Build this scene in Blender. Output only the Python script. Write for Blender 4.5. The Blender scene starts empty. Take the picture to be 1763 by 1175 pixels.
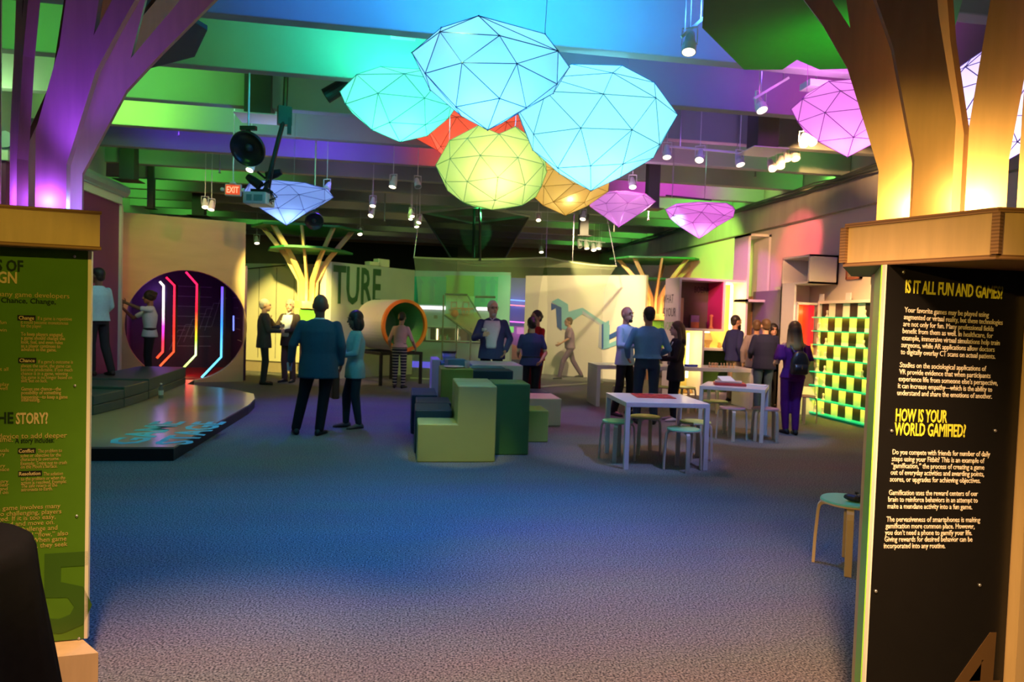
import bpy, math, random
from mathutils import Vector, Matrix, Euler
random.seed(7)
SC = bpy.context.scene
COL = SC.collection
R = math.radians

# ------------------------------------------------------------------ camera
W, H = 1763, 1175
FP = 24/36*W
HC = 1.58
YAW, PITCH, ROLL = R(9), math.atan(40.5/FP), R(1.83)
f0 = Vector((math.sin(YAW)*math.cos(PITCH), math.cos(YAW)*math.cos(PITCH), -math.sin(PITCH)))
r0 = Vector((math.cos(YAW), -math.sin(YAW), 0))
u0 = r0.cross(f0)
CX = r0*math.cos(ROLL) + u0*math.sin(ROLL)
CY = -r0*math.sin(ROLL) + u0*math.cos(ROLL)
CC = Vector((0, 0, HC))
cam_d = bpy.data.cameras.new('camera')
cam_d.lens = 24
cam_d.sensor_width = 36
cam_d.clip_start = 0.05
cam_d.dof.use_dof = True
cam_d.dof.focus_distance = 2.6
cam_d.dof.aperture_fstop = 5.0
cam = bpy.data.objects.new('camera', cam_d)
COL.objects.link(cam)
m = Matrix((CX, CY, -f0)).transposed().to_4x4()
m.translation = CC
cam.matrix_world = m
SC.camera = cam
SC.view_settings.view_transform = 'Standard'
SC.view_settings.look = 'None'
SC.view_settings.exposure = 0.0
SC.view_settings.gamma = 1.0
SC.view_settings.use_curve_mapping = False


def ray(px, py):
    return f0 + CX*((px-W/2)/FP) - CY*((py-H/2)/FP)


def P(px, py, D):
    """point seen at a pixel of the photo, at distance D in front of the camera"""
    return CC + ray(px, py)*D


def G(px, py, z=0.0):
    """point seen at a pixel of the photo, at height z"""
    d = ray(px, py)
    return CC + d*((z-HC)/d.z)


def QY(px, py, y):
    d = ray(px, py)
    return CC + d*(y/d.y)


def QX(px, py, x):
    d = ray(px, py)
    return CC + d*(x/d.x)


# ------------------------------------------------------------------ world + lights
world = bpy.data.worlds.new('dim_hall')
SC.world = world
world.use_nodes = True
world.node_tree.nodes['Background'].inputs[0].default_value = (0.30, 0.32, 0.45, 1)
world.node_tree.nodes['Background'].inputs[1].default_value = 0.02


def hexc(h):
    h = h.lstrip('#')
    c = [int(h[i:i+2], 16)/255 for i in (0, 2, 4)]
    return tuple(x/12.92 if x <= 0.04045 else ((x+0.055)/1.055)**2.4 for x in c)


def spot(name, loc, tgt, color, power, angle=60, blend=0.6, size=0.08):
    d = bpy.data.lights.new(name, 'SPOT')
    d.energy = power
    d.color = color
    d.spot_size = R(angle)
    d.spot_blend = blend
    d.shadow_soft_size = size
    o = bpy.data.objects.new(name, d)
    COL.objects.link(o)
    loc = Vector(loc)
    o.location = loc
    o.rotation_euler = (Vector(tgt)-loc).to_track_quat('-Z', 'Y').to_euler()
    return o


def point(name, loc, color, power, size=0.08):
    d = bpy.data.lights.new(name, 'POINT')
    d.energy = power
    d.color = color
    d.shadow_soft_size = size
    o = bpy.data.objects.new(name, d)
    COL.objects.link(o)
    o.location = loc
    return o


def area(name, loc, tgt, color, power, sx, sy):
    d = bpy.data.lights.new(name, 'AREA')
    d.energy = power
    d.color = color
    d.shape = 'RECTANGLE'
    d.size = sx
    d.size_y = sy
    o = bpy.data.objects.new(name, d)
    COL.objects.link(o)
    loc = Vector(loc)
    o.location = loc
    o.rotation_euler = (Vector(tgt)-loc).to_track_quat('-Z', 'Y').to_euler()
    return o


GREEN = (0.16, 1.0, 0.10)
BLUE = (0.04, 0.22, 1.0)
CYAN = (0.03, 0.60, 1.0)
TEAL = (0.02, 1.0, 0.55)
VIOLET = (0.16, 0.05, 1.0)
MAGENTA = (1.0, 0.06, 0.85)
RED = (1.0, 0.06, 0.04)
WARM = (1.0, 0.62, 0.20)
AMBER = (1.0, 0.50, 0.10)
LIME = (0.55, 1.0, 0.12)
WHITE = (1.0, 0.86, 0.66)

# entrance lamps behind and above the camera: warm pool on the near carpet and on the two sign columns
spot('entrance_lamp', (-0.8, 1.5, 3.9), (-0.75, 2.6, 0), (1.0, 0.58, 0.36), 1150, 44, 1.0, 0.1)
spot('entrance_lamp', (0.75, 0.7, 2.9), (1.45, 3.0, 0), (1.0, 0.58, 0.30), 1000, 50, 1.0, 0.1)
spot('sign_lamp', (-2.6, -1.3, 2.75), (1.82, 2.35, 1.25), (1.0, 0.60, 0.12), 640, 24, 0.35, 0.05)
spot('sign_lamp', (1.9, -0.8, 3.4), (-1.75, 2.75, 1.12), (1.0, 0.70, 0.10), 520, 21, 0.35, 0.05)
# spots added to colour the floor, no fixtures, just under the beams
spot('floor_wash_blue', (-0.9, 4.9, 4.1), (-0.9, 4.8, 0), (0.012, 0.20, 1.0), 430, 62, 1.0, 0.1)
spot('floor_wash_blue', (1.9, 4.9, 4.1), (1.9, 4.9, 0), (0.015, 0.19, 1.0), 400, 62, 1.0, 0.1)
spot('floor_wash_blue', (0.6, 4.6, 4.1), (0.6, 4.5, 0), (0.012, 0.21, 1.0), 420, 60, 1.0, 0.1)
spot('floor_wash_blue', (1.0, 6.6, 4.1), (1.2, 6.7, 0), (0.015, 0.24, 1.0), 240, 64, 0.8, 0.1)
spot('floor_wash_teal', (-2.0, 6.9, 4.1), (-1.4, 6.9, 0), (0.012, 0.33, 0.70), 210, 64, 0.7, 0.1)
spot('floor_wash_violet', (-0.9, 11.3, 4.1), (-0.9, 10.8, 0), (0.12, 0.04, 1.0), 460, 76, 0.8, 0.1)
spot('floor_wash_magenta', (2.6, 11.2, 4.1), (2.8, 10.6, 0), (0.8, 0.08, 0.70), 190, 50, 0.8, 0.1)
spot('floor_wash_magenta', (0.4, 8.6, 4.1), (0.2, 8.6, 0), (0.7, 0.06, 0.5), 60, 36, 0.9, 0.1)
spot('floor_wash_amber', (2.4, 8.4, 4.1), (3.6, 8.0, 0), (1.0, 0.40, 0.22), 190, 60, 0.9, 0.1)
spot('floor_wash_green', (-0.6, 3.7, 4.1), (-0.2, 4.2, 0), (0.05, 0.6, 0.25), 60, 40, 0.9, 0.1)

# ------------------------------------------------------------------ materials
MATS = {}


def M(name, col, rough=0.6, noise=0.08, scale=14.0, metal=0.0, bump=0.0, spec=0.4, emit=None, estr=0.0, alpha=None, stretch=None):
    if name in MATS:
        return MATS[name]
    if isinstance(col, str):
        col = hexc(col)
    mt = bpy.data.materials.new(name)
    mt.use_nodes = True
    nt = mt.node_tree
    b = nt.nodes['Principled BSDF']
    b.inputs['Roughness'].default_value = rough
    b.inputs['Metallic'].default_value = metal
    b.inputs['Specular IOR Level'].default_value = spec
    tc = nt.nodes.new('ShaderNodeTexCoord')
    src = tc.outputs['Object']
    if stretch:
        mp = nt.nodes.new('ShaderNodeMapping')
        mp.inputs['Scale'].default_value = stretch
        nt.links.new(src, mp.inputs[0])
        src = mp.outputs[0]
    n = nt.nodes.new('ShaderNodeTexNoise')
    n.inputs['Scale'].default_value = scale
    n.inputs['Detail'].default_value = 5
    nt.links.new(src, n.inputs['Vector'])
    mx = nt.nodes.new('ShaderNodeMix')
    mx.data_type = 'RGBA'
    mx.inputs[6].default_value = (*[max(0, c*(1-noise)) for c in col], 1)
    mx.inputs[7].default_value = (*[min(1, c*(1+noise)) for c in col], 1)
    nt.links.new(n.outputs['Fac'], mx.inputs[0])
    nt.links.new(mx.outputs[2], b.inputs['Base Color'])
    if bump:
        bp = nt.nodes.new('ShaderNodeBump')
        bp.inputs['Strength'].default_value = bump
        bp.inputs['Distance'].default_value = 0.01
        nt.links.new(n.outputs['Fac'], bp.inputs['Height'])
        nt.links.new(bp.outputs[0], b.inputs['Normal'])
    if emit is not None:
        if isinstance(emit, str):
            emit = hexc(emit)
        b.inputs['Emission Color'].default_value = (*emit, 1)
        b.inputs['Emission Strength'].default_value = estr
    if alpha is not None:
        b.inputs['Alpha'].default_value = alpha
    MATS[name] = mt
    return mt


def ply_mat(name, col, dark):
    """plywood face with long soft grain; edges carry the layered look through a separate material"""
    return M(name, col, 0.45, 0.16, 5.0, stretch=(6, 6, 0.7), spec=0.35)


def layered_mat(name, axis='Z', scale=30, lo=(0.20, 0.10, 0.04, 1), hi=(0.38, 0.21, 0.09, 1)):
    if name in MATS:
        return MATS[name]
    mt = bpy.data.materials.new(name)
    mt.use_nodes = True
    nt = mt.node_tree
    b = nt.nodes['Principled BSDF']
    b.inputs['Roughness'].default_value = 0.5
    tc = nt.nodes.new('ShaderNodeTexCoord')
    w = nt.nodes.new('ShaderNodeTexWave')
    w.bands_direction = axis
    w.inputs['Scale'].default_value = scale
    w.inputs['Distortion'].default_value = 0.3
    nt.links.new(tc.outputs['Object'], w.inputs['Vector'])
    mx = nt.nodes.new('ShaderNodeMix')
    mx.data_type = 'RGBA'
    mx.inputs[6].default_value = lo
    mx.inputs[7].default_value = hi
    nt.links.new(w.outputs['Fac'], mx.inputs[0])
    nt.links.new(mx.outputs[2], b.inputs['Base Color'])
    MATS[name] = mt
    return mt


def carpet_mat():
    mt = bpy.data.materials.new('carpet')
    mt.use_nodes = True
    nt = mt.node_tree
    b = nt.nodes['Principled BSDF']
    b.inputs['Roughness'].default_value = 0.95
    b.inputs['Specular IOR Level'].default_value = 0.1
    tc = nt.nodes.new('ShaderNodeTexCoord')
    n1 = nt.nodes.new('ShaderNodeTexNoise')
    n1.inputs['Scale'].default_value = 95
    n1.inputs['Detail'].default_value = 3
    n2 = nt.nodes.new('ShaderNodeTexNoise')
    n2.inputs['Scale'].default_value = 1.3
    n2.inputs['Detail'].default_value = 4
    mp = nt.nodes.new('ShaderNodeMapping')
    mp.inputs['Scale'].default_value = (0.35, 1.6, 1)
    nt.links.new(tc.outputs['Object'], n1.inputs['Vector'])
    nt.links.new(tc.outputs['Object'], mp.inputs[0])
    nt.links.new(mp.outputs[0], n2.inputs['Vector'])
    r1 = nt.nodes.new('ShaderNodeValToRGB')
    r1.color_ramp.elements[0].position = 0.36
    r1.color_ramp.elements[0].color = (0.05, 0.053, 0.062, 1)
    r1.color_ramp.elements[1].position = 0.66
    r1.color_ramp.elements[1].color = (0.36, 0.35, 0.34, 1)
    nt.links.new(n1.outputs['Fac'], r1.inputs[0])
    mx = nt.nodes.new('ShaderNodeMix')
    mx.data_type = 'RGBA'
    mx.blend_type = 'MULTIPLY'
    mx.inputs[0].default_value = 0.35
    nt.links.new(r1.outputs[0], mx.inputs[6])
    nt.links.new(n2.outputs['Color'], mx.inputs[7])
    nt.links.new(mx.outputs[2], b.inputs['Base Color'])
    bp = nt.nodes.new('ShaderNodeBump')
    bp.inputs['Strength'].default_value = 0.4
    bp.inputs['Distance'].default_value = 0.006
    nt.links.new(n1.outputs['Fac'], bp.inputs['Height'])
    nt.links.new(bp.outputs[0], b.inputs['Normal'])
    return mt


def glow(name, col, strength):
    if name in MATS:
        return MATS[name]
    if isinstance(col, str):
        col = hexc(col)
    mt = bpy.data.materials.new(name)
    mt.use_nodes = True
    nt = mt.node_tree
    nt.nodes.remove(nt.nodes['Principled BSDF'])
    e = nt.nodes.new('ShaderNodeEmission')
    e.inputs[0].default_value = (*col, 1)
    e.inputs[1].default_value = strength
    nt.links.new(e.outputs[0], nt.nodes['Material Output'].inputs[0])
    MATS[name] = mt
    return mt


def glow_ramp(name, stops, z0, z1, strength):
    """LED strip whose diodes change colour along its height"""
    mt = bpy.data.materials.new(name)
    mt.use_nodes = True
    nt = mt.node_tree
    nt.nodes.remove(nt.nodes['Principled BSDF'])
    tc = nt.nodes.new('ShaderNodeTexCoord')
    sp = nt.nodes.new('ShaderNodeSeparateXYZ')
    mr = nt.nodes.new('ShaderNodeMapRange')
    mr.inputs[1].default_value = z0
    mr.inputs[2].default_value = z1
    rp = nt.nodes.new('ShaderNodeValToRGB')
    cr = rp.color_ramp
    while len(cr.elements) < len(stops):
        cr.elements.new(0.5)
    for e, (p, c) in zip(cr.elements, stops):
        e.position = p
        e.color = (*hexc(c), 1)
    em = nt.nodes.new('ShaderNodeEmission')
    em.inputs[1].default_value = strength
    nt.links.new(tc.outputs['Object'], sp.inputs[0])
    nt.links.new(sp.outputs['Z'], mr.inputs[0])
    nt.links.new(mr.outputs[0], rp.inputs[0])
    nt.links.new(rp.outputs[0], em.inputs[0])
    nt.links.new(em.outputs[0], nt.nodes['Material Output'].inputs[0])
    return mt


def paper_mat(name, col, glow_col, estr, trans):
    """lantern paper: lets the lamp inside shine through, plus the even glow of its LED lining"""
    mt = bpy.data.materials.new(name)
    mt.use_nodes = True
    nt = mt.node_tree
    nt.nodes.remove(nt.nodes['Principled BSDF'])
    t = nt.nodes.new('ShaderNodeBsdfTranslucent')
    t.inputs[0].default_value = (*[c*trans for c in col], 1)
    e = nt.nodes.new('ShaderNodeEmission')
    e.inputs[0].default_value = (*glow_col, 1)
    e.inputs[1].default_value = estr
    a = nt.nodes.new('ShaderNodeAddShader')
    nt.links.new(t.outputs[0], a.inputs[0])
    nt.links.new(e.outputs[0], a.inputs[1])
    nt.links.new(a.outputs[0], nt.nodes['Material Output'].inputs[0])
    return mt


def veil_mat(name, col, cover):
    """loose woven net: part of the light passes straight through"""
    mt = bpy.data.materials.new(name)
    mt.use_nodes = True
    nt = mt.node_tree
    nt.nodes.remove(nt.nodes['Principled BSDF'])
    t = nt.nodes.new('ShaderNodeBsdfTransparent')
    d = nt.nodes.new('ShaderNodeBsdfDiffuse')
    d.inputs[0].default_value = (*col, 1)
    tl = nt.nodes.new('ShaderNodeBsdfTranslucent')
    tl.inputs[0].default_value = (*col, 1)
    m0 = nt.nodes.new('ShaderNodeMixShader')
    m0.inputs[0].default_value = 0.4
    nt.links.new(d.outputs[0], m0.inputs[1])
    nt.links.new(tl.outputs[0], m0.inputs[2])
    m1 = nt.nodes.new('ShaderNodeMixShader')
    m1.inputs[0].default_value = cover
    nt.links.new(t.outputs[0], m1.inputs[1])
    nt.links.new(m0.outputs[0], m1.inputs[2])
    nt.links.new(m1.outputs[0], nt.nodes['Material Output'].inputs[0])
    return mt


# ------------------------------------------------------------------ mesh building
class MB:
    def __init__(s):
        s.v = []
        s.f = []

    def add(s, vs, fs):
        o = len(s.v)
        s.v += [tuple(v) for v in vs]
        s.f += [tuple(i+o for i in f) for f in fs]
        return s

    def box(s, c, d, rz=0.0, mat=None):
        hx, hy, hz = d[0]/2, d[1]/2, d[2]/2
        vs = [Vector((x*hx, y*hy, z*hz)) for z in (-1, 1) for y in (-1, 1) for x in (-1, 1)]
        if mat is not None:
            vs = [mat @ v for v in vs]
        elif rz:
            mt = Matrix.Rotation(rz, 3, 'Z')
            vs = [mt @ v for v in vs]
        vs = [v+Vector(c) for v in vs]
        return s.add(vs, [(0, 2, 3, 1), (4, 5, 7, 6), (0, 1, 5, 4), (2, 6, 7, 3), (0, 4, 6, 2), (1, 3, 7, 5)])

    def prism(s, pts, a, b, axis='z'):
        """polygon pts (2D) extruded between a and b along an axis"""
        n = len(pts)

        def mk(p, t):
            if axis == 'z':
                return (p[0], p[1], t)
            if axis == 'y':
                return (p[0], t, p[1])
            return (t, p[0], p[1])
        vs = [mk(p, a) for p in pts]+[mk(p, b) for p in pts]
        fs = [tuple(range(n-1, -1, -1)), tuple(range(n, 2*n))]
        fs += [(i, (i+1) % n, n+(i+1) % n, n+i) for i in range(n)]
        return s.add(vs, fs)

    def slab(s, pts, nrm, th):
        """3D polygon given thickness th along nrm"""
        n = len(pts)
        nv = Vector(nrm).normalized()*th
        vs = [Vector(p) for p in pts]+[Vector(p)+nv for p in pts]
        fs = [tuple(range(n-1, -1, -1)), tuple(range(n, 2*n))]
        fs += [(i, (i+1) % n, n+(i+1) % n, n+i) for i in range(n)]
        return s.add(vs, fs)

    def tube(s, pts, r, seg=6, caps=True):
        pts = [Vector(p) for p in pts]
        rs = r if isinstance(r, (list, tuple)) else [r]*len(pts)
        rings = []
        prev = None
        for i, p in enumerate(pts):
            if i == 0:
                d = pts[1]-pts[0]
            elif i == len(pts)-1:
                d = pts[-1]-pts[-2]
            else:
                d = (pts[i+1]-p).normalized()+(p-pts[i-1]).normalized()
            d = d.normalized()
            if prev is None:
                a = d.orthogonal().normalized()
            else:
                a = (prev-d*prev.dot(d))
                a = a.normalized() if a.length > 1e-6 else d.orthogonal().normalized()
            prev = a
            b = d.cross(a)
            rings.append([p+(a*math.cos(2*math.pi*k/seg)+b*math.sin(2*math.pi*k/seg))*rs[i] for k in range(seg)])
        return s.loft(rings, caps)

    def loft(s, rings, caps=True):
        n = len(rings[0])
        vs = [v for rg in rings for v in rg]
        fs = []
        for i in range(len(rings)-1):
            for k in range(n):
                fs.append((i*n+k, i*n+(k+1) % n, (i+1)*n+(k+1) % n, (i+1)*n+k))
        if caps:
            fs.append(tuple(range(n-1, -1, -1)))
            fs.append(tuple((len(rings)-1)*n+k for k in range(n)))
        return s.add(vs, fs)

    def lathe(s, prof, seg=20, c=(0, 0, 0), mat=None, caps=True):
        rings = []
        for r, z in prof:
            rg = [Vector((max(r, 1e-4)*math.cos(2*math.pi*k/seg), max(r, 1e-4)*math.sin(2*math.pi*k/seg), z)) for k in range(seg)]
            if mat is not None:
                rg = [mat @ v for v in rg]
            rings.append([v+Vector(c) for v in rg])
        return s.loft(rings, caps)

    def ell(s, c, r, seg=12, rings=8, mat=None):
        prof = []
        for i in range(rings+1):
            t = math.pi*i/rings
            prof.append((math.sin(t), -math.cos(t)))
        rg = []
        for q, z in prof:
            row = [Vector((max(q, 1e-3)*r[0]*math.cos(2*math.pi*k/seg), max(q, 1e-3)*r[1]*math.sin(2*math.pi*k/seg), z*r[2])) for k in range(seg)]
            if mat is not None:
                row = [mat @ v for v in row]
            rg.append([v+Vector(c) for v in row])
        return s.loft(rg)

    def cap(s, p0, p1, ra, rb, seg=12):
        """tapered limb with rounded ends"""
        p0, p1 = Vector(p0), Vector(p1)
        d = (p1-p0)
        if d.length < 1e-6:
            d = Vector((0, 0, 1e-3))
        dn = d.normalized()
        pts, rs = [], []
        for t in (-0.98, -0.8, -0.45):
            pts.append(p0+dn*ra*t)
            rs.append(ra*math.sqrt(1-t*t))
        for t in (0, 0.5, 1):
            pts.append(p0+d*t)
            rs.append(ra+(rb-ra)*t)
        for t in (0.45, 0.8, 0.98):
            pts.append(p1+dn*rb*t)
            rs.append(rb*math.sqrt(1-t*t))
        return s.tube(pts, rs, seg)

    def build(s, name, mat, parent=None, loc=(0, 0, 0), rz=0.0, smooth=False, bevel=0.0, label=None, shared=None):
        me = bpy.data.meshes.new(name)
        me.from_pydata(s.v, [], s.f)
        me.materials.append(mat)
        me.update()
        if smooth:
            for p in me.polygons:
                p.use_smooth = True
        o = bpy.data.objects.new(name, me)
        COL.objects.link(o)
        o.location = loc
        o.rotation_euler = (0, 0, rz)
        if parent is not None:
            o.parent = parent
        if bevel:
            b = o.modifiers.new('bevel', 'BEVEL')
            b.width = bevel
            b.segments = 2
            b.limit_method = 'ANGLE'
        if label:
            o['label'] = label
        return o


def thing(name, label, cat, loc=(0, 0, 0), rz=0.0, group=None):
    o = bpy.data.objects.new(name, None)
    o.empty_display_size = 0.1
    COL.objects.link(o)
    o.location = loc
    o.rotation_euler = (0, 0, rz)
    o['label'] = label
    o['category'] = cat
    if group:
        o['group'] = group
    return o


def tag(o, label, cat, group=None):
    o['label'] = label
    o['category'] = cat
    if group:
        o['group'] = group
    return o


def struct(o):
    o['kind'] = 'structure'
    return o


def dup(root, loc, rz=None, label=None, group=None, scale=None):
    r = root.copy()
    COL.objects.link(r)
    r.location = loc
    if rz is not None:
        r.rotation_euler = (0, 0, rz)
    if scale:
        r.scale = (scale, scale, scale)
    if label:
        r['label'] = label
    if group:
        r['group'] = group
    for ch in [c for c in bpy.data.objects if c.parent == root]:
        c = ch.copy()
        COL.objects.link(c)
        c.parent = r
        for g in [q for q in bpy.data.objects if q.parent == ch]:
            d = g.copy()
            COL.objects.link(d)
            d.parent = c
    return r


TEXTS = []


def text(body, mat, parent, loc, rot, size=0.1, fit=None, sx=1.0, align='LEFT', bold=0.0, line=1.0, extrude=0.0008, name='lettering', cap=None):
    cu = bpy.data.curves.new(name, 'FONT')
    cu.body = body
    cu.size = size
    cu.align_x = align
    cu.space_line = line
    cu.offset = bold*size
    cu.extrude = extrude
    cu.resolution_u = 2
    o = bpy.data.objects.new(name, cu)
    COL.objects.link(o)
    TEXTS.append((o, cu, name, mat, parent, Vector(loc), rot, fit, sx, align))


def flush_texts():
    dg = bpy.context.evaluated_depsgraph_get()
    for (o, cu, name, mat, parent, loc, rot, fit, sx, align) in TEXTS:
        me = bpy.data.meshes.new_from_object(o.evaluated_get(dg))
        xs = [v.co.x for v in me.vertices]
        if fit and xs:
            sx = fit/(max(xs)-min(xs))
            if align == 'LEFT':
                for v in me.vertices:
                    v.co.x -= min(xs)
        for v in me.vertices:
            v.co.x *= sx
        me.materials.clear()
        me.materials.append(mat)
        q = bpy.data.objects.new(name, me)
        COL.objects.link(q)
        q.location = loc
        q.rotation_euler = rot
        q.parent = parent
    for t in TEXTS:
        bpy.data.objects.remove(t[0])
    TEXTS.clear()


UPRIGHT = (R(90), 0, 0)     # text that stands up and faces -Y of its parent

MT_WHITE = M('white_laminate', (0.78, 0.78, 0.78), 0.35, 0.03)
MT_PLY = ply_mat('plywood_face', (0.66, 0.46, 0.22), None)
MT_EDGE = layered_mat('plywood_edge')
MT_EDGE2 = M('plywood_rib_edge', (0.27, 0.145, 0.06), 0.5, 0.25, 40, stretch=(1, 1, 0.05))
MT_BLACK = M('matte_black', (0.012, 0.012, 0.014), 0.5, 0.2)
MT_STEEL = M('steel_cable', (0.55, 0.55, 0.57), 0.35, 0.1, metal=0.8)
MT_CAN = M('white_lamp_can', (0.72, 0.72, 0.74), 0.35, 0.05)
MT_CONC = M('painted_concrete', (0.36, 0.37, 0.37), 0.75, 0.10, 2.2, bump=0.05)
MT_LENS = glow('lamp_lens', (1.0, 0.80, 0.50), 9.0)

# ------------------------------------------------------------------ room shell
XL, XR, YB = -7.2, 7.52, 25.8


def hang_z(y):
    """height of what can carry a hanging rod at depth y: a joist soffit or the slab"""
    for yb in BY:
        if yb-0.04 <= y <= yb+0.25:
            return 4.2 if yb-0.005 <= y <= yb+0.165 else 4.32
    return 5.0

struct(MB().box(((XL+XR)/2, 11.2, -0.05), (XR-XL+0.4, 29.4, 0.1)).build('floor', carpet_mat()))
struct(MB().box(((XL+XR)/2, 11.2, 5.05), (XR-XL+0.4, 29.4, 0.1)).build('ceiling', MT_CONC))
BY = [6.5+1.43*i for i in range(-3, 14)]
for i, y in enumerate(BY):
    # tapered concrete joist: wider at the top than at the soffit
    b = MB().prism([(y, 4.2), (y+0.16, 4.2), (y+0.24, 5.0), (y-0.03, 5.0)], XL, XR-0.02, 'x')
    struct(b.build('trim_%d' % (i+1), MT_CONC, bevel=0.012))
wall_r = struct(MB().box((XR+0.05, 11.2, 2.5), (0.1, 29.4, 5.0)).build('wall_right', M('cream_wall', (0.66, 0.60, 0.52), 0.8, 0.05, 3)))
struct(MB().box((XR-0.06, 11.2, 3.88), (0.12, 29.2, 0.54)).build('trim_30', M('band_concrete', (0.36, 0.34, 0.31), 0.85, 0.22, 3.0, stretch=(1, 1.6, 0.25), bump=0.1)))
struct(MB().box((-5.55, 5.1, 2.5), (0.1, 17.2, 5.0)).build('wall_left', M('grey_wall', (0.45, 0.45, 0.46), 0.8, 0.05, 3)))
struct(MB().box((XL-0.05, 19.8, 2.5), (0.1, 12.2, 5.0)).build('trim_31', MATS['grey_wall']))
struct(MB().box(((XL-5.6)/2, 13.75, 2.5), (-5.6-XL, 0.1, 5.0)).build('trim_32', MATS['grey_wall']))
struct(MB().box(((XL+XR)/2, YB+0.05, 2.5), (XR-XL, 0.1, 5.0)).build('wall_back', M('brown_wall', (0.22, 0.14, 0.11), 0.85, 0.1, 3)))
# dark opening in the far wall, its shade painted as a black sheet
struct(MB().box((-0.9, YB-0.06, 3.3), (5.6, 0.1, 1.7)).build('door_1', M('black_void', (0.006, 0.005, 0.005), 0.9, 0.1)))

# ------------------------------------------------------------------ partitions
WARMWHITE = M('warm_white_board', (0.74, 0.72, 0.66), 0.55, 0.04, 4)
pw = thing('partition_wall', 'tall plum purple partition wall beside the stage with a pale end board and a grey rail on top', 'wall', (-5.2, 11.75, 0))
MB().box((-0.06, 0, 1.71), (0.10, 3.6, 3.46)).build('panel', M('plum_paint', (0.22, 0.035, 0.16), 0.55, 0.05), pw)
MB().box((-0.05, 1.84, 1.71), (0.16, 0.08, 3.42)).build('end_board', M('pale_board', (0.62, 0.56, 0.55), 0.5, 0.05), pw, label='pale end board')
MB().box((-0.05, -0.02, 3.49), (0.18, 3.66, 0.14)).build('ledge', WARMWHITE, pw)
MB().tube([(0.02, -1.9, 3.68), (0.02, 1.95, 3.68)], 0.11, 10).box((0.02, 0, 3.58), (0.1, 3.7, 0.05)).build('top_rail', M('blue_grey_rail', (0.33, 0.38, 0.45), 0.35, 0.05), pw, smooth=False, label='grey rail along the top')

# plywood wall with the round portal
PA, PB = Vector((-5.5, 14.84, 0)), Vector((-3.43, 15.53, 0))
pang = math.atan2(PB.y-PA.y, PB.x-PA.x)
pmid = (PA+PB)/2
portal = thing('portal_wall', 'plywood wall with a large round opening into a red floored light tunnel', 'wall', pmid, pang)
Pinv = (Matrix.Translation(pmid) @ Matrix.Rotation(pang, 4, 'Z')).inverted()


def on_portal(px, py, ly=0.0):
    """point of the portal wall's own frame hit by a pixel, at local depth ly"""
    o = Pinv @ CC
    d = (Pinv.to_3x3() @ ray(px, py))
    t = (ly-o.y)/d.y
    return o+d*t


cc = on_portal(323.6, 559)
cx, cz, cr = cc.x, 1.19, 1.16
x0, x1, zt = -1.75, 1.09, 3.44
N = 72
ins, out = [], []
for k in range(N):
    a = 2*math.pi*k/N
    ca, sa = math.cos(a), math.sin(a)
    ins.append((cx+cr*ca, cz+cr*sa))
    ts = []
    if ca > 1e-6:
        ts.append((x1-cx)/ca)
    if ca < -1e-6:
        ts.append((x0-cx)/ca)
    if sa > 1e-6:
        ts.append((zt-cz)/sa)
    if sa < -1e-6:
        ts.append((0-cz)/sa)
    t = min(ts)
    out.append((cx+t*ca, cz+t*sa))
# put real corners into the outline
for cxn, czn in ((x0, 0), (x1, 0), (x1, zt), (x0, zt)):
    j = min(range(N), key=lambda i: (out[i][0]-cxn)**2+(out[i][1]-czn)**2)
    out[j] = (cxn, czn)
vs = [(x, 0, z) for x, z in ins]+[(x, 0, z) for x, z in out]+[(x, 0.22, z) for x, z in ins]+[(x, 0.22, z) for x, z in out]
fs = []
for k in range(N):
    j = (k+1) % N
    fs += [(k, j, N+j, N+k), (2*N+k, 3*N+k, 3*N+j, 2*N+j), (k, 2*N+k, 2*N+j, j), (N+k, N+j, 3*N+j, 3*N+k)]
b = MB()
b.add(vs, fs)
b.build('plywood_sheet', M('plywood_tan', (0.60, 0.40, 0.22), 0.5, 0.18, 2.2, stretch=(0.5, 1, 2.2)), portal)
TD = M('tunnel_dark', (0.05, 0.02, 0.06), 0.35, 0.2)
tl = 3.0
hw = 1.12
b = MB()
for ly in (0.24,):
    b.box((cx-hw-0.03, ly+tl/2, 1.25), (0.05, tl, 2.5)).box((cx+hw+0.03, ly+tl/2, 1.25), (0.05, tl, 2.5))
    b.box((cx, ly+tl/2, 2.5), (2*hw+0.1, tl, 0.05)).box((cx, ly+tl, 1.25), (2*hw+0.1, 0.05, 2.5))
b.build('tunnel', TD, portal)
MB().box((cx, 0.24+tl/2, 0.03), (2*hw, tl, 0.05)).build('tunnel_floor', M('red_floor', (0.55, 0.02, 0.02), 0.4, 0.1), portal, label='red tunnel floor')
gl = MB()
for k in range(7):
    z = 0.6+0.25*k
    gl.box((cx+hw-0.015, 0.6+0.32*k, z), (0.012, 0.9, 0.014)).box((cx+0.2, tl+0.2, z), (0.9, 0.012, 0.012))
    gl.tube([(cx-0.3+0.16*k, tl+0.2, 0.5+0.1*k), (cx-0.1+0.16*k, tl+0.2, 1.0+0.14*k), (cx+0.05+0.16*k, tl+0.2, 1.0+0.14*k)], 0.007, 4)
gl.build('wall_lines', M('etched_lines', (0.35, 0.30, 0.42), 0.3, 0.05), portal)
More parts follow.
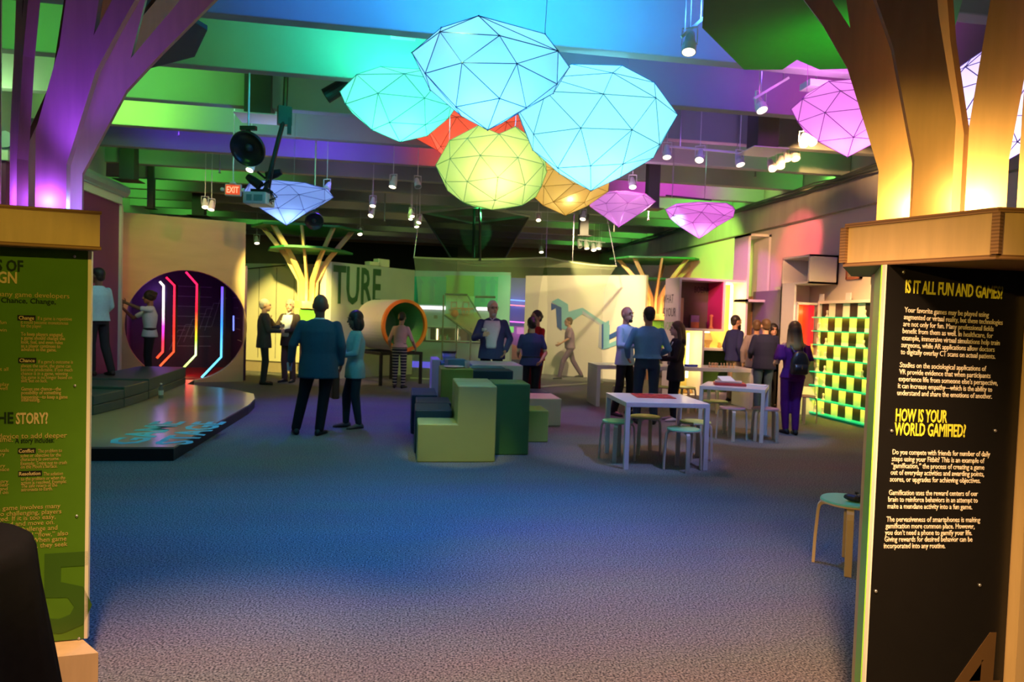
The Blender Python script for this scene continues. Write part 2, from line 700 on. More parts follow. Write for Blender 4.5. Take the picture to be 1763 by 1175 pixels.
LEDS = [
    ([(275, 485), (281.6, 492.5), (281, 560), (280, 606), (270, 617)], 2.55, [(0, '#ff4a20'), (0.22, '#ff2f50'), (0.42, '#ff40e0'), (0.62, '#fff0f0'), (1, '#ffe8e0')]),
    ([(286, 477.6), (300.4, 492), (299.6, 550), (299, 606), (275.4, 630.7)], 1.9, [(0, '#ff5a30'), (0.4, '#ff3020'), (1, '#ff2050')]),
    ([(320, 468.5), (339, 490), (338, 550), (337, 611.5), (313.7, 636)], 1.1, [(0, '#d8ff60'), (0.18, '#e8ffc0'), (0.3, '#b0e030'), (0.45, '#ff8020'), (0.6, '#ff2030'), (1, '#ff2060')]),
    ([(382.7, 494), (381.7, 560), (380.7, 615), (346.9, 651)], 0.3, [(0, '#70d8ff'), (0.25, '#60c8ff'), (0.6, '#3080ff'), (1, '#7040ff')]),
]
for i, (pl, ly, st) in enumerate(LEDS):
    pts = [on_portal(x, y, ly) for x, y in pl]
    for p in pts:
        p.z = max(p.z, 0.07)
    MB().tube(pts, 0.022 if i else 0.026, 8).build('led_strip', glow_ramp('led_strip_light', st, min(p.z for p in pts), max(p.z for p in pts), 2.2), portal,
                                                      label=['white to orange light strip', 'red light strip', 'red to green light strip', 'blue light strip'][i])
    bk = MB()
    bk.tube([(p.x+0.05, p.y+0.03, p.z) for p in pts], 0.03, 4).build('led_channel', MT_BLACK, portal)
a1 = [on_portal(402, y, 0.05) for y in (544, 570)]
MB().tube(a1, 0.014, 6).build('led_strip', glow('blue_led', (0.15, 0.2, 1), 2.5), portal, label='short blue light strip')
wp = (Matrix.Translation(pmid) @ Matrix.Rotation(pang, 4, 'Z'))
point('tunnel_red_light', wp @ Vector((cx, 1.0, 0.5)), (1, 0.04, 0.06), 5, 0.2)
point('tunnel_violet_light', wp @ Vector((cx-0.6, 2.2, 1.9)), (0.4, 0.1, 1), 12, 0.2)

# cream panelled wall behind the two men
CREAM = M('cream_panels', (0.72, 0.66, 0.44), 0.6, 0.04, 3)
ca, cb = P(414, 600, 17.6), P(566, 600, 16.9)
cl = (cb-ca).to_2d().length
cw = thing('panel_wall', 'pale cream panelled wall behind the two talking men', 'wall', (ca.x, ca.y, 0), math.atan2(cb.y-ca.y, cb.x-ca.x))
MB().box((cl/2, 0.08, 1.5), (cl, 0.12, 2.5)).build('panel', CREAM, cw)
MB().box((cl/2, 0.06, 0.12), (cl, 0.14, 0.24)).build('plinth', M('tan_plinth', (0.42, 0.33, 0.22), 0.6, 0.08), cw, label='tan plinth')
q = MB()
for k in range(1, 5):
    q.box((k*cl/5, 0.015, 1.5), (0.008, 0.012, 2.3))
q.box((cl/2, 0.012, 0.26), (cl, 0.012, 0.03))
q.slab([(0, 0.005, 2.58), (cl*0.5, 0.005, 2.70), (cl*0.5, 0.005, 2.73), (0, 0.005, 2.61)], (0, 1, 0), 0.012)
q.build('seam', M('dark_seam', (0.10, 0.08, 0.05), 0.7, 0.1), cw)

# wall with the big letters
ta, tb = P(569, 600, 15.9), P(711, 600, 18.0)
tlw = (tb-ta).to_2d().length
tw = thing('letter_wall', 'grey green display wall with tall dark letters behind the big tube', 'wall', (ta.x, ta.y, 0), math.atan2(tb.y-ta.y, tb.x-ta.x))
MB().box((tlw/2, 0.09, 1.37), (tlw, 0.16, 2.74)).build('panel', M('grey_green_wall', (0.44, 0.46, 0.34), 0.6, 0.1, 2.5), tw)
text('TURE', M('dark_green_letters', (0.03, 0.10, 0.03), 0.6, 0.1), tw, (0.03, -0.004, 1.80), UPRIGHT, 1.24, fit=1.46, bold=0.02)
MB().box((-0.08, 0.12, 1.37), (0.15, 0.22, 2.74)).build('end_panel', WARMWHITE, tw, label='pale end panel')
for (px, w_, h_) in ((627.5, 0.36, 0.10), (659, 0.36, 0.19)):
    c = P(px, 458, 16.8)
    lo = (Matrix.Translation((ta.x, ta.y, 0)) @ Matrix.Rotation(math.atan2(tb.y-ta.y, tb.x-ta.x), 4, 'Z')).inverted() @ c
    MB().box((lo.x+0.2, 0.09, 2.745+h_/2), (w_, 0.2, h_)).build('light_box', M('ivory_box', (0.72, 0.66, 0.40), 0.5, 0.05), tw, bevel=0.01)

# white wall with the printed ribbon
wa, wb = P(901, 600, 19.8), P(1108, 600, 17.9)
wl = (wb-wa).to_2d().length
wang = math.atan2(wb.y-wa.y, wb.x-wa.x)
ww = thing('mural_wall', 'off white wall printed with a folded blue ribbon', 'wall', (wa.x, wa.y, 0), wang)
MB().box((wl/2, 0.08, 1.40), (wl, 0.14, 2.80)).build('panel', M('off_white_wall', (0.72, 0.68, 0.58), 0.7, 0.03, 2), ww)
Winv = (Matrix.Translation((wa.x, wa.y, 0)) @ Matrix.Rotation(wang, 4, 'Z')).inverted()


def on_mural(px, py):
    o = Winv @ CC
    d = Winv.to_3x3() @ ray(px, py)
    p = o+d*((-0.0-o.y)/d.y)
    return p


LT, DK, MD = M('ribbon_light', (0.22, 0.50, 0.56), 0.6, 0.04), M('ribbon_dark', (0.03, 0.09, 0.33), 0.6, 0.04), M('ribbon_mid', (0.42, 0.46, 0.58), 0.6, 0.04)
RIB = [
    (DK, [(949, 522), (949, 535), (957, 531), (959, 563), (967, 570), (968, 530), (958, 526)]),
    (LT, [(949, 520), (961, 514), (978, 524), (979, 537), (1003, 530), (1036, 552), (1050, 560), (1049, 600), (1037, 602), (1036, 562), (1003, 541), (981, 556), (979, 570), (967, 566), (967, 530)]),
    (MD, [(1003, 541), (1032, 560), (1030, 598), (1036, 601), (1037, 560), (1003, 535)]),
    (DK, [(1036, 559), (1039, 557), (1039, 600), (1036, 602)]),
    (LT, [(1039, 557), (1049, 552), (1049, 592), (1062, 586), (1063, 594), (1040, 602)]),
    (DK, [(1049, 577), (1064, 569), (1064, 578), (1049, 585)]),
]
for i, (mt_, pl) in enumerate(RIB):
    pts = [on_mural(*q_) for q_ in pl]
    MB().slab([(p.x, -0.002-0.0015*i, p.z) for p in pts], (0, -1, 0), 0.0015).build('printed_ribbon', mt_, ww)

# ------------------------------------------------------------------ stage
OAK = M('stage_boards', (0.44, 0.36, 0.24), 0.22, 0.10, 3.0, stretch=(0.6, 9, 1), spec=0.5)
zs = 0.145
sf, s1, s2 = G(299, 770, zs), G(428, 697, zs), G(441, 687, zs)
s3, s4, s5 = G(437, 678.5, zs), G(400, 670, zs), G(322, 662, zs)
outline = [(-4.86, sf.y), (sf.x, sf.y), (s1.x, s1.y), (s2.x-0.02, s2.y), (s3.x, s3.y), (s4.x, s4.y), (s5.x, s5.y), (s5.x-0.12, s5.y+0.85), (-4.86, s5.y+0.85)]
st = thing('stage', 'low wooden stage with a black edge and blue lettering', 'stage', (0, 0, 0))
MB().prism(outline, 0.0, zs-0.02).build('stage_base', MT_BLACK, st)
MB().prism(outline, zs-0.02, zs).build('stage_deck', OAK, st)
cyl_ = M('cyan_letters', (0.10, 0.62, 0.85), 0.5, 0.04)
ga, gb = G(186, 765, zs+0.001), G(251, 765, zs+0.001)
rot = (0, 0, R(90))
text('GAME', cyl_, st, (ga.x+0.30, ga.y-0.0, zs+0.0015), rot, 0.5, fit=1.50, bold=0.025)
text('STAGE', cyl_, st, (gb.x+0.42, gb.y-0.02, zs+0.0015), rot, 0.5, fit=1.52, bold=0.025)

FOAMD = M('dark_teal_vinyl', (0.035, 0.085, 0.085), 0.42, 0.08, 4, spec=0.4)
qs = [G(160, 716, zs), G(214, 702, zs), G(256, 688, zs), G(320, 661, zs)]
labs = ['dark teal foam riser on the stage, front one of three', 'dark teal foam riser on the stage, middle one of three', 'dark teal foam riser on the stage, back one of three beside the portal']
zr = 0.40
for k in range(3):
    a_, c_ = qs[k], qs[k+1]
    pg = [(-4.83+0.0*k, a_.y+0.01), (a_.x, a_.y+0.01), (c_.x, c_.y-0.01), (-4.83, c_.y-0.01)]
    b = MB().prism(pg, zs+0.002, zs+(zr-zs)*0.5-0.003).prism(pg, zs+(zr-zs)*0.5+0.003, zr+0.035*(k == 1)+0.06*(k == 2))
    tag(b.build('foam_riser', FOAMD, bevel=0.012), labs[k], 'riser', 'foam risers on the stage')

# ------------------------------------------------------------------ plywood tree columns
LEAFG = M('leaf_board', (0.025, 0.22, 0.055), 0.55, 0.08)


def rib_profile(s=1.0, top=3.35, r_top=1.05, fork=True):
    """outline of one plywood rib in (radius, height), measured above the collar at 1.94"""
    z0 = 1.90
    o = [(0.24, z0), (0.24, 2.18), (0.40, 2.56), (0.54, 2.76), (r_top, top), (r_top-0.22, top)]
    i = [(0.30, 2.72), (0.42, top), (0.22, top), (0.08, 2.45), (0.05, z0)]
    return o+i


# right column -----------------------------------------------------
def cam_xy(lat, D):
    v = CC + f0*D + CX*lat
    return Vector((v.x, v.y, 0))


rc = cam_xy(1.605, 2.52)
rt_ = thing('tree_column', 'plywood tree column on the right carrying the black sign IS IT ALL FUN AND GAMES', 'column', rc, 0.0)
Rinv = Matrix.Translation(rc).inverted()
# sign panel plane
pe = P(1510, 800, 2.34)
le = Rinv @ pe
pw_ = 0.545
py_ = le.y
SG = thing  # alias kept for readability
sgm = M('black_sign', (0.010, 0.009, 0.008), 0.32, 0.1, spec=0.5)
ztop = 1.80
lean = R(-1.2)


def at_panel(w0, w1, z0, z1, y0, y1):
    return ((w0+w1)/2, (y0+y1)/2, (z0+z1)/2), (w1-w0, y1-y0, z1-z0)


c_, d_ = at_panel(le.x, le.x+pw_, 0.16, ztop, py_, py_+0.012)
sp_ = MB().box(c_, d_).build('sign_panel', sgm, rt_, label='black sign panel with yellow headings')
MB().box((le.x-0.003, py_+0.007, 0.98), (0.006, 0.014, 1.64)).build('panel_edge', M('white_edge', (0.82, 0.80, 0.72), 0.4, 0.03), rt_, label='white panel edge')
sa_ = R(55.8)
g0 = Vector((le.x-0.008, py_+0.018))
g1 = g0+Vector((math.cos(sa_), math.sin(sa_)))*0.45
MB().slab([(g0.x, g0.y, 0.16), (g1.x, g1.y, 0.16), (g1.x, g1.y, ztop), (g0.x, g0.y, ztop)], (math.sin(sa_), -math.cos(sa_), 0), 0.012).build('side_panel', M('green_sign_right', (0.30, 0.72, 0.06), 0.4, 0.06), rt_, label='green side sign seen edge on')  # base green raised to hold the green light falling on this sign
core = [(le.x+0.03, py_+0.014), (le.x+pw_+0.20, py_+0.014), (le.x+pw_+0.06, py_+0.36), (le.x+0.27, py_+0.44)]
MB().prism(core, 0.0, 1.82).build('post', MT_PLY, rt_)
MB().box((le.x+pw_+0.11, py_-0.012, 0.98), (0.20, 0.05, 1.66)).build('corner_board', MT_PLY, rt_)
MB().prism([(le.x-0.04, py_-0.07), (le.x+pw_+0.25, py_-0.07), (le.x+pw_+0.2, py_+0.30), (le.x+0.32, py_+0.30)], 0.0, 0.15).build('base_block', MT_PLY, rt_)
sc = MB()
for (px, py) in ((1543, 470), (1529, 741), (1733, 746), (1507, 1018), (1712, 1020)):
    p = Rinv @ P(px, py, 2.36)
    sc.ell((p.x, py_-0.002, p.z), (0.006, 0.004, 0.006), 8, 5)
sc.build('screw', MT_STEEL, rt_, smooth=True)
# collar
v0, v1 = Rinv @ P(1456, 430, 2.46), Rinv @ P(1716, 407, 2.04)
d1 = (v1-v0).to_2d()
s_ = d1.length
col = [v0.to_2d()]
ang = math.atan2(d1.y, d1.x)
for k in range(5):
    col.append(col[-1]+Vector((math.cos(ang+k*R(60)), math.sin(ang+k*R(60))))*s_)
zc0, zc1 = 1.80, 1.955
MB().prism([(p.x, p.y) for p in col], zc0+0.012, zc1-0.012).build('collar', MT_PLY, rt_, label='plywood collar')
cen = sum((p for p in col), Vector((0, 0)))/6
big = [(cen+(p-cen)*1.015) for p in col]
MB().prism([(p.x, p.y) for p in big], zc0, zc0+0.014).prism([(p.x, p.y) for p in big], zc1-0.014, zc1).build('collar_rim', MT_EDGE, rt_)
e_ = MB()
for p in col:
    q = cen+(p-cen)*1.012
    e_.box((q.x, q.y, (zc0+zc1)/2), (0.022, 0.022, zc1-zc0-0.03), ang)
e_.build('collar_corner', MT_EDGE, rt_)


def board(root, inv, px, D, az_cam, k, top=3.35, width=0.118, fork=True, th=0.04, z0=1.94):
    """one plywood branch: stands on the collar at pixel px and distance D, leans out along az_cam with strength k"""
    q = inv @ P(px, 380, D)
    az = R(az_cam)-YAW
    rot = inv.to_3x3()
    u = rot @ Vector((math.cos(az), math.sin(az), 0))
    n = Vector((-u.y, u.x, 0))
    w_ = width
    o_ = [(w_, z0), (w_, 2.17), (w_+0.20*k, 2.57), (w_+0.36*k, 2.76), (w_+0.36*k+0.62*k, top)]
    i_ = [(0, z0), (0, 2.30), (0.16*k, 2.66)]
    if fork:
        i2 = [(w_+0.36*k+0.42*k, top), (w_*0.55+0.28*k, 2.72), (w_*0.5+0.46*k, top), (w_*0.5+0.22*k, top)]
    else:
        i2 = [(0.62*k, top)]
    out_ = o_+i2+i_[::-1]
    pts = [Vector((q.x, q.y, 0))+u*r+Vector((0, 0, z))-n*th/2 for r, z in out_]
    o = MB().slab(pts, n, th).build('branch', MT_PLY, root)
    o.data.materials.append(MT_EDGE2)
    for pi, poly in enumerate(o.data.polygons):
        if pi >= 2:
            poly.material_index = 1
    return o


for a_ in ((1572, 2.50, 146, 0.62), (1634, 2.36, 160, 0.42), (1657, 2.50, 118, 0.42), (1660, 2.40, -34, 0.22), (1650, 2.75, 100, 0.5)):
    board(rt_, Rinv, *a_)
board(rt_, Rinv, 1752, 2.28, -50, 0.05, fork=False)
lf = [G(x, y, 3.30) for x, y in ((1215, -60), (1209, 48), (1281, 120), (1347, 120), (1372, 103), (1411, 120), (1478, 118), (1560, 90), (1640, 60), (1660, -10), (1500, -180))]
MB().slab([(Rinv @ p) for p in lf], (0, 0, 1), 0.03).build('leaf', LEAFG, rt_, label='dark green leaf board')

YEL = M('sign_yellow', (0.80, 0.78, 0.06), 0.5, 0.03)
CRM = M('sign_cream', (0.85, 0.76, 0.60), 0.5, 0.03)
PXM = 2.36/1175    # metres per photo pixel on the right panel


def rz_(py):
    return ztop-(py-457)*PXM*0.985


def rx_(px, py):
    p = Rinv @ P(px, py, 2.36)
    return p.x


def rtext(lines, px, py, wpx, mat, spacing_px, bold=0.0, size=None):
    n = len(lines)
    for i, (ln, w_) in enumerate(zip(lines, wpx)):
        y = py+spacing_px*i
        x = px-(0.072*spacing_px*i)
        p = Rinv @ P(x, y, 2.345)
        p2 = Rinv @ P(x+w_, y+0.045*w_, 2.36)
        text(ln, mat, rt_, (p.x, py_-0.0015, p.z-size*0.30), (R(90), R(1.2), 0), size, fit=(p2.x-p.x), bold=bold)


rtext(['IS IT ALL FUN AND GAMES?'], 1553, 495, [186], YEL, 14, 0.02, 0.062)
rtext(['Your favorite games may be played using', 'augmented or virtual reality, but these technologies', 'are not only for fun. Many professional fields', 'benefit from them as well. In healthcare, for', 'example, immersive virtual simulations help train', 'surgeons, while AR applications allow doctors', 'to digitally overlay CT scans on actual patients.'],
      1552.5, 534, [160, 189, 172, 172, 187, 178, 181], CRM, 12.0, 0.004, 0.0262)
rtext(['Studies on the sociological applications of', 'VR provide evidence that when participants', 'experience life from someone else\u2019s perspective,', 'it can increase empathy\u2014which is the ability to', 'understand and share the emotions of another.'],
      1546.5, 628.5, [164, 174, 190, 180, 181], CRM, 12.0, 0.004, 0.0262)
rtext(['HOW IS YOUR', 'WORLD GAMIFIED?'], 1541, 716, [95, 134], YEL, 24, 0.02, 0.062)
rtext(['Do you compete with friends for number of daily', 'steps using your Fitbit? This is an example of', '\u201cgamification,\u201d the process of creating a game', 'out of everyday activities and awarding points,', 'scores, or upgrades for achieving objectives.'],
      1537, 779, [187, 177, 178, 179, 173], CRM, 11.8, 0.004, 0.0262)
rtext(['Gamification uses the reward centers of our', 'brain to reinforce behaviors in an attempt to', 'make a mundane activity into a fun game.'],
      1532, 849.5, [170, 171, 161], CRM, 11.8, 0.004, 0.0262)
rtext(['The pervasiveness of smartphones is making', 'gamification more common place. However,', 'you don\u2019t need a phone to gamify your life.', 'Giving rewards for desired behavior can be', 'incorporated into any routine.'],
      1528.5, 896, [180, 170, 166, 168, 115], CRM, 11.6, 0.004, 0.0262)
p = Rinv @ P(1632, 1175, 2.40)
text('4', M('sign_brown_numeral', (0.11, 0.06, 0.022), 0.45, 0.1), rt_, (p.x+0.02, py_-0.0015, 0.19), (R(90), R(1.2), 0), 0.46, fit=0.20, bold=0.015)
point('column_uplight', (Rinv.inverted() @ Vector((cen.x-0.16, cen.y-0.13, 2.02))), (1.0, 0.62, 0.22), 9, 0.03)
point('column_uplight', (Rinv.inverted() @ Vector((cen.x+0.02, cen.y-0.20, 2.02))), (1.0, 0.62, 0.22), 9, 0.03)
point('column_uplight', (Rinv.inverted() @ Vector((cen.x+0.17, cen.y-0.13, 2.02))), (1.0, 0.62, 0.22), 7, 0.03)
point('column_uplight', (Rinv.inverted() @ Vector((cen.x-0.24, cen.y+0.02, 2.02))), (1.0, 0.62, 0.22), 7, 0.03)

# left column ------------------------------------------------------
lc = cam_xy(-2.14, 3.07)
la = R(8)
lt = thing('tree_column', 'plywood tree column on the left carrying the green game design sign', 'column', lc, la)
Linv = (Matrix.Translation(lc) @ Matrix.Rotation(la, 4, 'Z')).inverted()
le2 = Linv @ P(148.5, 780, 2.87)
ly_ = le2.y
sw = 0.70
lx1 = le2.x
GS = M('green_sign', (0.085, 0.20, 0.012), 0.38, 0.08, spec=0.4)
MB().box((lx1-sw/2, ly_+0.006, 0.98), (sw, 0.012, 1.64)).build('sign_panel', GS, lt, label='green sign panel')
MB().box((lx1+0.006, ly_+0.01, 0.98), (0.013, 0.024, 1.64)).build('panel_edge', M('cream_edge', (0.80, 0.74, 0.55), 0.4, 0.03), lt, label='pale panel edge')
MB().prism([(lx1-0.05, ly_+0.014), (lx1-sw, ly_+0.014), (lx1-sw*0.7, ly_+0.4), (lx1-sw*0.42, ly_+0.4)], 0, 1.82).build('post', MT_PLY, lt)
bb = Linv @ P(173, 1110, 2.82)
MB().prism([(bb.x, bb.y-0.03), (bb.x-0.95, bb.y-0.03), (bb.x-0.65, bb.y+0.42), (bb.x-0.30, bb.y+0.42)], 0.0, 0.155).build('base_block', MT_PLY, lt)
cv = Linv @ P(172, 400, 2.77)
cpoly = [(cv.x, cv.y), (cv.x-0.95, cv.y-0.02), (cv.x-0.9, cv.y+0.5), (cv.x-0.36, cv.y+0.62)]
MB().prism(cpoly, 1.812, 1.945).build('collar', MT_PLY, lt, label='plywood collar')
cg = (sum(p[0] for p in cpoly)/4, sum(p[1] for p in cpoly)/4)
big = [(cg[0]+(p[0]-cg[0])*1.012, cg[1]+(p[1]-cg[1])*1.012) for p in cpoly]
MB().prism(big, 1.80, 1.814).prism(big, 1.943, 1.957).build('collar_rim', MT_EDGE, lt)
for a_ in ((26, 2.92, -42, 0.42), (64, 2.90, 12, 0.54), (90, 3.08, 22, 0.86), (-8, 2.95, -55, 0.1), (40, 3.2, 70, 0.9), (-20, 3.1, 190, 0.8)):
    board(lt, Linv, *a_, top=3.45)
lf = [G(x, y, 3.38) for x, y in ((150, -40), (180, 40), (228, 105), (258, 118), (335, 98), (357, 52), (300, 18), (240, -30))]
MB().slab([(Linv @ p) for p in lf], (0, 0, 1), 0.03).build('leaf', M('leaf_board_teal', (0.02, 0.12, 0.11), 0.5, 0.08), lt, label='dark teal leaf board')
sc = MB()
for (px, py) in ((133, 443), (131, 664), (131, 890), (132, 1106)):
    p = Linv @ P(px, py, 2.86)
    sc.ell((p.x, ly_-0.002, p.z), (0.006, 0.004, 0.006), 8, 5)
sc.build('screw', MT_STEEL, lt, smooth=True)
DGR = M('sign_dark_text', (0.012, 0.030, 0.006), 0.5, 0.05)
TAN = M('sign_tan_text', (0.48, 0.36, 0.10), 0.5, 0.05)
TAN2 = M('sign_tan_heading', (0.60, 0.46, 0.20), 0.5, 0.05)
BLK = M('sign_black_tab', (0.012, 0.014, 0.008), 0.5, 0.05)


def ltext(body, px0, px1, py, mat, size, bold=0.0, align='LEFT'):
    """a line whose visible extent on the sign runs from px0 to px1 at height py"""
    a_ = Linv @ P(px0, py, 2.87-0.0006*(148-px0))
    b_ = Linv @ P(px1, py+0.02*(px1-px0), 2.87-0.0006*(148-px1))
    if align == 'LEFT':
        text(body, mat, lt, (a_.x, ly_-0.0015, b_.z-size*0.33), UPRIGHT, size, fit=b_.x-a_.x, bold=bold)
    else:
        text(body, mat, lt, (b_.x, ly_-0.0015, b_.z-size*0.33), UPRIGHT, size, sx=0.72 if size > 0.05 else 0.95, bold=bold, align='RIGHT')


ltext('PRINCIPLES OF', 0, 46, 459, DGR, 0.064, 0.025, 'RIGHT')
ltext('GAME DESIGN', 0, 36, 479, TAN2, 0.064, 0.025, 'RIGHT')
ltext('To help structure games, many game developers', 0, 124, 508, TAN, 0.030, 0.0, 'RIGHT')
ltext('focus on Challenge, Chance, Change,', 0, 101, 518, DGR, 0.030, 0.012, 'RIGHT')
tb = MB()
for (x0_, x1_, y_) in ((38, 67, 547.5), (38, 67, 620), (35, 64, 775), (35, 73, 814.5)):
    a_, b_ = Linv @ P(x0_, y_, 2.82), Linv @ P(x1_, y_, 2.83)
    tb.box(((a_.x+b_.x)/2, ly_-0.001, (a_.z+b_.z)/2), (b_.x-a_.x, 0.002, 0.022))
tb.build('word_tab', BLK, lt, label='black word tab')
for (s_, y_) in (('Change', 547.5), ('Chance', 620)):
    a_, b_ = Linv @ P(40, y_, 2.82), Linv @ P(65, y_, 2.83)
    text(s_, TAN2, lt, (a_.x, ly_-0.003, (a_.z+b_.z)/2-0.007), UPRIGHT, 0.021, fit=b_.x-a_.x, bold=0.015)
for (s_, y_, x1_) in (('Conflict', 775, 62), ('Resolution', 814.5, 71)):
    a_, b_ = Linv @ P(36.5, y_, 2.82), Linv @ P(x1_, y_, 2.83)
    text(s_, TAN2, lt, (a_.x, ly_-0.003, (a_.z+b_.z)/2-0.007), UPRIGHT, 0.021, fit=b_.x-a_.x, bold=0.015)
for row in (('If a game is repetitive', 69, 127, 548.5, 0), ('it could become monotonous', 40, 121, 555, 0), ('for the player.', 40, 76, 561, 0),
            ('To keep players engaged,', 40, 112, 575, 1), ('a game should change the', 40, 115, 581.5, 1), ('look, feel, and even rules', 40, 111, 588.5, 1), ('as a player continues to', 40, 107, 595, 1), ('advance in the game.', 40, 100, 601, 1),
            ('If a game\u2019s outcome is', 69, 128, 622, 0), ('always the same, the game can', 39, 124, 628.5, 0), ('become predictable. If too much', 39, 127, 635, 0), ('chance is in a game, winning', 39, 119, 641.5, 0), ('the game is no longer based on', 39, 126, 648, 0), ('skill, but on luck.', 39, 84, 654.5, 0),
            ('Games use chance\u2014the', 39, 107, 668, 1), ('possibility of something', 39, 107, 674.5, 1), ('happening\u2014to keep a game', 39, 118, 681.5, 1), ('interesting.', 39, 71, 687.5, 1),
            ('The problem to', 66, 107, 775, 0), ('solve or objective for the', 36, 105, 782, 0), ('characters to overcome.', 36, 102, 788.5, 0), ('Example: Trying not to crash', 36, 115, 795, 0), ('on the Moon\u2019s surface.', 36, 99, 801.5, 0),
            ('The solution', 75, 108, 815, 0), ('to the problem or when the', 36, 112, 821.5, 0), ('action is resolved. Example:', 36, 114, 828, 0), ('The safe return of the', 36, 98, 834.5, 0), ('astronauts to Earth.', 36, 90, 841, 0)):
    ltext(row[0], row[1], row[2], row[3], TAN, 0.021, 0.014*row[4])
for (s_, px, y_) in (('it is fun', 16, 555), ('to win', 16, 568), ('or lose it all', 18, 635), ('as they play', 18, 661), ('that ends well', 16, 668), ('individuals', 16, 775), ('a story', 9, 782), ('necessary', 9, 802), ('the space', 16, 808), ('the story', 14, 829), ('makes clear', 15, 835), ('the plot and', 13, 842), ('ended on', 14, 848)):
    ltext(s_, 0, px, y_, TAN, 0.021, 0.0, 'RIGHT')
ltext('STORY?', 29, 84, 719, TAN2, 0.064, 0.025)
ltext('WHAT IS THE', 0, 25, 719, DGR, 0.064, 0.025, 'RIGHT')
ltext('A story is used as a device to add deeper', 0, 116, 747, TAN, 0.030, 0.0, 'RIGHT')
ltext('A story includes:', 27, 94, 756, DGR, 0.030, 0.012)
ltext('meaning to a game.', 0, 24, 756, TAN, 0.030, 0.0, 'RIGHT')
for (s_, px, y_) in (('Making an enjoyable game involves many', 103, 870), ('parts. If a game is too challenging, players', 105, 879.5), ('become discouraged. If it is too easy,', 95, 889), ('they become bored and move on.', 93, 898.5), ('The balance between challenge and', 98, 908), ('making skills is called \u201cflow,\u201d also', 116, 917.5), ('known as being \u201cin the zone.\u201d When game', 113, 927), ('makers design games for players, they seek', 114, 936.5), ('a sense of flow.', 54, 947)):
    ltext(s_, 0, px, y_, TAN, 0.027, 0.0, 'RIGHT')
a_ = Linv @ P(62, 1090, 2.83)
text('5', M('sign_green_numeral', (0.045, 0.115, 0.010), 0.45, 0.05), lt, (a_.x, ly_-0.0012, 0.205), UPRIGHT, 0.47, fit=0.20, bold=0.02)
Lw = Linv.inverted()
for q_, w_ in ((Vector((0.10, -0.24, 2.01)), 4.5), (Vector((-0.08, -0.24, 2.01)), 3.6), (Vector((0.24, -0.14, 2.01)), 4.5)):
    point('column_uplight', Lw @ q_, (0.16, 0.04, 1.0), w_, 0.03)
spot('column_uplight', Lw @ Vector((0.22, -0.42, 2.02)), Lw @ Vector((0.30, -0.02, 3.0)), (0.14, 0.03, 1.0), 34, 64, 0.9, 0.05)
point('column_uplight', Lw @ Vector((0.2, -0.20, 2.0)), (0.05, 0.6, 1.0), 0.8, 0.02)

# the three distant trees -----------------------------------------


def far_tree(loc, label, rot, s, ztop_, boards, ribs=9, sign=None, collar_z=1.80):
    t = thing('tree_column', label, 'column', (loc.x, loc.y, 0), rot)
    MB().lathe([(0.16, 0), (0.16, collar_z-0.1)], 6).build('post', MT_PLY, t)
    MB().lathe([(0.34*s, collar_z-0.16), (0.34*s, collar_z)], 6).build('collar', MT_PLY, t)
    if sign:
        MB().box((0, -0.22, collar_z-0.55), (0.44, 0.02, 0.72)).build('sign_panel', sign, t)
    for k in range(ribs):
        a = 2*math.pi*k/ribs+0.2
        n = Vector((-math.sin(a), math.cos(a), 0))
        zz = ztop_-collar_z
        pr_ = [(0.22*s, collar_z), (0.24*s, collar_z+0.28*zz), (0.55*s, collar_z+0.62*zz), (1.05*s, ztop_), (0.92*s, ztop_), (0.42*s, collar_z+0.62*zz), (0.10*s, collar_z+0.3*zz), (0.08*s, collar_z)]
        pts = [Vector((math.cos(a)*r, math.sin(a)*r, z))-n*0.025 for r, z in pr_]
        MB().slab(pts, n, 0.05).build('branch', MT_PLY, t)
    for (z, rr, n, ph) in boards:
        pts = []
        for k in range(n):
            a = 2*math.pi*k/n+ph
            q_ = rr*(1.0 if k % 3 else 0.82)
            pts.append((q_*math.cos(a), q_*math.sin(a)))
        MB().prism(pts, z, z+0.045).build('leaf', LEAFG, t, label='green leaf board')
    return t


t2 = P(528, 600, 15.8)
far_tree(t2, 'small plywood tree column with green leaf boards behind the two talking men', 0.3, 1.0, 3.42,
         [(3.42, 1.25, 9, 0.2), (2.95, 1.05, 8, 0.9)], sign=M('lime_sign', (0.16, 0.42, 0.04), 0.5, 0.05))
point('column_uplight', (t2.x-0.05, t2.y-0.42, 1.86), (1.0, 0.55, 0.12), 14, 0.05)
point('column_uplight', (t2.x+0.25, t2.y-0.3, 1.86), (1.0, 0.55, 0.12), 8, 0.05)
t3 = P(1124, 600, 18.6)
far_tree(t3, 'plywood tree column with flat green leaf boards behind the white shelving tower', 0.1, 1.05, 3.22,
         [(3.22, 1.30, 9, 0.2), (2.72, 0.45, 7, 0.5)], sign=M('lime_sign', (0.16, 0.42, 0.04), 0.5, 0.05))
point('column_uplight', (t3.x-0.3, t3.y-0.35, 1.86), (1.0, 0.36, 0.08), 22, 0.05)
point('column_uplight', (t3.x+0.2, t3.y-0.4, 1.86), (1.0, 0.36, 0.08), 14, 0.05)


class Frame:
    """local frame of a root: finds where the photo's sight lines meet its own planes"""

    def __init__(s, loc, rz):
        s.m = Matrix.Translation(loc) @ Matrix.Rotation(rz, 4, 'Z')
        s.i = s.m.inverted()
        s.o = s.i @ CC

    def hit(s, px, py, ly):
        d = s.i.to_3x3() @ ray(px, py)
        return s.o+d*((ly-s.o.y)/d.y)

    def hitx(s, px, py, lx):
        d = s.i.to_3x3() @ ray(px, py)
        return s.o+d*((lx-s.o.x)/d.x)

    def w(s, x, y, z):
        return s.m @ Vector((x, y, z))


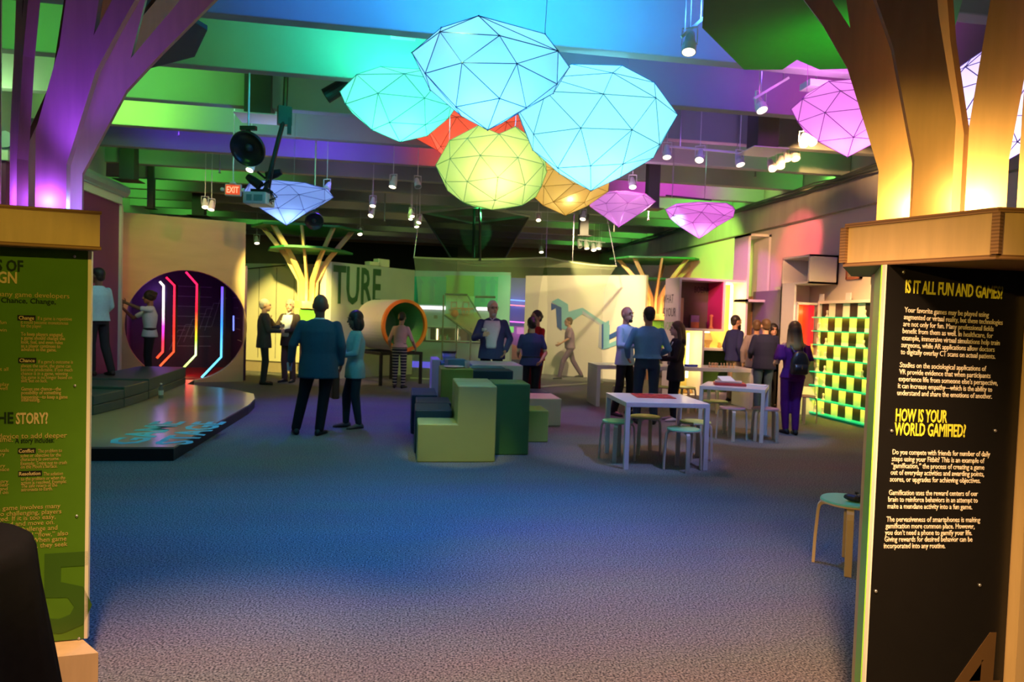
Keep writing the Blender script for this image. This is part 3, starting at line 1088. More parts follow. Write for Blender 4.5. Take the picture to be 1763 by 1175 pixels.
# ------------------------------------------------------------------ big tube on a black table frame
ty = R(33)
rim = P(697, 562, 15.3)
tf = Frame((rim.x, rim.y, 0), ty)
Rr, Lt = 0.58, 1.22
zc = 1.32
tb = thing('display_tube', 'huge white drum lying on a black frame, with an orange rim and a green inside', 'drum', (rim.x, rim.y, 0), ty)
rotx = Matrix.Rotation(R(-90), 3, 'X')     # z axis -> +y
MB().lathe([(Rr, 0.02), (Rr, Lt), (0, Lt+0.01), (0, Lt-0.02), (Rr-0.05, Lt-0.03), (Rr-0.05, 0.02), (Rr, 0.02)], 48, (0, 0, zc), rotx, caps=False).build('drum_wall', M('drum_white', (0.72, 0.68, 0.66), 0.5, 0.04), tb, smooth=False)
MB().lathe([(Rr-0.055, 0.03), (Rr-0.055, Lt-0.04), (0.0, Lt-0.045)], 48, (0, 0, zc), rotx, caps=False).build('lining', M('green_lining', (0.16, 0.42, 0.16), 0.6, 0.05), tb, label='green lining')
MB().lathe([(Rr-0.06, -0.03), (Rr+0.01, -0.03), (Rr+0.01, 0.04), (Rr-0.06, 0.04), (Rr-0.06, -0.03)], 48, (0, 0, zc), rotx, caps=False).build('rim', M('orange_rim', (0.85, 0.22, 0.03), 0.45, 0.05), tb, label='orange rim')
fr = thing('black_table_frame', 'long black steel table frame carrying the huge white drum', 'table', (rim.x, rim.y, 0), ty)
zt_ = zc-Rr-0.012
for x in (-0.62, 0.42):
    for y in (-0.05, 1.2):
        MB().box((x, y, zt_/2), (0.055, 0.055, zt_)).build('leg', MT_BLACK, fr)
MB().box((-0.1, -0.05, zt_-0.03), (1.09, 0.055, 0.06)).box((-0.1, 1.2, zt_-0.03), (1.09, 0.055, 0.06)).box((-0.62, 0.575, zt_-0.03), (0.055, 1.2, 0.06)).box((0.42, 0.575, zt_-0.03), (0.055, 1.2, 0.06)).box((-0.1, 0.3, zt_-0.02), (1.0, 0.05, 0.04)).box((-0.1, 0.95, zt_-0.02), (1.0, 0.05, 0.04)).build('top_frame', MT_BLACK, fr)

# ------------------------------------------------------------------ exhibit wall behind the nets
ea, eb = P(704, 600, 20.6), P(876, 600, 20.0)
el = (eb-ea).to_2d().length
eang = math.atan2(eb.y-ea.y, eb.x-ea.x)
ef = Frame((ea.x, ea.y, 0), eang)
ex = thing('exhibit_wall', 'green and grey exhibit wall with a bright light band and two lit showcases behind the net', 'wall', (ea.x, ea.y, 0), eang)
GREYG = M('grey_panel', (0.40, 0.44, 0.46), 0.5, 0.04)
TEALP = M('teal_panel', (0.06, 0.50, 0.34), 0.5, 0.06, 3)


def ebox(name, px0, py0, px1, py1, y0, th, mat, label=None):
    a, b = ef.hit(px0, py0, y0), ef.hit(px1, py1, y0)
    return MB().box(((a.x+b.x)/2, y0+th/2, (a.z+b.z)/2), (abs(b.x-a.x), th, abs(a.z-b.z))).build(name, mat, ex, label=label)


ebox('back_panel', 704, 466, 876, 570, 0.10, 0.06, GREYG)
ebox('upper_panel', 708, 476, 767, 526, 0.03, 0.05, TEALP, 'teal panel with arrows')
ebox('upper_panel', 817, 476, 858, 530, 0.03, 0.05, TEALP, 'teal panel with arrows')
ebox('upper_panel', 767, 474, 817, 520, 0.05, 0.04, M('lime_panel', (0.36, 0.52, 0.10), 0.5, 0.05), 'lime panel')
ebox('upper_panel', 858, 474, 876, 580, 0.02, 0.06, M('pale_blue_panel', (0.30, 0.50, 0.52), 0.5, 0.05), 'pale blue panel')
for px in (722, 744, 832, 848):
    a = ef.hit(px, 500, 0.025)
    MB().prism([(a.x-0.07, a.z-0.35), (a.x-0.07, a.z+0.2), (a.x-0.16, a.z+0.2), (a.x, a.z+0.42), (a.x+0.16, a.z+0.2), (a.x+0.07, a.z+0.2), (a.x+0.07, a.z-0.35)], 0.012, 0.03, 'y').build('arrow', M('teal_arrow', (0.05, 0.40, 0.36), 0.5, 0.05), ex)
ebox('light_band', 712, 526.5, 766, 533.5, 0.04, 0.05, glow('white_band', (1.0, 1.0, 0.92), 2.2), 'glowing white band')
ebox('light_band', 820, 528, 846, 535, 0.04, 0.05, glow('white_band', (1.0, 1.0, 0.92), 2.2), 'glowing white band')
ebox('poster', 747, 543, 753, 549, 0.085, 0.02, M('brown_print', (0.28, 0.20, 0.16), 0.5, 0.05))
ebox('base_cabinet', 704, 588, 876, 641, -0.18, 0.34, M('grey_blue_base', (0.30, 0.38, 0.42), 0.5, 0.05))
ebox('showcase_shelf', 733, 586, 826, 589, -0.2, 0.3, WARMWHITE)
ebox('showcase_top', 733, 563, 826, 565.5, -0.2, 0.3, WARMWHITE)
for px in (735, 751, 785, 824):
    ebox('showcase_post', px-1.2, 565.5, px+1.2, 586, -0.19, 0.26, WARMWHITE)
for px in (752.5, 786.5, 823):
    ebox('showcase_lamp', px-0.6, 566.5, px+1.2, 585.5, -0.2, 0.012, glow('showcase_lamp', (1, 0.72, 0.36), 4), 'warm showcase lamp')
random.seed(3)
for k in range(9):
    px = 755+k*3.7+(7 if k > 6 else 0)
    a = ef.hit(px, 585.5, -0.08)
    h = random.uniform(0.08, 0.22)
    o = MB().lathe([(0.03, 0), (0.035, h*0.5), (0.015, h*0.75), (0.022, h)], 10).build('showcase_figure', M('figure_%d' % (k % 3), [(0.4, 0.16, 0.1), (0.15, 0.3, 0.14), (0.35, 0.3, 0.4)][k % 3], 0.5, 0.1), None, ef.w(a.x, -0.08, ef.hit(px, 586, -0.08).z+0.002))
    tag(o, 'small toy figure in the lit showcases behind the basketball game', 'figure', 'toy figures in the showcases')
# blue strip under the exhibit
ebox('light_band', 704, 622, 757, 640, -0.20, 0.012, glow('violet_band', (0.14, 0.12, 0.9), 0.9), 'violet glowing band')

# side room with neon lines between exhibit wall and mural wall
nr = thing('neon_alcove', 'blue and violet lit alcove with neon lines between the two display walls', 'alcove', (P(888, 600, 22.5).x, P(888, 600, 22.5).y, 0), R(-6))
nf = Frame(nr.location, R(-6))
MB().box((0, 0.35, 1.45), (1.6, 0.1, 2.9)).build('back_panel', M('alcove_blue', (0.10, 0.12, 0.42), 0.5, 0.06), nr)
for (z, c, n) in ((2.15, (0.15, 0.35, 1), 'blue neon line'), (1.98, (1, 0.2, 0.25), 'red neon line'), (1.43, (1, 0.15, 0.8), 'pink neon line')):
    MB().tube([(-0.6, 0.27, z+0.03), (0.6, 0.27, z-0.02)], 0.014, 6).build('neon_line', glow(n.replace(' ', '_'), c, 3.0), nr, label=n)
MB().box((-0.1, 0.2, 0.85), (1.0, 0.16, 0.9)).build('console', M('alcove_violet', (0.28, 0.12, 0.40), 0.5, 0.2, 6), nr)
MB().box((-0.18, 0.11, 1.18), (0.20, 0.02, 0.2)).build('screen', glow('green_screen', (0.25, 0.9, 0.2), 0.9), nr, label='green screen')
MB().box((0.14, 0.11, 1.15), (0.24, 0.02, 0.22)).build('screen', glow('pink_screen', (0.85, 0.25, 0.75), 0.8), nr, label='pink screen')
MB().prism([(-0.35, 0.2), (0.25, 0.2), (0.1, 0.62), (-0.12, 0.7)], 0.0, 0.1, 'y').build('floor_seat', M('orange_print', (0.65, 0.30, 0.10), 0.5, 0.2, 6), nr)
point('alcove_blue_light', nf.w(0, -0.2, 2.0), (0.1, 0.15, 1), 10, 0.1)
point('alcove_pink_light', nf.w(0.1, -0.25, 1.1), (1, 0.15, 0.8), 6, 0.1)

# ------------------------------------------------------------------ basketball game
ba, bb_ = P(764, 600, 18.6), P(812, 600, 18.6)
bang = R(-9)+R(3)
bf = Frame((ba.x, ba.y, 0), bang)
bg = thing('basketball_game', 'indoor basketball arcade game with two clear backboards and a sloping return ramp', 'arcade game', (ba.x, ba.y, 0), bang)
POLE = M('dark_olive_pole', (0.10, 0.11, 0.06), 0.5, 0.1)
a = bf.hit(766, 508, 0)
for px, top in ((764, 508), (787, 556), (811, 566)):
    p = bf.hit(px, top, 0.0)
    MB().tube([(p.x, 0, 0), (p.x, 0, p.z)], 0.022, 8).build('pole', POLE, bg)
tp0, tp1, tp2, tp3 = bf.hit(766, 507, 0), bf.hit(805, 508, 0), bf.hit(818, 511, 0), bf.hit(853, 512, 0)
MB().tube([tp0, tp1], 0.03, 8).tube([tp2, tp3], 0.03, 8).build('top_bar', MT_BLACK, bg)
r1, r2, r3, r4 = bf.hit(765, 541, 0.0), bf.hit(821, 538, 0.3), bf.hit(828, 585, -0.1), bf.hit(822, 590, -0.1)
n_ = (r2-r1).cross(r3-r1)
MB().slab([r1, r2, bf.hit(832, 560, 0.2), r3], n_, 0.02).build('return_ramp', M('ramp_tan', (0.42, 0.36, 0.14), 0.5, 0.06), bg)
MB().tube([bf.hit(765, 543, -0.02), bf.hit(826, 588, -0.12)], 0.02, 6).tube([bf.hit(805, 509, 0), bf.hit(828, 548, -0.1)], 0.018, 6).build('side_rail', POLE, bg)
REDP = M('hoop_red', (0.75, 0.10, 0.03), 0.4, 0.05)
for px in (781.5, 802):
    p = bf.hit(px, 526, 0.06)
    w2, h2 = 0.15, 0.17
    MB().box((p.x, 0.08, p.z), (0.46, 0.015, 0.5)).build('backboard', M('clear_board', (0.75, 0.80, 0.55), 0.1, 0.02, alpha=0.25), bg, label='clear backboard')
    MB().box((p.x-w2/2, 0.06, p.z), (0.012, 0.012, h2)).box((p.x+w2/2, 0.06, p.z), (0.012, 0.012, h2)).box((p.x, 0.06, p.z+h2/2), (w2, 0.012, 0.012)).box((p.x, 0.06, p.z-h2/2), (w2, 0.012, 0.012)).build('target_square', REDP, bg, label='orange target square')
    hz = p.z-0.13
    ring = [(p.x+0.13*math.cos(t*math.pi/8), -0.06+0.12*math.sin(t*math.pi/8), hz) for t in range(17)]
    MB().tube(ring, 0.010, 6).build('hoop', REDP, bg, label='red hoop')
    nt_ = MB()
    for t in range(8):
        a0 = t*math.pi/4
        nt_.tube([(p.x+0.13*math.cos(a0), -0.06+0.12*math.sin(a0), hz), (p.x+0.075*math.cos(a0+0.4), -0.06+0.07*math.sin(a0+0.4), hz-0.17)], 0.004, 4)
        nt_.tube([(p.x+0.13*math.cos(a0), -0.06+0.12*math.sin(a0), hz), (p.x+0.075*math.cos(a0-0.4), -0.06+0.07*math.sin(a0-0.4), hz-0.17)], 0.004, 4)
    nt_.build('hoop_net', M('orange_net', (0.75, 0.28, 0.08), 0.7, 0.1), bg)
MB().tube([bf.hit(777, 531, -0.04), bf.hit(816, 532, -0.04)], 0.014, 6).build('hoop_bar', REDP, bg)
bp = bf.hit(783, 540, -0.16)
bo = MB().ell((0, 0, 0), (0.105, 0.105, 0.105), 20, 12).build('basketball', M('basketball_orange', (0.80, 0.22, 0.06), 0.6, 0.08, 20, bump=0.2), None, bf.w(bp.x, -0.22, bp.z), smooth=True)
tag(bo, 'orange basketball at the left hoop of the arcade game', 'ball')

# ------------------------------------------------------------------ nets
VEIL = veil_mat('pale_veil', (0.62, 0.66, 0.42), 0.28)
VEILT = veil_mat('pale_veil_hem', (0.70, 0.75, 0.50), 0.62)
vz = 2.96
A, B, C3, D3 = P(708, 600, 16.6), P(935, 600, 15.5), P(1040, 600, 17.0), P(1056, 600, 17.3)
vt = thing('net_enclosure', 'see through pale net enclosure hanging around the basketball game', 'net', ((A.x+C3.x)/2, A.y, 0))
vo = Vector((-(A.x+C3.x)/2, -A.y, 0))


def curtain(p0, p1, t1=None, cols=16, rows=10):
    b = MB()
    vs = []
    for r in range(rows+1):
        t = r/rows
        for c in range(cols+1):
            u = c/cols
            base = p0.lerp(p1, u)
            pull = 0.10*math.sin(math.pi*t)*((u-0.5)**2*4)
            top = p0.lerp(t1 or p1, u)
            q = base.lerp(top, max(0, (t-0.75)/0.25)**2)
            inward = (p0.lerp(p1, 0.5)-base)*pull
            vs.append((q.x+vo.x+inward.x, q.y+vo.y+inward.y, 0.012+t*(vz-0.012)-0.05*math.sin(math.pi*u)*t))
    fs = [(r*(cols+1)+c, r*(cols+1)+c+1, (r+1)*(cols+1)+c+1, (r+1)*(cols+1)+c) for r in range(rows) for c in range(cols)]
    return b.add(vs, fs)


curtain(A, B).build('net_panel', VEIL, vt, smooth=True)
curtain(B, C3, D3).build('net_panel', VEIL, vt, smooth=True)
b = MB()
E3 = P(1046, 600, 17.7)
F3 = P(866, 600, 18.4)
rv = []
for i in range(9):
    for j in range(9):
        u, v = i/8, j/8
        q = (A.lerp(B, u/0.5) if u < 0.5 else B.lerp(D3, (u-0.5)/0.5)).lerp(F3.lerp(E3, u), v)
        rv.append((q.x+vo.x, q.y+vo.y, vz-0.05*math.sin(math.pi*v)*1.2-0.03*v))
b.add(rv, [(i*9+j, (i+1)*9+j, (i+1)*9+j+1, i*9+j+1) for i in range(8) for j in range(8)])
b.build('net_roof', VEIL, vt, smooth=True)
hm = MB()


def sag(p0, p1, z, n=8, s=0.05):
    return [Vector((p0.lerp(p1, k/n).x+vo.x, p0.lerp(p1, k/n).y+vo.y, z-s*math.sin(math.pi*k/n))) for k in range(n+1)]


for hp_ in (sag(A, B, vz), sag(B, D3, vz), sag(A, B, 0.03, s=0), sag(B, C3, 0.03, s=0)):
    MB().tube(hp_, 0.02, 6).build('hem', VEILT, vt, label='pale hem of the net')
wr = MB()
for (q, dx) in ((A, 0.05), (B.lerp(D3, 0.35), 0), (D3, -0.1), (B, 0.0)):
    MB().tube([(q.x+vo.x, q.y+vo.y, vz-0.02), (q.x+vo.x+dx*3, q.y+vo.y, hang_z(q.y))], 0.006, 4).build('cable', MT_STEEL, vt)

# black funnel net over the game
fn = thing('funnel_net', 'black funnel shaped net hanging from a four sided pipe frame under the beams', 'net', (P(818, 600, 16.6).x, P(818, 600, 16.6).y, 0))
fo = fn.location
tops = [G(726, 366, 4.05), G(825, 355, 4.05), G(911, 372, 4.05), G(815, 384, 4.05)]
tops = [Vector((p.x-fo.x, p.y-fo.y, 4.05)) for p in tops]
bots = [Vector((-0.62, 0.05, 2.93)), Vector((0.0, -0.6, 2.90)), Vector((0.62, 0.1, 2.93)), Vector((0.0, 0.7, 2.90))]
b = MB()
for k in range(4):
    j = (k+1) % 4
    b.add([tops[k], tops[j], bots[j], bots[k]], [(0, 1, 2, 3)])
b.build('net_side', veil_mat('black_net', (0.01, 0.012, 0.01), 0.52), fn)
b = MB()
for k in range(4):
    b.tube([tops[k], tops[(k+1) % 4]], 0.035, 8)
b.build('pipe_frame', M('green_lit_pipe', (0.30, 0.34, 0.30), 0.4, 0.05), fn)
b = MB()
for k in range(4):
    b.tube([bots[k], bots[(k+1) % 4]], 0.018, 6).tube([tops[k], bots[k]], 0.02, 6)
b.tube([(-0.09, 0.3, 2.9), (-0.09, 0.3, 4.3)], 0.03, 6).tube([(0.05, 0.2, 2.9), (0.05, 0.2, 4.3)], 0.03, 6)
b.build('dark_rope', MT_BLACK, fn)

point('funnel_green_light', (fo.x, fo.y, 4.16), (0.05, 1.0, 0.2), 9, 0.05)
# ------------------------------------------------------------------ foam blocks
VN = {k: M('vinyl_'+k, c, 0.45, 0.06, 5, spec=0.35, bump=0.04) for k, c in dict(
    olive=(0.36, 0.40, 0.16), green=(0.07, 0.20, 0.055), leaf=(0.24, 0.34, 0.07), cream=(0.62, 0.62, 0.46), navy=(0.012, 0.045, 0.075), teal=(0.04, 0.22, 0.22), mint=(0.40, 0.62, 0.50), lilac=(0.46, 0.42, 0.62)).items()}


def foam(x0, x1, y0, y1, h, k, label, z=0.0):
    o = MB().box(((x1-x0)/2, (y1-y0)/2, h/2), (x1-x0, y1-y0, h)).build('foam_block', VN[k], None, (x0, y0, z), bevel=0.014)
    return tag(o, label, 'foam block', 'foam building blocks')


fl = MB().prism([(0, 0), (0.84, 0), (0.84, 0.83), (0.42, 0.83), (0.42, 0.415), (0, 0.415)], 0, 0.46, 'y')
tag(fl.build('foam_block', VN['olive'], None, (0.17, 7.30, 0), bevel=0.014), 'olive foam block stepped like an L, nearest of the foam heap', 'foam block', 'foam building blocks')
foam(0.59, 1.02, 7.78, 8.20, 0.83, 'olive', 'tall olive foam block directly behind the stepped one')
foam(1.035, 1.45, 7.69, 8.25, 0.82, 'green', 'tall dark green foam block right of the olive stepped one')
foam(1.50, 1.85, 8.49, 9.0, 0.405, 'leaf', 'low leaf green foam block right of the dark green one')
foam(1.48, 1.68, 9.02, 9.4, 0.50, 'leaf', 'small leaf green foam block peeping over the low leaf green one')
foam(1.72, 2.32, 9.79, 10.5, 0.405, 'cream', 'low cream foam block at the right end of the heap')
foam(2.05, 2.32, 10.6, 11.2, 0.40, 'navy', 'low navy foam block behind the cream one')
foam(0.15, 0.57, 7.78, 8.38, 0.50, 'navy', 'navy foam block just behind the low step of the olive block')
foam(0.17, 0.60, 8.42, 9.02, 0.50, 'navy', 'second navy foam block from the front on the left side')
foam(0.12, 0.46, 9.06, 9.95, 0.52, 'navy', 'navy foam block farthest back on the left side')
foam(0.50, 0.93, 9.10, 9.75, 0.87, 'leaf', 'tall leaf green foam block with a plate on top')
foam(0.44, 0.57, 10.7, 11.4, 0.89, 'lilac', 'narrow lilac white foam block at the left back of the heap')
foam(0.58, 1.03, 10.6, 11.3, 0.84, 'teal', 'teal foam block behind the plate')
foam(0.95, 1.53, 9.45, 9.85, 0.83, 'navy', 'wide navy foam block in the middle of the heap')
foam(0.97, 1.50, 9.98, 10.4, 0.83, 'teal', 'teal foam block behind the wide navy one')
foam(1.05, 1.86, 10.55, 11.5, 0.83, 'mint', 'long mint foam block at the back of the heap')
pl = MB().lathe([(0.0, 0), (0.10, 0), (0.14, 0.018), (0.135, 0.02), (0.10, 0.006), (0, 0.005)], 24).build('paper_plate', MT_WHITE, None, (0.68, 9.3, 0.872), smooth=True)
tag(pl, 'white paper plate on the tall leaf green foam block', 'plate')
cu = MB().lathe([(0.0, 0), (0.030, 0), (0.038, 0.10), (0.035, 0.10), (0.028, 0.004), (0, 0.004)], 18).build('plastic_cup', M('clear_cup', (0.55, 0.65, 0.8), 0.1, 0.02, alpha=0.5), None, (0.86, 9.27, 0.872), smooth=True)
tag(cu, 'clear plastic cup beside the paper plate', 'cup')
bx = MB().box((0, 0, 0.05), (0.26, 0.2, 0.10), R(12)).build('blue_carton', M('blue_carton', (0.05, 0.20, 0.32), 0.5, 0.05), None, (0.72, 9.58, 0.872), bevel=0.006)
tag(bx, 'flat blue carton behind the paper plate', 'box')
tu = thing('plastic_tub', 'bluish clear plastic tub with a dark lid on the back foam blocks', 'tub', (0.72, 10.95, 0.842))
MB().lathe([(0, 0), (0.095, 0), (0.11, 0.14), (0.10, 0.14), (0.09, 0.006), (0, 0.006)], 20).build('tub', M('clear_tub', (0.30, 0.40, 0.75), 0.15, 0.05, alpha=0.65), tu, smooth=True)
MB().lathe([(0, 0.14), (0.115, 0.14), (0.115, 0.165), (0, 0.168)], 20).build('lid', MT_BLACK, tu, label='dark lid')

# ------------------------------------------------------------------ tables and stools
TBL = M('table_white', (0.66, 0.66, 0.70), 0.25, 0.03, spec=0.5)


def parsons(name, label, loc, rz, w, d, h, leg=0.05, top=0.05):
    t = thing(name, label, 'table', loc, rz)
    MB().box((w/2, d/2, h-top/2), (w, d, top)).build('tabletop', TBL, t, bevel=0.004)
    for x in (leg/2, w-leg/2):
        for y in (leg/2, d-leg/2):
            MB().box((x, y, (h-top)/2), (leg, leg, h-top)).build('leg', TBL, t, bevel=0.003)
    return t


T1 = parsons('square_table', 'square white table nearest the camera with a red game board on it', (2.345, 6.93, 0), R(-3.5), 0.92, 0.92, 0.72)
T2c = G(1311, 763)
T2a = R(-33)
t2w, t2d = 0.86, 0.80
o2 = Vector((T2c.x, T2c.y, 0))-Matrix.Rotation(T2a, 3, 'Z') @ Vector((t2w-0.02, 0.02, 0))
T2 = parsons('square_table', 'square white table behind the nearest one with papers and boxes on it', o2, T2a, t2w, t2d, 0.72)
lt0 = G(1030, 700)
t3r = R(-3)
T3 = thing('long_table', 'long white table with solid end panels in front of the shelving tower', 'table', (3.50, 12.05, 0), t3r)
MB().box((1.5, 0.4, 0.725), (3.0, 0.8, 0.07)).build('tabletop', TBL, T3, bevel=0.004)
MB().box((0.035, 0.4, 0.345), (0.07, 0.8, 0.69)).build('end_panel', TBL, T3, bevel=0.003)
MB().box((2.965, 0.4, 0.345), (0.07, 0.8, 0.69)).build('end_panel', TBL, T3, bevel=0.003)

T1f = Frame((2.345, 6.93, 0), R(-3.5))
gb_ = thing('game_board', 'red printed game board lying on the nearest white table', 'game board', T1f.w(0.48, 0.62, 0.721), R(-8))
MB().box((0, 0, 0.004), (0.44, 0.40, 0.008)).build('board', M('red_board', (0.45, 0.025, 0.03), 0.4, 0.3, 12), gb_)
for k in range(10):
    MB().box((-0.17+0.085*(k % 5), -0.11+0.2*(k//5)+0.02*(k % 2), 0.0088), (0.05, 0.06, 0.0016), k*0.6).build('printed_field', M('dark_print', (0.10, 0.01, 0.02), 0.4, 0.1), gb_)

T2f = Frame(o2, T2a)
for k, (x, y, z, w_, d_, h_, rz_k, mt_, nm, lb) in enumerate([
        (0.36, 0.36, 0.722, 0.42, 0.30, 0.035, 12, M('red_box', (0.50, 0.05, 0.05), 0.4, 0.2, 9), 'game_box', 'flat red game box at the bottom of the stack on the second white table'),
        (0.34, 0.38, 0.758, 0.36, 0.27, 0.02, 5, M('grey_box', (0.45, 0.38, 0.36), 0.5, 0.1), 'game_box', 'flat grey game box on top of the red box')]):
    tag(MB().box((0, 0, h_/2), (w_, d_, h_)).build(nm, mt_, None, T2f.w(x, y, z), T2a+R(rz_k), bevel=0.003), lb, 'box')
bk = MB()
bk.add([(-0.10, -0.08, 0), (0.10, -0.08, 0), (0.10, 0.08, 0.0), (-0.10, 0.08, 0.0), (-0.10, -0.08, 0.004), (0.10, -0.08, 0.004), (0.09, 0.08, 0.06), (-0.10, 0.08, 0.055)], [(0, 3, 2, 1), (4, 5, 6, 7), (0, 1, 5, 4), (1, 2, 6, 5), (2, 3, 7, 6), (3, 0, 4, 7)])
tag(bk.build('rule_booklet', MT_WHITE, None, T2f.w(0.31, 0.40, 0.779), T2a+R(30)), 'white rule booklet propped on the boxes on the second white table', 'booklet')
tag(MB().box((0, 0, 0.006), (0.21, 0.29, 0.012)).build('paper_pad', MT_WHITE, None, T2f.w(0.70, 0.60, 0.722), T2a+R(80)), 'white paper pad near the right edge of the second white table', 'paper')

BIRCH = M('birch', (0.58, 0.42, 0.22), 0.45, 0.10, 4, stretch=(4, 4, 0.6))
GREYB = M('pale_birch', (0.52, 0.48, 0.42), 0.4, 0.08, 4, stretch=(4, 4, 0.6))
SEATG = M('green_seat', (0.16, 0.55, 0.28), 0.4, 0.04)
SEATY = M('lime_seat', (0.42, 0.62, 0.14), 0.4, 0.04)  # yellow-green light on the seats is put into their colour
SEATP = M('rose_seat', (0.42, 0.20, 0.26), 0.4, 0.04)  # pale seats with the pink light on them painted in


def make_stool(label, seat, leg, loc, rz, group=None):
    t = thing('stool', label, 'stool', loc, rz, group)
    MB().lathe([(0, 0.425), (0.165, 0.425), (0.176, 0.431), (0.178, 0.440), (0.172, 0.449), (0, 0.450)], 36).build('seat', seat, t, smooth=False)
    MB().lathe([(0.1772, 0.4255), (0.1788, 0.4285), (0.1788, 0.4345), (0.1775, 0.437)], 36, caps=False).build('seat_edge', leg, t)
    for k in range(4):
        a = R(45+90*k)
        ux, uy = math.cos(a), math.sin(a)
        prof = [(0.10, 0.423), (0.155, 0.423), (0.178, 0.414), (0.190, 0.395), (0.196, 0.36), (0.207, 0.18), (0.212, 0.0)]
        ins = [(0.10, 0.403), (0.150, 0.403), (0.163, 0.397), (0.171, 0.385), (0.176, 0.355), (0.187, 0.18), (0.192, 0.0)]
        out_ = prof+ins[::-1]
        n = Vector((-uy, ux, 0))
        pts = [Vector((ux*r, uy*r, z))-n*0.022 for r, z in out_]
        MB().slab(pts, n, 0.044).build('leg', leg, t, bevel=0.003)
    return t


ns = G(1464, 985)
near = make_stool('birch stool with a green seat half hidden behind the black sign', SEATG, BIRCH, (2.935, 4.065, 0), R(12))
zst = 1.13


def st_at(px, py):
    p = G(px, py, 0.45)
    return (p.x, p.y, 0)


s1_ = make_stool('pale stool with a green seat at the left side of the nearest white table', SEATG, GREYB, st_at(1064, 724), R(20), 'stools around the tables')
proto = s1_


def more_stool(px, py, rz, label, seat, leg=None):
    r = dup(proto, st_at(px, py), rz, label)
    for c in bpy.data.objects:
        if c.parent == r and c.name.split('.')[0] == 'seat' and seat is not SEATG:
            c.data = c.data.copy()
            c.data.materials[0] = seat
    return r


more_stool(1111, 716, R(5), 'pale stool with a lime seat at the far side of the nearest white table', SEATY)
more_stool(1177, 737.5, R(38), 'pale stool with a green seat at the front right of the nearest white table', SEATG)
more_stool(1197, 725, R(10), 'pale stool with a lime seat at the back right of the nearest white table', SEATY)
more_stool(1261, 701, R(25), 'pale stool with a rose seat at the left front of the second white table', SEATP)
more_stool(1318, 702.5, R(70), 'pale stool with a rose seat at the right front of the second white table', SEATP)
more_stool(1232, 690, R(60), 'pale stool with a lime seat at the far left of the second white table', SEATY)
more_stool(1385, 681, R(15), 'pale stool standing by the white cabinet behind the woman in purple', SEATP)
for k, px in enumerate((1073, 1137, 1180, 1222)):
    more_stool(px, 664.5+k*0.9, R(20*k), ['pale stool with a lime seat tucked at the left end of the long table', 'pale stool with a lime seat under the long table, second from the left', 'pale stool with a lime seat under the long table, third from the left', 'pale stool with a lime seat under the long table, fourth from the left'][k], SEATY)

# game controller on the near stool
gc = thing('game_controller', 'black wireless game controller lying on the near green stool', 'controller', (2.965, 4.02, 0.453), R(205))
b = MB()
body = [(-0.075, 0.012), (-0.055, 0.034), (-0.02, 0.038), (0.02, 0.038), (0.055, 0.034), (0.075, 0.012), (0.082, -0.03), (0.070, -0.062), (0.055, -0.058), (0.042, -0.02), (0.015, -0.008), (-0.015, -0.008), (-0.042, -0.02), (-0.055, -0.058), (-0.070, -0.062), (-0.082, -0.03)]
cxm = (0, 0.01)
rings = []
for (s_k, z_k) in ((0.72, 0.0), (0.96, 0.012), (1.0, 0.022), (0.94, 0.036), (0.72, 0.045)):
    rings.append([Vector(((x-cxm[0])*s_k+cxm[0], (y-cxm[1])*s_k+cxm[1], z_k)) for x, y in body])
b.loft(rings)
b.build('shell', M('controller_black', (0.015, 0.015, 0.02), 0.45, 0.1), gc, bevel=0.002)
for (x, y) in ((-0.045, 0.014), (0.022, -0.002)):
    MB().lathe([(0.006, 0.040), (0.006, 0.055), (0.011, 0.057), (0.011, 0.062), (0, 0.061)], 12, (x, y, 0)).build('thumbstick', MT_BLACK, gc)
q = MB()
for k in range(4):
    q.ell((0.047+0.011*math.cos(k*math.pi/2), 0.016+0.011*math.sin(k*math.pi/2), 0.042), (0.005, 0.005, 0.004), 8, 5)
q.build('button', M('button_grey', (0.10, 0.10, 0.16), 0.3, 0.1), gc)
MB().box((-0.022, 0.0, 0.042), (0.022, 0.007, 0.005)).box((-0.022, 0.0, 0.042), (0.007, 0.022, 0.005)).build('direction_pad', MT_BLACK, gc)

# small chess set and a blue case on the long table
T3f = Frame((3.50, 12.05, 0), t3r)
CP = {'pawn': [(0.5, 0), (0.5, 0.08), (0.36, 0.14), (0.2, 0.3), (0.17, 0.55), (0.32, 0.6), (0.17, 0.64), (0.27, 0.74), (0.29, 0.84), (0.2, 0.95), (0, 1.0)],
      'king': [(0.38, 0), (0.38, 0.06), (0.28, 0.1), (0.15, 0.25), (0.11, 0.55), (0.24, 0.6), (0.12, 0.64), (0.14, 0.7), (0.22, 0.82), (0.12, 0.87), (0.04, 0.9), (0.04, 1.0), (0, 1.0)],
      'rook': [(0.45, 0), (0.45, 0.08), (0.34, 0.14), (0.24, 0.3), (0.22, 0.68), (0.34, 0.74), (0.34, 1.0), (0.24, 1.0), (0.24, 0.9), (0, 0.9)],
      'bishop': [(0.40, 0), (0.40, 0.06), (0.30, 0.12), (0.15, 0.28), (0.12, 0.58), (0.26, 0.62), (0.13, 0.66), (0.21, 0.78), (0.13, 0.92), (0.05, 0.95), (0.07, 0.98), (0, 1.0)]}
CREAMP = M('cream_piece', (0.68, 0.60, 0.50), 0.4, 0.05)


def piece_mb(kind, h):
    k = {'pawn': 0.55, 'king': 0.62, 'rook': 0.55, 'bishop': 0.58}[kind]
    return MB().lathe([(r*h*k, z*h) for r, z in CP[kind]], 14)


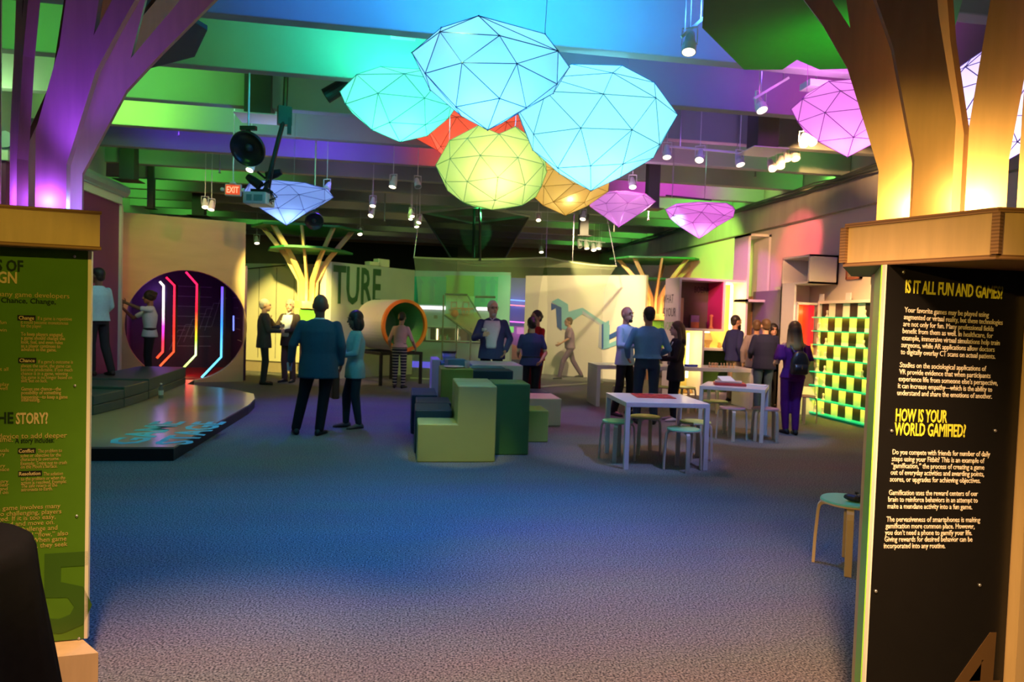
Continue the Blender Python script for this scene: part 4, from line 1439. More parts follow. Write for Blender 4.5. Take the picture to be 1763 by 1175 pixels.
pm = piece_mb('pawn', 0.085).build('chess_piece', M('tan_piece', (0.72, 0.48, 0.26), 0.45, 0.05), None, T3f.w(2.25, 0.2, 0.762), smooth=True)
tag(pm, 'small tan chess piece standing in the row on the long white table', 'chess piece', 'small chess pieces on the long table')
for k in range(1, 11):
    c = pm.copy()
    COL.objects.link(c)
    c.location = T3f.w(2.25+0.062*(k % 8), 0.2+0.09*(k//8)+0.012*(k % 3), 0.762)
tag(MB().box((0, 0, 0.02), (0.22, 0.14, 0.04)).build('blue_case', M('blue_case', (0.03, 0.05, 0.55), 0.4, 0.05), None, T3f.w(1.86, 0.25, 0.762), R(20), bevel=0.006), 'flat blue case on the long white table', 'case')

# ------------------------------------------------------------------ chess wall on the right
cwX, cwY0, cwY1, cwZ = 7.40, 9.66, 11.32, 2.03
chess = thing('chess_wall', 'tall wall chessboard with eight glowing green shelves', 'chessboard', (cwX, cwY1, 0))
n8, sqz = 8, 0.244
sqy = 1.56/8
MB().box((0.05, -0.83, 1.0), (0.08, 1.66, 2.0)).build('board', M('board_white', (0.80, 0.78, 0.62), 0.5, 0.03), chess)
dk = MB()
for r in range(8):
    for c in range(8):
        if (r+c) % 2 == 0:
            dk.box((0.007, -0.05-sqy*(c+0.5), 2.0-sqz*(r+0.5)), (0.006, sqy, sqz))
dk.build('dark_squares', M('board_black', (0.02, 0.016, 0.01), 0.4, 0.1), chess, label='black squares')
MB().box((0.02, -0.02, 1.015), (0.12, 0.05, 2.03)).box((0.02, -1.64, 1.015), (0.12, 0.05, 2.03)).box((0.02, -0.83, 2.03), (0.14, 1.66, 0.05)).build('board_frame', WARMWHITE, chess)
for r in range(8):
    z = 2.0-sqz*(r+1)
    MB().box((-0.07, -0.83, z), (0.15, 1.68, 0.018)).build('shelf', M('green_acrylic', (0.02, 0.55, 0.25), 0.25, 0.03, emit=(0.0, 0.75, 0.28), estr=0.55), chess, label='glowing green shelf')
    if r < 7:
        area('shelf_light', (cwX-0.07, cwY1-0.83, z-0.015), (cwX+0.02, cwY1-0.83, z-0.25), (1.0, 0.80, 0.03), 3.6, 1.5, 0.05)
kinds = ['bishop', 'rook', 'king', 'rook', 'king', 'rook', 'bishop', 'pawn']
ordn = ['top', 'second', 'third', 'fourth', 'fifth', 'sixth', 'seventh', 'lowest']
for r in range(8):
    z = 2.0-sqz*(r+1)+0.010
    h = 0.17 if kinds[r] == 'king' else 0.14
    o = piece_mb(kinds[r], h).build('chess_piece', CREAMP, None, (cwX-0.075, cwY1-0.12, z), smooth=True)
    tag(o, 'cream chess %s at the left end of the %s green shelf' % (kinds[r], ordn[r]), 'chess piece', 'chess pieces on the wall chessboard')
    o = piece_mb('pawn', 0.12).build('chess_piece', CREAMP, None, (cwX-0.075, cwY1-0.33, z), smooth=True)
    tag(o, 'cream chess pawn second from the left on the %s green shelf' % ordn[r], 'chess piece', 'chess pieces on the wall chessboard')
    if r in (0, 2, 4):
        o = piece_mb('pawn', 0.12).build('chess_piece', CREAMP, None, (cwX-0.075, cwY0+0.33, z), smooth=True)
        tag(o, 'cream chess pawn at the right end of the %s green shelf' % ordn[r], 'chess piece', 'chess pieces on the wall chessboard')

# ------------------------------------------------------------------ white shelf units along the right wall
SHW = M('shelf_white', (0.70, 0.66, 0.62), 0.45, 0.03)
tall = thing('tall_shelf', 'tall white shelf tower with an open box at its top, left of the chessboard', 'shelf', (6.94, 11.41, 0))
t_ = 0.035
b = MB()
b.box((t_/2, 0.225, 1.17), (t_, 0.45, 2.34)).box((0.28, 0.43, 1.17), (0.56, 0.04, 2.34))
b.build('side_panel', SHW, tall)
b = MB()
zb0, zb1, yb0, yb1, xb1 = 2.34, 2.85, -0.43, 0.45, 0.555
b.box((xb1/2, (yb0+yb1)/2, zb0+t_/2), (xb1, yb1-yb0, t_)).box((xb1/2, (yb0+yb1)/2, zb1-t_/2), (xb1, yb1-yb0, t_))
b.box((xb1/2, yb0+t_/2, (zb0+zb1)/2), (xb1, t_, zb1-zb0)).box((xb1/2, yb1-t_/2, (zb0+zb1)/2), (xb1, t_, zb1-zb0)).box((xb1-t_/2, (yb0+yb1)/2, (zb0+zb1)/2), (t_, yb1-yb0, zb1-zb0))
b.build('open_box', SHW, tall)

cab = thing('striped_cabinet', 'white cabinet with a glowing red and orange striped front beside the chessboard', 'cabinet', (6.95, 11.34, 0))
MB().box((0.2, 0.0, 2.0), (0.40, 0.06, 0.04)).box((0.012, 0.0, 1.54), (0.025, 0.06, 0.92)).box((0.14, -0.10, 1.06), (0.27, 0.26, 0.04)).build('cabinet_body', SHW, cab)
MB().box((0.2, -0.02, 0.25), (0.40, 0.06, 0.5)).build('base_panel', SHW, cab)
MB().box((0.2, 0.02, 0.78), (0.40, 0.03, 0.55)).build('dark_recess', M('recess_grey', (0.10, 0.08, 0.10), 0.6, 0.1), cab)
cols = ['#ff5a1e', '#ff4a18', '#ff3018', '#ff2a2a', '#f01838', '#ff2030']
for k, c in enumerate(cols):
    MB().box((0.055+0.055*k, 0.025, 1.53), (0.055, 0.02, 0.88)).build('stripe', M('stripe_%d' % k, c, 0.4, 0.05, emit=c, estr=0.45), cab, label='glowing red or orange stripe')
MB().box((0.028, 0.03, 1.56), (0.012, 0.012, 0.84)).build('light_strip', glow('cab_strip', (1, 0.8, 0.5), 5), cab)
for k in range(5):
    h = (0.10, 0.16, 0.08, 0.13, 0.2)[k]
    o = MB().lathe([(0.03, 0), (0.032, h*0.6), (0.012, h*0.75), (0.02, h)], 12).build('display_figure', M('amber_figure', (0.75, 0.40, 0.12), 0.4, 0.08), None, (6.99+0.05*k, 11.2+0.03*(k % 2), 1.082), smooth=True)
    tag(o, 'small amber figure standing in front of the red striped cabinet front', 'figure', 'amber figures in the striped cabinet')
point('cabinet_light', (7.10, 11.25, 1.85), (1, 0.5, 0.2), 1.6, 0.03)

pk0 = QX(1324, 500, 7.5)
pf_ = Frame((0, pk0.y, 0), 0)
a0, a1 = pf_.hit(1289.5, 402, 0), pf_.hit(1324, 521, 0)
hb = thing('wall_box', 'tall narrow open white box hung high on the right wall in pink light', 'shelf', (a0.x, pk0.y, a1.z))
bw, bh, bd = 7.5-a0.x, a0.z-a1.z, 0.62
b = MB()
t_ = 0.05
b.box((t_/2, bd/2, bh/2), (t_, bd, bh)).box((bw-t_/2, bd/2, bh/2), (t_, bd, bh)).box((bw/2, bd/2, t_/2), (bw, bd, t_)).box((bw/2, bd/2, bh-t_/2), (bw, bd, t_))
b.build('box_frame', SHW, hb)
dc = thing('wall_panel', 'dim grey violet wall panel between the shelving tower and the tall white shelf', 'panel', (7.42, 11.9, 0))
MB().box((0.04, 0.95, 1.15), (0.08, 1.86, 2.3)).build('panel', M('violet_grey', (0.20, 0.15, 0.24), 0.6, 0.06), dc)
MB().box((0.03, 2.0, 1.1), (0.10, 0.22, 2.2)).build('side_board', M('rust_board', (0.36, 0.16, 0.08), 0.6, 0.08), dc)
MB().box((-0.02, 0.40, 2.33), (0.22, 0.78, 0.05)).build('ledge', SHW, dc)

# shelving tower with the favourite question
c0 = P(1167, 560, 13.9)
sang = R(6)
sf_ = Frame((c0.x, c0.y, 0), sang)
sh = thing('shelving_tower', 'white shelving tower with lit compartments and WHAT IS YOUR FAVORITE on its side', 'shelf', (c0.x, c0.y, 0), sang)


def sx_(px, py=560):
    return sf_.hit(px, py, 0).x


def sz_(px, py):
    return sf_.hit(px, py, 0).z


X0, X1, X2, X3 = 0.0, sx_(1212), sx_(1247), sx_(1286)
ZT, ZM, ZS = sz_(1180, 478), sz_(1200, 566), sz_(1230, 600)
dp = 0.60
t_ = 0.05


def panel(b, x0, x1, z0, z1, y0=0.0, y1=dp):
    return b.box(((x0+x1)/2, (y0+y1)/2, (z0+z1)/2), (x1-x0, y1-y0, z1-z0))


b = MB()
panel(b, X0, X0+t_, 0, ZT)
b.build('side_panel', SHW, sh, label='side panel with the question')
b = MB()
panel(b, X0+t_, X3, ZT-t_, ZT)
panel(b, X0+t_, X2, ZM-t_, ZM)
panel(b, X2-t_, X2, ZM, ZT-t_)
panel(b, X3-t_, X3, 0, ZT-t_)
panel(b, X1-t_/2, X1+t_/2, 0, ZM-t_)
panel(b, X1+t_/2, X3-t_, ZS-t_, ZS)
panel(b, X0+t_, X1-t_/2, 0.0, 0.1)
panel(b, X1+t_/2, X3-t_, 0.0, 0.1)
b.build('shelf_frame', SHW, sh, bevel=0.004)
b = MB()
panel(b, X0+t_, X2-t_, ZM, ZT-t_, dp-0.03, dp-0.01)
b.build('back_panel', M('smoky_panel', (0.12, 0.09, 0.07), 0.35, 0.1), sh, label='dark back panel')
b = MB()
panel(b, X2-t_-0.012, X2-t_, ZM, ZT-t_, 0.02, dp-0.03)
b.build('lining', M('magenta_lining', (0.50, 0.03, 0.12), 0.4, 0.05), sh, label='crimson lining')
b = MB()
panel(b, X2, X3-t_, ZS, ZT-t_, dp-0.03, dp-0.01)
panel(b, X0+t_, X2, ZS, ZM-t_, dp-0.03, dp-0.01)
panel(b, X0+t_, X1, 0.1, ZS, dp-0.03, dp-0.01)
b.build('back_panel', M('yellow_panel', (0.80, 0.68, 0.20), 0.5, 0.05), sh, label='yellow back panel')
b = MB()
panel(b, X1+t_/2, X3-t_, 0.1, ZS-t_, dp-0.03, dp-0.01)
b.build('back_panel', M('dark_green_panel', (0.06, 0.16, 0.03), 0.5, 0.1), sh, label='dark green back panel')
for (x, z0, z1) in ((sx_(1262), ZM, ZT-0.1), (sx_(1190), 0.45, ZM-0.1)):
    MB().box((x, 0.10, (z0+z1)/2), (0.045, 0.03, z1-z0)).build('light_strip', glow('tower_strip', (1.0, 0.85, 0.45), 5.5), sh, label='bright vertical light strip')
for (x, z) in ((sx_(1180), ZM-t_-0.02), (sx_(1222), ZM-t_-0.02), (sx_(1258), ZT-t_-0.03)):
    MB().box((x, 0.15, z), (0.16, 0.06, 0.025)).build('downlight', glow('tower_strip', (1.0, 0.85, 0.45), 5.5), sh)
for (x, z, pw__) in ((X2+0.2, ZT-0.3, 7), (X2+0.2, ZM, 6), (X0+0.25, ZM-0.25, 7), (X0+0.25, 0.8, 5), (X1+0.25, ZM-0.2, 6)):
    point('tower_lamp', sf_.w(x, 0.22, z), (1.0, 0.78, 0.25), pw__, 0.05)
bo0, bo1 = sf_.hit(1195.5, 504, dp-0.032), sf_.hit(1223, 503, dp-0.032)
text('BOEING', MT_BLACK, sh, (bo0.x, dp-0.032, bo0.z), UPRIGHT, 0.19, fit=bo1.x-bo0.x, bold=0.01)
SIDE = (R(90), 0, R(-90))
for i, s_ in enumerate(('WHAT', 'IS YOUR')):
    text(s_, M('grey_letters', (0.10, 0.10, 0.10), 0.5, 0.05), sh, (-0.003, 0.68, ZT-0.52-0.28*i), SIDE, 0.26, fit=0.46+0.12*i, bold=0.0)
text('FAVORITE?', M('lime_letters', (0.22, 0.55, 0.12), 0.5, 0.05), sh, (-0.003, 0.71, ZT-1.08), SIDE, 0.24, fit=0.66)
# things on the shelves
b = MB().box((0, 0, 0.31), (0.09, 0.09, 0.62))
tag(b.build('wooden_block', M('pale_wood', (0.58, 0.38, 0.24), 0.5, 0.08), None, sf_.w(sx_(1181), 0.25, ZM+0.003), sang), 'tall pale wooden block in the dark compartment of the shelving tower', 'block')
pb = thing('picture_box', 'colourful picture box standing in the dark compartment of the shelving tower', 'box', sf_.w(sx_(1210), 0.35, ZM+0.003), sang)
MB().box((0, 0, 0.14), (0.22, 0.06, 0.28)).build('box', M('dark_box', (0.08, 0.06, 0.05), 0.5, 0.1), pb)
MB().box((0.0, -0.034, 0.20), (0.19, 0.006, 0.14)).build('print', M('violet_print', (0.30, 0.16, 0.45), 0.4, 0.5, 9), pb, label='violet print')
MB().box((0.0, -0.034, 0.07), (0.19, 0.006, 0.12)).build('print', M('red_print', (0.50, 0.16, 0.08), 0.4, 0.5, 9), pb, label='red print')
tag(MB().lathe([(0.05, 0), (0.045, 0.03), (0.03, 0.05), (0.03, 0.24), (0.045, 0.26), (0.03, 0.29), (0, 0.30)], 14).build('wooden_tower', M('red_wood', (0.60, 0.20, 0.10), 0.5, 0.08), None, sf_.w(sx_(1233), 0.2, ZM+0.003), smooth=True), 'slim red wooden tower toy in the dark compartment of the shelving tower', 'toy')
tag(MB().lathe([(0.0, 0), (0.05, 0), (0.06, 0.06), (0.14, 0.16), (0.03, 0.36), (0.0, 0.38)], 4).build('pyramid_puzzle', M('gold_wood', (0.70, 0.46, 0.14), 0.5, 0.08), None, sf_.w(sx_(1231), 0.25, ZS+0.003), R(20)), 'wooden pyramid puzzle in the lit middle compartment of the shelving tower', 'puzzle')
lb = thing('info_panel', 'green information panel in the lit right compartment of the shelving tower', 'sign', sf_.w(sx_(1270), 0.6, sz_(1270, 545)), sang)
MB().box((0, 0, 0), (0.24, 0.02, 0.42)).build('panel', M('lime_panel2', (0.22, 0.42, 0.05), 0.5, 0.05), lb)
q = MB()
for k in range(4):
    q.box((-0.01, -0.013, 0.14-0.07*k), (0.17-0.02*(k % 2), 0.004, 0.022))
q.build('printed_lines', MT_WHITE, lb)
for k in range(7):
    h = (0.16, 0.1, 0.13, 0.09, 0.15, 0.1, 0.12)[k]
    x, z = [(1176, 0.55), (1185, 0.55), (1197, 0.55), (1206, 0.55), (1216, ZS), (1224, ZS), (1254, ZS)][k]
    zz = z if z > 0.6 else 0.103
    o = MB().lathe([(0.04, 0), (0.05, h*0.3), (0.03, h*0.6), (0.045, h*0.85), (0.01, h)], 12).build('shelf_toy', M('brass_toy', (0.62, 0.38, 0.10), 0.4, 0.1), None, sf_.w(sx_(x), 0.3, zz), smooth=True)
    tag(o, 'small golden toy in the lit compartments of the shelving tower', 'toy', 'golden toys in the shelving tower')

# framed pictures, cards and pipes on the right wall
for (p0, p1, mt_, lb_) in (((1457, 463), (1482, 480), M('rust_frame', (0.45, 0.16, 0.08), 0.5, 0.1), 'small rust framed picture above the chessboard'), ((1501, 466), (1524, 489), M('dark_frame', (0.03, 0.025, 0.02), 0.5, 0.1), 'small dark framed colourful picture above the chessboard by the sign column')):
    a, c = QX(p0[0], p0[1], XR-0.03), QX(p1[0], p1[1], XR-0.03)
    f = thing('framed_picture', lb_, 'picture', (XR-0.02, (a.y+c.y)/2, (a.z+c.z)/2))
    w_, h_ = abs(a.y-c.y), abs(a.z-c.z)
    q = MB()
    for s in (-1, 1):
        q.box((0, s*(w_/2-0.02), 0), (0.04, 0.04, h_)).box((0, 0, s*(h_/2-0.02)), (0.04, w_, 0.04))
    q.build('picture_frame', mt_, f)
    MB().box((-0.005, 0, 0), (0.01, w_-0.06, h_-0.06)).build('picture', M('mixed_print_'+lb_[6:10], (0.45, 0.32, 0.16), 0.5, 0.7, 22), f)
for (px, py, lb_) in ((1412, 511, 'small white card standing above the left corner of the chessboard'), (1458, 506, 'small white card standing on top of the chessboard frame')):
    a = QX(px, py, 7.38)
    tag(MB().box((0, 0, 0.055), (0.02, 0.13, 0.13)).build('white_card', MT_WHITE, None, (7.40, a.y-0.02, 2.06)), lb_, 'card')
pp = MB()
rr_ = random.Random(5)
for k in range(5):
    pts = []
    for j in range(26):
        y = 8.0+0.66*j
        pts.append((XR-0.14-0.05*k+0.02*math.sin(j*1.3+k), y, 4.13-0.012*k+0.05*math.sin(0.6*j+k*1.1)+0.03*rr_.random()))
    pp.tube(pts, 0.028 if k < 2 else 0.014, 6)
tag(pp.build('cable_bundle', M('dark_cable', (0.05, 0.06, 0.07), 0.5, 0.2), None), 'bundle of dark cables and pipes running along the concrete band of the right wall', 'cables')

# ------------------------------------------------------------------ people
SKIN = {'light': M('skin_light', (0.62, 0.36, 0.26), 0.5, 0.05), 'tan': M('skin_tan', (0.42, 0.23, 0.15), 0.5, 0.05), 'brown': M('skin_brown', (0.16, 0.075, 0.045), 0.45, 0.06)}
HAIRM = {'grey': M('hair_grey', (0.36, 0.34, 0.32), 0.6, 0.3, 60), 'dark': M('hair_dark', (0.018, 0.013, 0.011), 0.5, 0.3, 60), 'brown': M('hair_brown', (0.10, 0.055, 0.03), 0.5, 0.3, 60), 'white': M('hair_white', (0.55, 0.52, 0.50), 0.6, 0.2, 60)}


def ombre():
    mt = bpy.data.materials.new('hair_ombre')
    mt.use_nodes = True
    nt = mt.node_tree
    tc = nt.nodes.new('ShaderNodeTexCoord')
    sp = nt.nodes.new('ShaderNodeSeparateXYZ')
    mr = nt.nodes.new('ShaderNodeMapRange')
    mr.inputs[1].default_value = 1.24
    mr.inputs[2].default_value = 1.50
    rp = nt.nodes.new('ShaderNodeValToRGB')
    rp.color_ramp.elements[0].color = (0.55, 0.36, 0.12, 1)
    rp.color_ramp.elements[1].color = (0.05, 0.03, 0.02, 1)
    nt.links.new(tc.outputs['Object'], sp.inputs[0])
    nt.links.new(sp.outputs['Z'], mr.inputs[0])
    nt.links.new(mr.outputs[0], rp.inputs[0])
    nt.links.new(rp.outputs[0], nt.nodes['Principled BSDF'].inputs['Base Color'])
    return mt


def cloth(name, c, rough=0.85):
    return M('cloth_'+name, c, rough, 0.10, 30, bump=0.05, spec=0.2)


def remesh(o, vox, smooth=3):
    md = o.modifiers.new('remesh', 'REMESH')
    md.mode = 'VOXEL'
    md.voxel_size = vox
    md.use_smooth_shade = True
    if smooth:
        s = o.modifiers.new('smooth', 'SMOOTH')
        s.factor = 0.5
        s.iterations = smooth
    return o


def stripes_mat():
    mt = bpy.data.materials.new('cloth_striped')
    mt.use_nodes = True
    nt = mt.node_tree
    b = nt.nodes['Principled BSDF']
    b.inputs['Roughness'].default_value = 0.85
    tc = nt.nodes.new('ShaderNodeTexCoord')
    w = nt.nodes.new('ShaderNodeTexWave')
    w.bands_direction = 'Z'
    w.inputs['Scale'].default_value = 5.0
    rp = nt.nodes.new('ShaderNodeValToRGB')
    rp.color_ramp.interpolation = 'CONSTANT'
    rp.color_ramp.elements[0].color = (0.015, 0.015, 0.02, 1)
    rp.color_ramp.elements[1].color = (0.45, 0.40, 0.28, 1)
    rp.color_ramp.elements[1].position = 0.8
    nt.links.new(tc.outputs['Object'], w.inputs[0])
    nt.links.new(w.outputs['Fac'], rp.inputs[0])
    nt.links.new(rp.outputs[0], b.inputs['Base Color'])
    return mt


def hand_mb(b, w, d, n, side, curl=0.5, point=False):
    """palm, four unequal bent fingers and a thumb; d = hand direction, n = palm side normal"""
    d = d.normalized()
    n = (n-d*n.dot(d)).normalized()
    x = d.cross(n)*side
    m = Matrix((x, d, n)).transposed()
    b.ell(w+d*0.045, (0.040, 0.054, 0.017), 10, 7, m)
    for k, (off, ln) in enumerate(((-0.031, 0.072), (-0.0105, 0.082), (0.0105, 0.076), (0.031, 0.058))):
        c = curl*(0.9+0.12*k)
        if point:
            c = 0.02 if k == 0 else 1.3
        p0 = w+d*0.088+x*off
        d1 = (d*math.cos(c*0.6)+n*math.sin(c*0.6))
        d2 = (d*math.cos(c*1.5)+n*math.sin(c*1.5))
        p1 = p0+d1*ln*0.5+x*off*0.12
        p2 = p1+d2*ln*0.5
        b.cap(p0-d*0.02, p1, 0.0088, 0.0082, 8)
        b.cap(p1, p2, 0.0082, 0.0070, 8)
    t0 = w+d*0.025-x*0.032
    t1 = t0+(d*0.55-x*0.70+n*0.35)*0.045
    t2 = t1+(d*0.85-x*0.25+n*0.35)*0.032
    b.cap(t0, t1, 0.0115, 0.0100, 8)
    b.cap(t1, t2, 0.0100, 0.0080, 8)


def person(label, loc, rz, H, skin='light', hair='short', hcol='dark', top='jacket', tmat=None, pmat=None, shoe=None,
           arms=None, feet=((-0.10, 0.0), (0.10, 0.0)), foot_turn=(0.2, -0.2), lean=0.0, wide=1.0, belly=0.0, female=False, look=0.0, nod=0.0,
           hem=0.80, extras=(), shirt=None, curl=0.5, point=None, sleeve=1.0, name='person', head=1.12):
    s = H/1.75
    root = thing(name, label, 'person', loc, rz)
    V = lambda *a: Vector(a)*s
    sw_ = (0.172 if female else 0.192)*wide

    def yo(z):
        return lean*max(0, (z-0.93)/0.5)**1.2

    neck = Vector((0, yo(1.47), 1.47-0.25*abs(lean)))
    dzl = -0.25*abs(lean)
    Hd = Vector((0, yo(1.63)+0.015, 1.632+dzl*1.2))
    sh = {-1: Vector((-sw_, yo(1.42), 1.42+dzl)), 1: Vector((sw_, yo(1.42), 1.42+dzl))}
    arms = arms or {}
    dflt = {-1: (Vector((-sw_-0.06, yo(1.15)-0.02, 1.14+dzl)), Vector((-sw_-0.055, yo(1.1)+0.05, 0.90+dzl))), 1: (Vector((sw_+0.06, yo(1.15)-0.02, 1.14+dzl)), Vector((sw_+0.055, yo(1.1)+0.05, 0.90+dzl)))}
    el, wr_ = {}, {}
    for sd in (-1, 1):
        e, w = arms.get(sd, dflt[sd])
        el[sd], wr_[sd] = Vector(e), Vector(w)
    hip = {-1: Vector((-0.092*wide, 0, 0.90)), 1: Vector((0.092*wide, 0, 0.90))}
    ank, kn = {}, {}
    for i, sd in enumerate((-1, 1)):
        fx, fy = feet[i][0], feet[i][1]
        fz = feet[i][2] if len(feet[i]) > 2 else 0
        ank[sd] = Vector((fx, fy, 0.085+fz))
        kn[sd] = (hip[sd]+ank[sd])/2+Vector((0, 0.035+0.10*abs(fy), 0.01))
    hm = Matrix.Rotation(look, 3, 'Z') @ Matrix.Rotation(-nod, 3, 'X')

    def hp(x, y, z):
        return Hd+hm @ Vector((x, y, z))
    # --- continuous body
    b = MB()
    pivot = Hd+Vector((0, -0.01, -0.085))

    def big_head(mb):
        mb.v = [tuple(pivot+(Vector(v)-pivot)*head) for v in mb.v]
        return mb
    b.ell(hp(0, -0.008, 0.018), (0.074, 0.096, 0.098), 16, 12, hm)
    b.ell(hp(0, 0.022, -0.045), (0.058, 0.070, 0.068), 14, 10, hm)
    b.ell(hp(0, 0.062, -0.088), (0.030, 0.024, 0.022), 10, 7, hm)
    b.cap(hp(0, 0.084, 0.012), hp(0, 0.106, -0.022), 0.009, 0.014, 8)
    b.ell(hp(0, 0.086, -0.058), (0.026, 0.010, 0.009), 8, 6, hm)
    b.ell(hp(0, 0.078, 0.030), (0.050, 0.016, 0.010), 8, 6, hm)
    for sd in (-1, 1):
        b.ell(hp(sd*0.076, -0.012, -0.006), (0.010, 0.020, 0.032), 8, 6, hm)
    big_head(b)
    b.cap(neck+Vector((0, -0.005, -0.05)), hp(0, -0.015, -0.05), 0.056*wide**0.5, 0.052*wide**0.5)
    f = 0.94
    prof = [(0.86, 0.130, 0.090), (0.95, 0.130, 0.090), (1.05, 0.115, 0.08), (1.2, 0.130, 0.09), (1.33, 0.140, 0.085), (1.42, 0.105, 0.065), (1.47, 0.055, 0.05)]

    def rings(pr, infl=0.0, n=20):
        out = []
        for z, rx, ry in pr:
            rx2, ry2 = rx*wide+infl, ry*(0.6+0.4*wide)+infl
            bf_ = belly*math.exp(-((z-1.06)/0.13)**2)
            zz = z+dzl*max(0, (z-0.93)/0.54)
            out.append([Vector((rx2*math.cos(2*math.pi*k/n), yo(z)+(ry2+(bf_ if math.sin(2*math.pi*k/n) > 0 else 0)*max(0, math.sin(2*math.pi*k/n)))*math.sin(2*math.pi*k/n), zz)) for k in range(n)])
        return out
    b.loft(rings(prof))
    for i, sd in enumerate((-1, 1)):
        b.cap(sh[sd]-Vector((sd*0.02, 0, 0.02)), el[sd], 0.040, 0.034)
        b.cap(el[sd], wr_[sd], 0.038, 0.026)
        d = (wr_[sd]-el[sd])
        inner = Vector((-sd, 0.25, 0.0))
        if abs(d.normalized().dot(inner.normalized())) > 0.9:
            inner = Vector((0, 0, -1))
        hand_mb(b, wr_[sd], d, inner, -sd, curl, point == sd)
        b.cap(hip[sd], kn[sd], 0.066, 0.048)
        b.cap(kn[sd], ank[sd], 0.050, 0.036)
        ft = Vector((math.sin(-foot_turn[i]), math.cos(foot_turn[i]), 0))
        b.cap(ank[sd]-Vector((0, 0, 0.03)), ank[sd]+ft*0.12-Vector((0, 0, 0.055)), 0.034, 0.024)
    b.v = [tuple(Vector(v)*s) for v in b.v]
    remesh(b.build('body', SKIN[skin], root), 0.0072, 2)

    def part(nm, mb, mat, vox=0.013, sm=3, lab=None):
        if nm in ('eye', 'eyebrow', 'mouth', 'hair', 'glasses', 'beard', 'cap'):
            big_head(mb)
        mb.v = [tuple(Vector(v)*s) for v in mb.v]
        o = mb.build(nm, mat, root, label=lab)
        if vox:
            remesh(o, vox, sm)
        else:
            for p in o.data.polygons:
                p.use_smooth = True
        return o
    for sd in (-1, 1):
        q = MB()
        q.ell(hp(sd*0.031, 0.0835, 0.012), (0.012, 0.008, 0.006), 10, 6, hm)
        part('eye', q, M('eye_dark', (0.03, 0.02, 0.02), 0.2), 0, lab=None)
        q = MB()
        q.ell(hp(sd*0.031, 0.090, 0.034), (0.020, 0.006, 0.004), 8, 5, hm)
        part('eyebrow', q, HAIRM[hcol if hcol in HAIRM else 'brown'], 0)
    q = MB()
    q.ell(hp(0, 0.0945, -0.058), (0.021, 0.006, 0.004), 8, 5, hm)
    part('mouth', q, M('lips', (0.30, 0.09, 0.08), 0.4), 0)
    # --- trousers
    if pmat is not None:
        q = MB()
        q.loft(rings([(0.84, 0.155, 0.118), (0.93, 0.168, 0.122), (1.0, 0.160, 0.118), (1.045, 0.152, 0.112)]))
        for sd in (-1, 1):
            q.cap(hip[sd]-Vector((0, 0, 0.02)), kn[sd], 0.088*wide, 0.070)
            q.cap(kn[sd], ank[sd]+Vector((0, 0, 0.0)), 0.074, 0.060 if not female else 0.050)
        part('trousers', q, pmat)
    for i, sd in enumerate((-1, 1)):
        q = MB()
        ft = Matrix.Rotation(foot_turn[i], 3, 'Z')
        rg = []
        for (y, wx, hz) in ((-0.075, 0.026, 0.055), (-0.055, 0.038, 0.085), (0.0, 0.041, 0.095), (0.06, 0.044, 0.068), (0.12, 0.046, 0.052), (0.165, 0.036, 0.042), (0.19, 0.016, 0.028)):
            ring = []
            for k in range(10):
                a = 2*math.pi*k/10
                ring.append(Vector((ank[sd].x, ank[sd].y, ank[sd].z-0.085))+ft @ Vector((wx*math.cos(a), y, max(0.0, hz*(0.5+0.5*math.sin(a))))))
            rg.append(ring)
        q.loft(rg)
        part('shoe', q, shoe or MT_BLACK, 0)
    # --- upper garment
    infl = 0.0
    if female:
        up = [(hem, 0.196, 0.146), (0.93, 0.182, 0.136), (1.05, 0.142, 0.108), (1.2, 0.158, 0.132), (1.30, 0.164, 0.135), (1.38, 0.158, 0.105), (1.435, 0.128, 0.085), (1.475, 0.066, 0.064)]
    else:
        up = [(hem, 0.204, 0.150), (0.93, 0.192, 0.138), (1.05, 0.172, 0.124), (1.2, 0.186, 0.134), (1.33, 0.192, 0.128), (1.40, 0.172, 0.105), (1.445, 0.135, 0.085), (1.482, 0.074, 0.070)]
    if hem > 0.93:
        up = [u for u in up if u[0] >= hem and u[0] != 0.93]
        if up[0][0] > hem+0.01:
            up = [(hem, up[0][1], up[0][2])]+up
    if top:
        q = MB()
        q.loft(rings(up, 0.008 if top == 'jacket' else 0.0))
        for sd in (-1, 1):
            r0_, r1_, r2_ = (0.068, 0.057, 0.045) if top == 'jacket' else (0.062, 0.052, 0.040)
            if female:
                r0_, r1_, r2_ = r0_*0.86, r1_*0.86, r2_*0.9
            if sleeve >= 1.0:
                q.cap(sh[sd]*1.0+Vector((-sd*0.02, 0, -0.02)), el[sd], r0_, r1_)
                q.cap(el[sd], el[sd].lerp(wr_[sd], 0.97), r1_, r2_)
            elif sleeve > 0:
                q.cap(sh[sd]+Vector((-sd*0.02, 0, -0.02)), sh[sd].lerp(el[sd], sleeve), r0_, r0_*0.95)
        part(top, q, tmat)
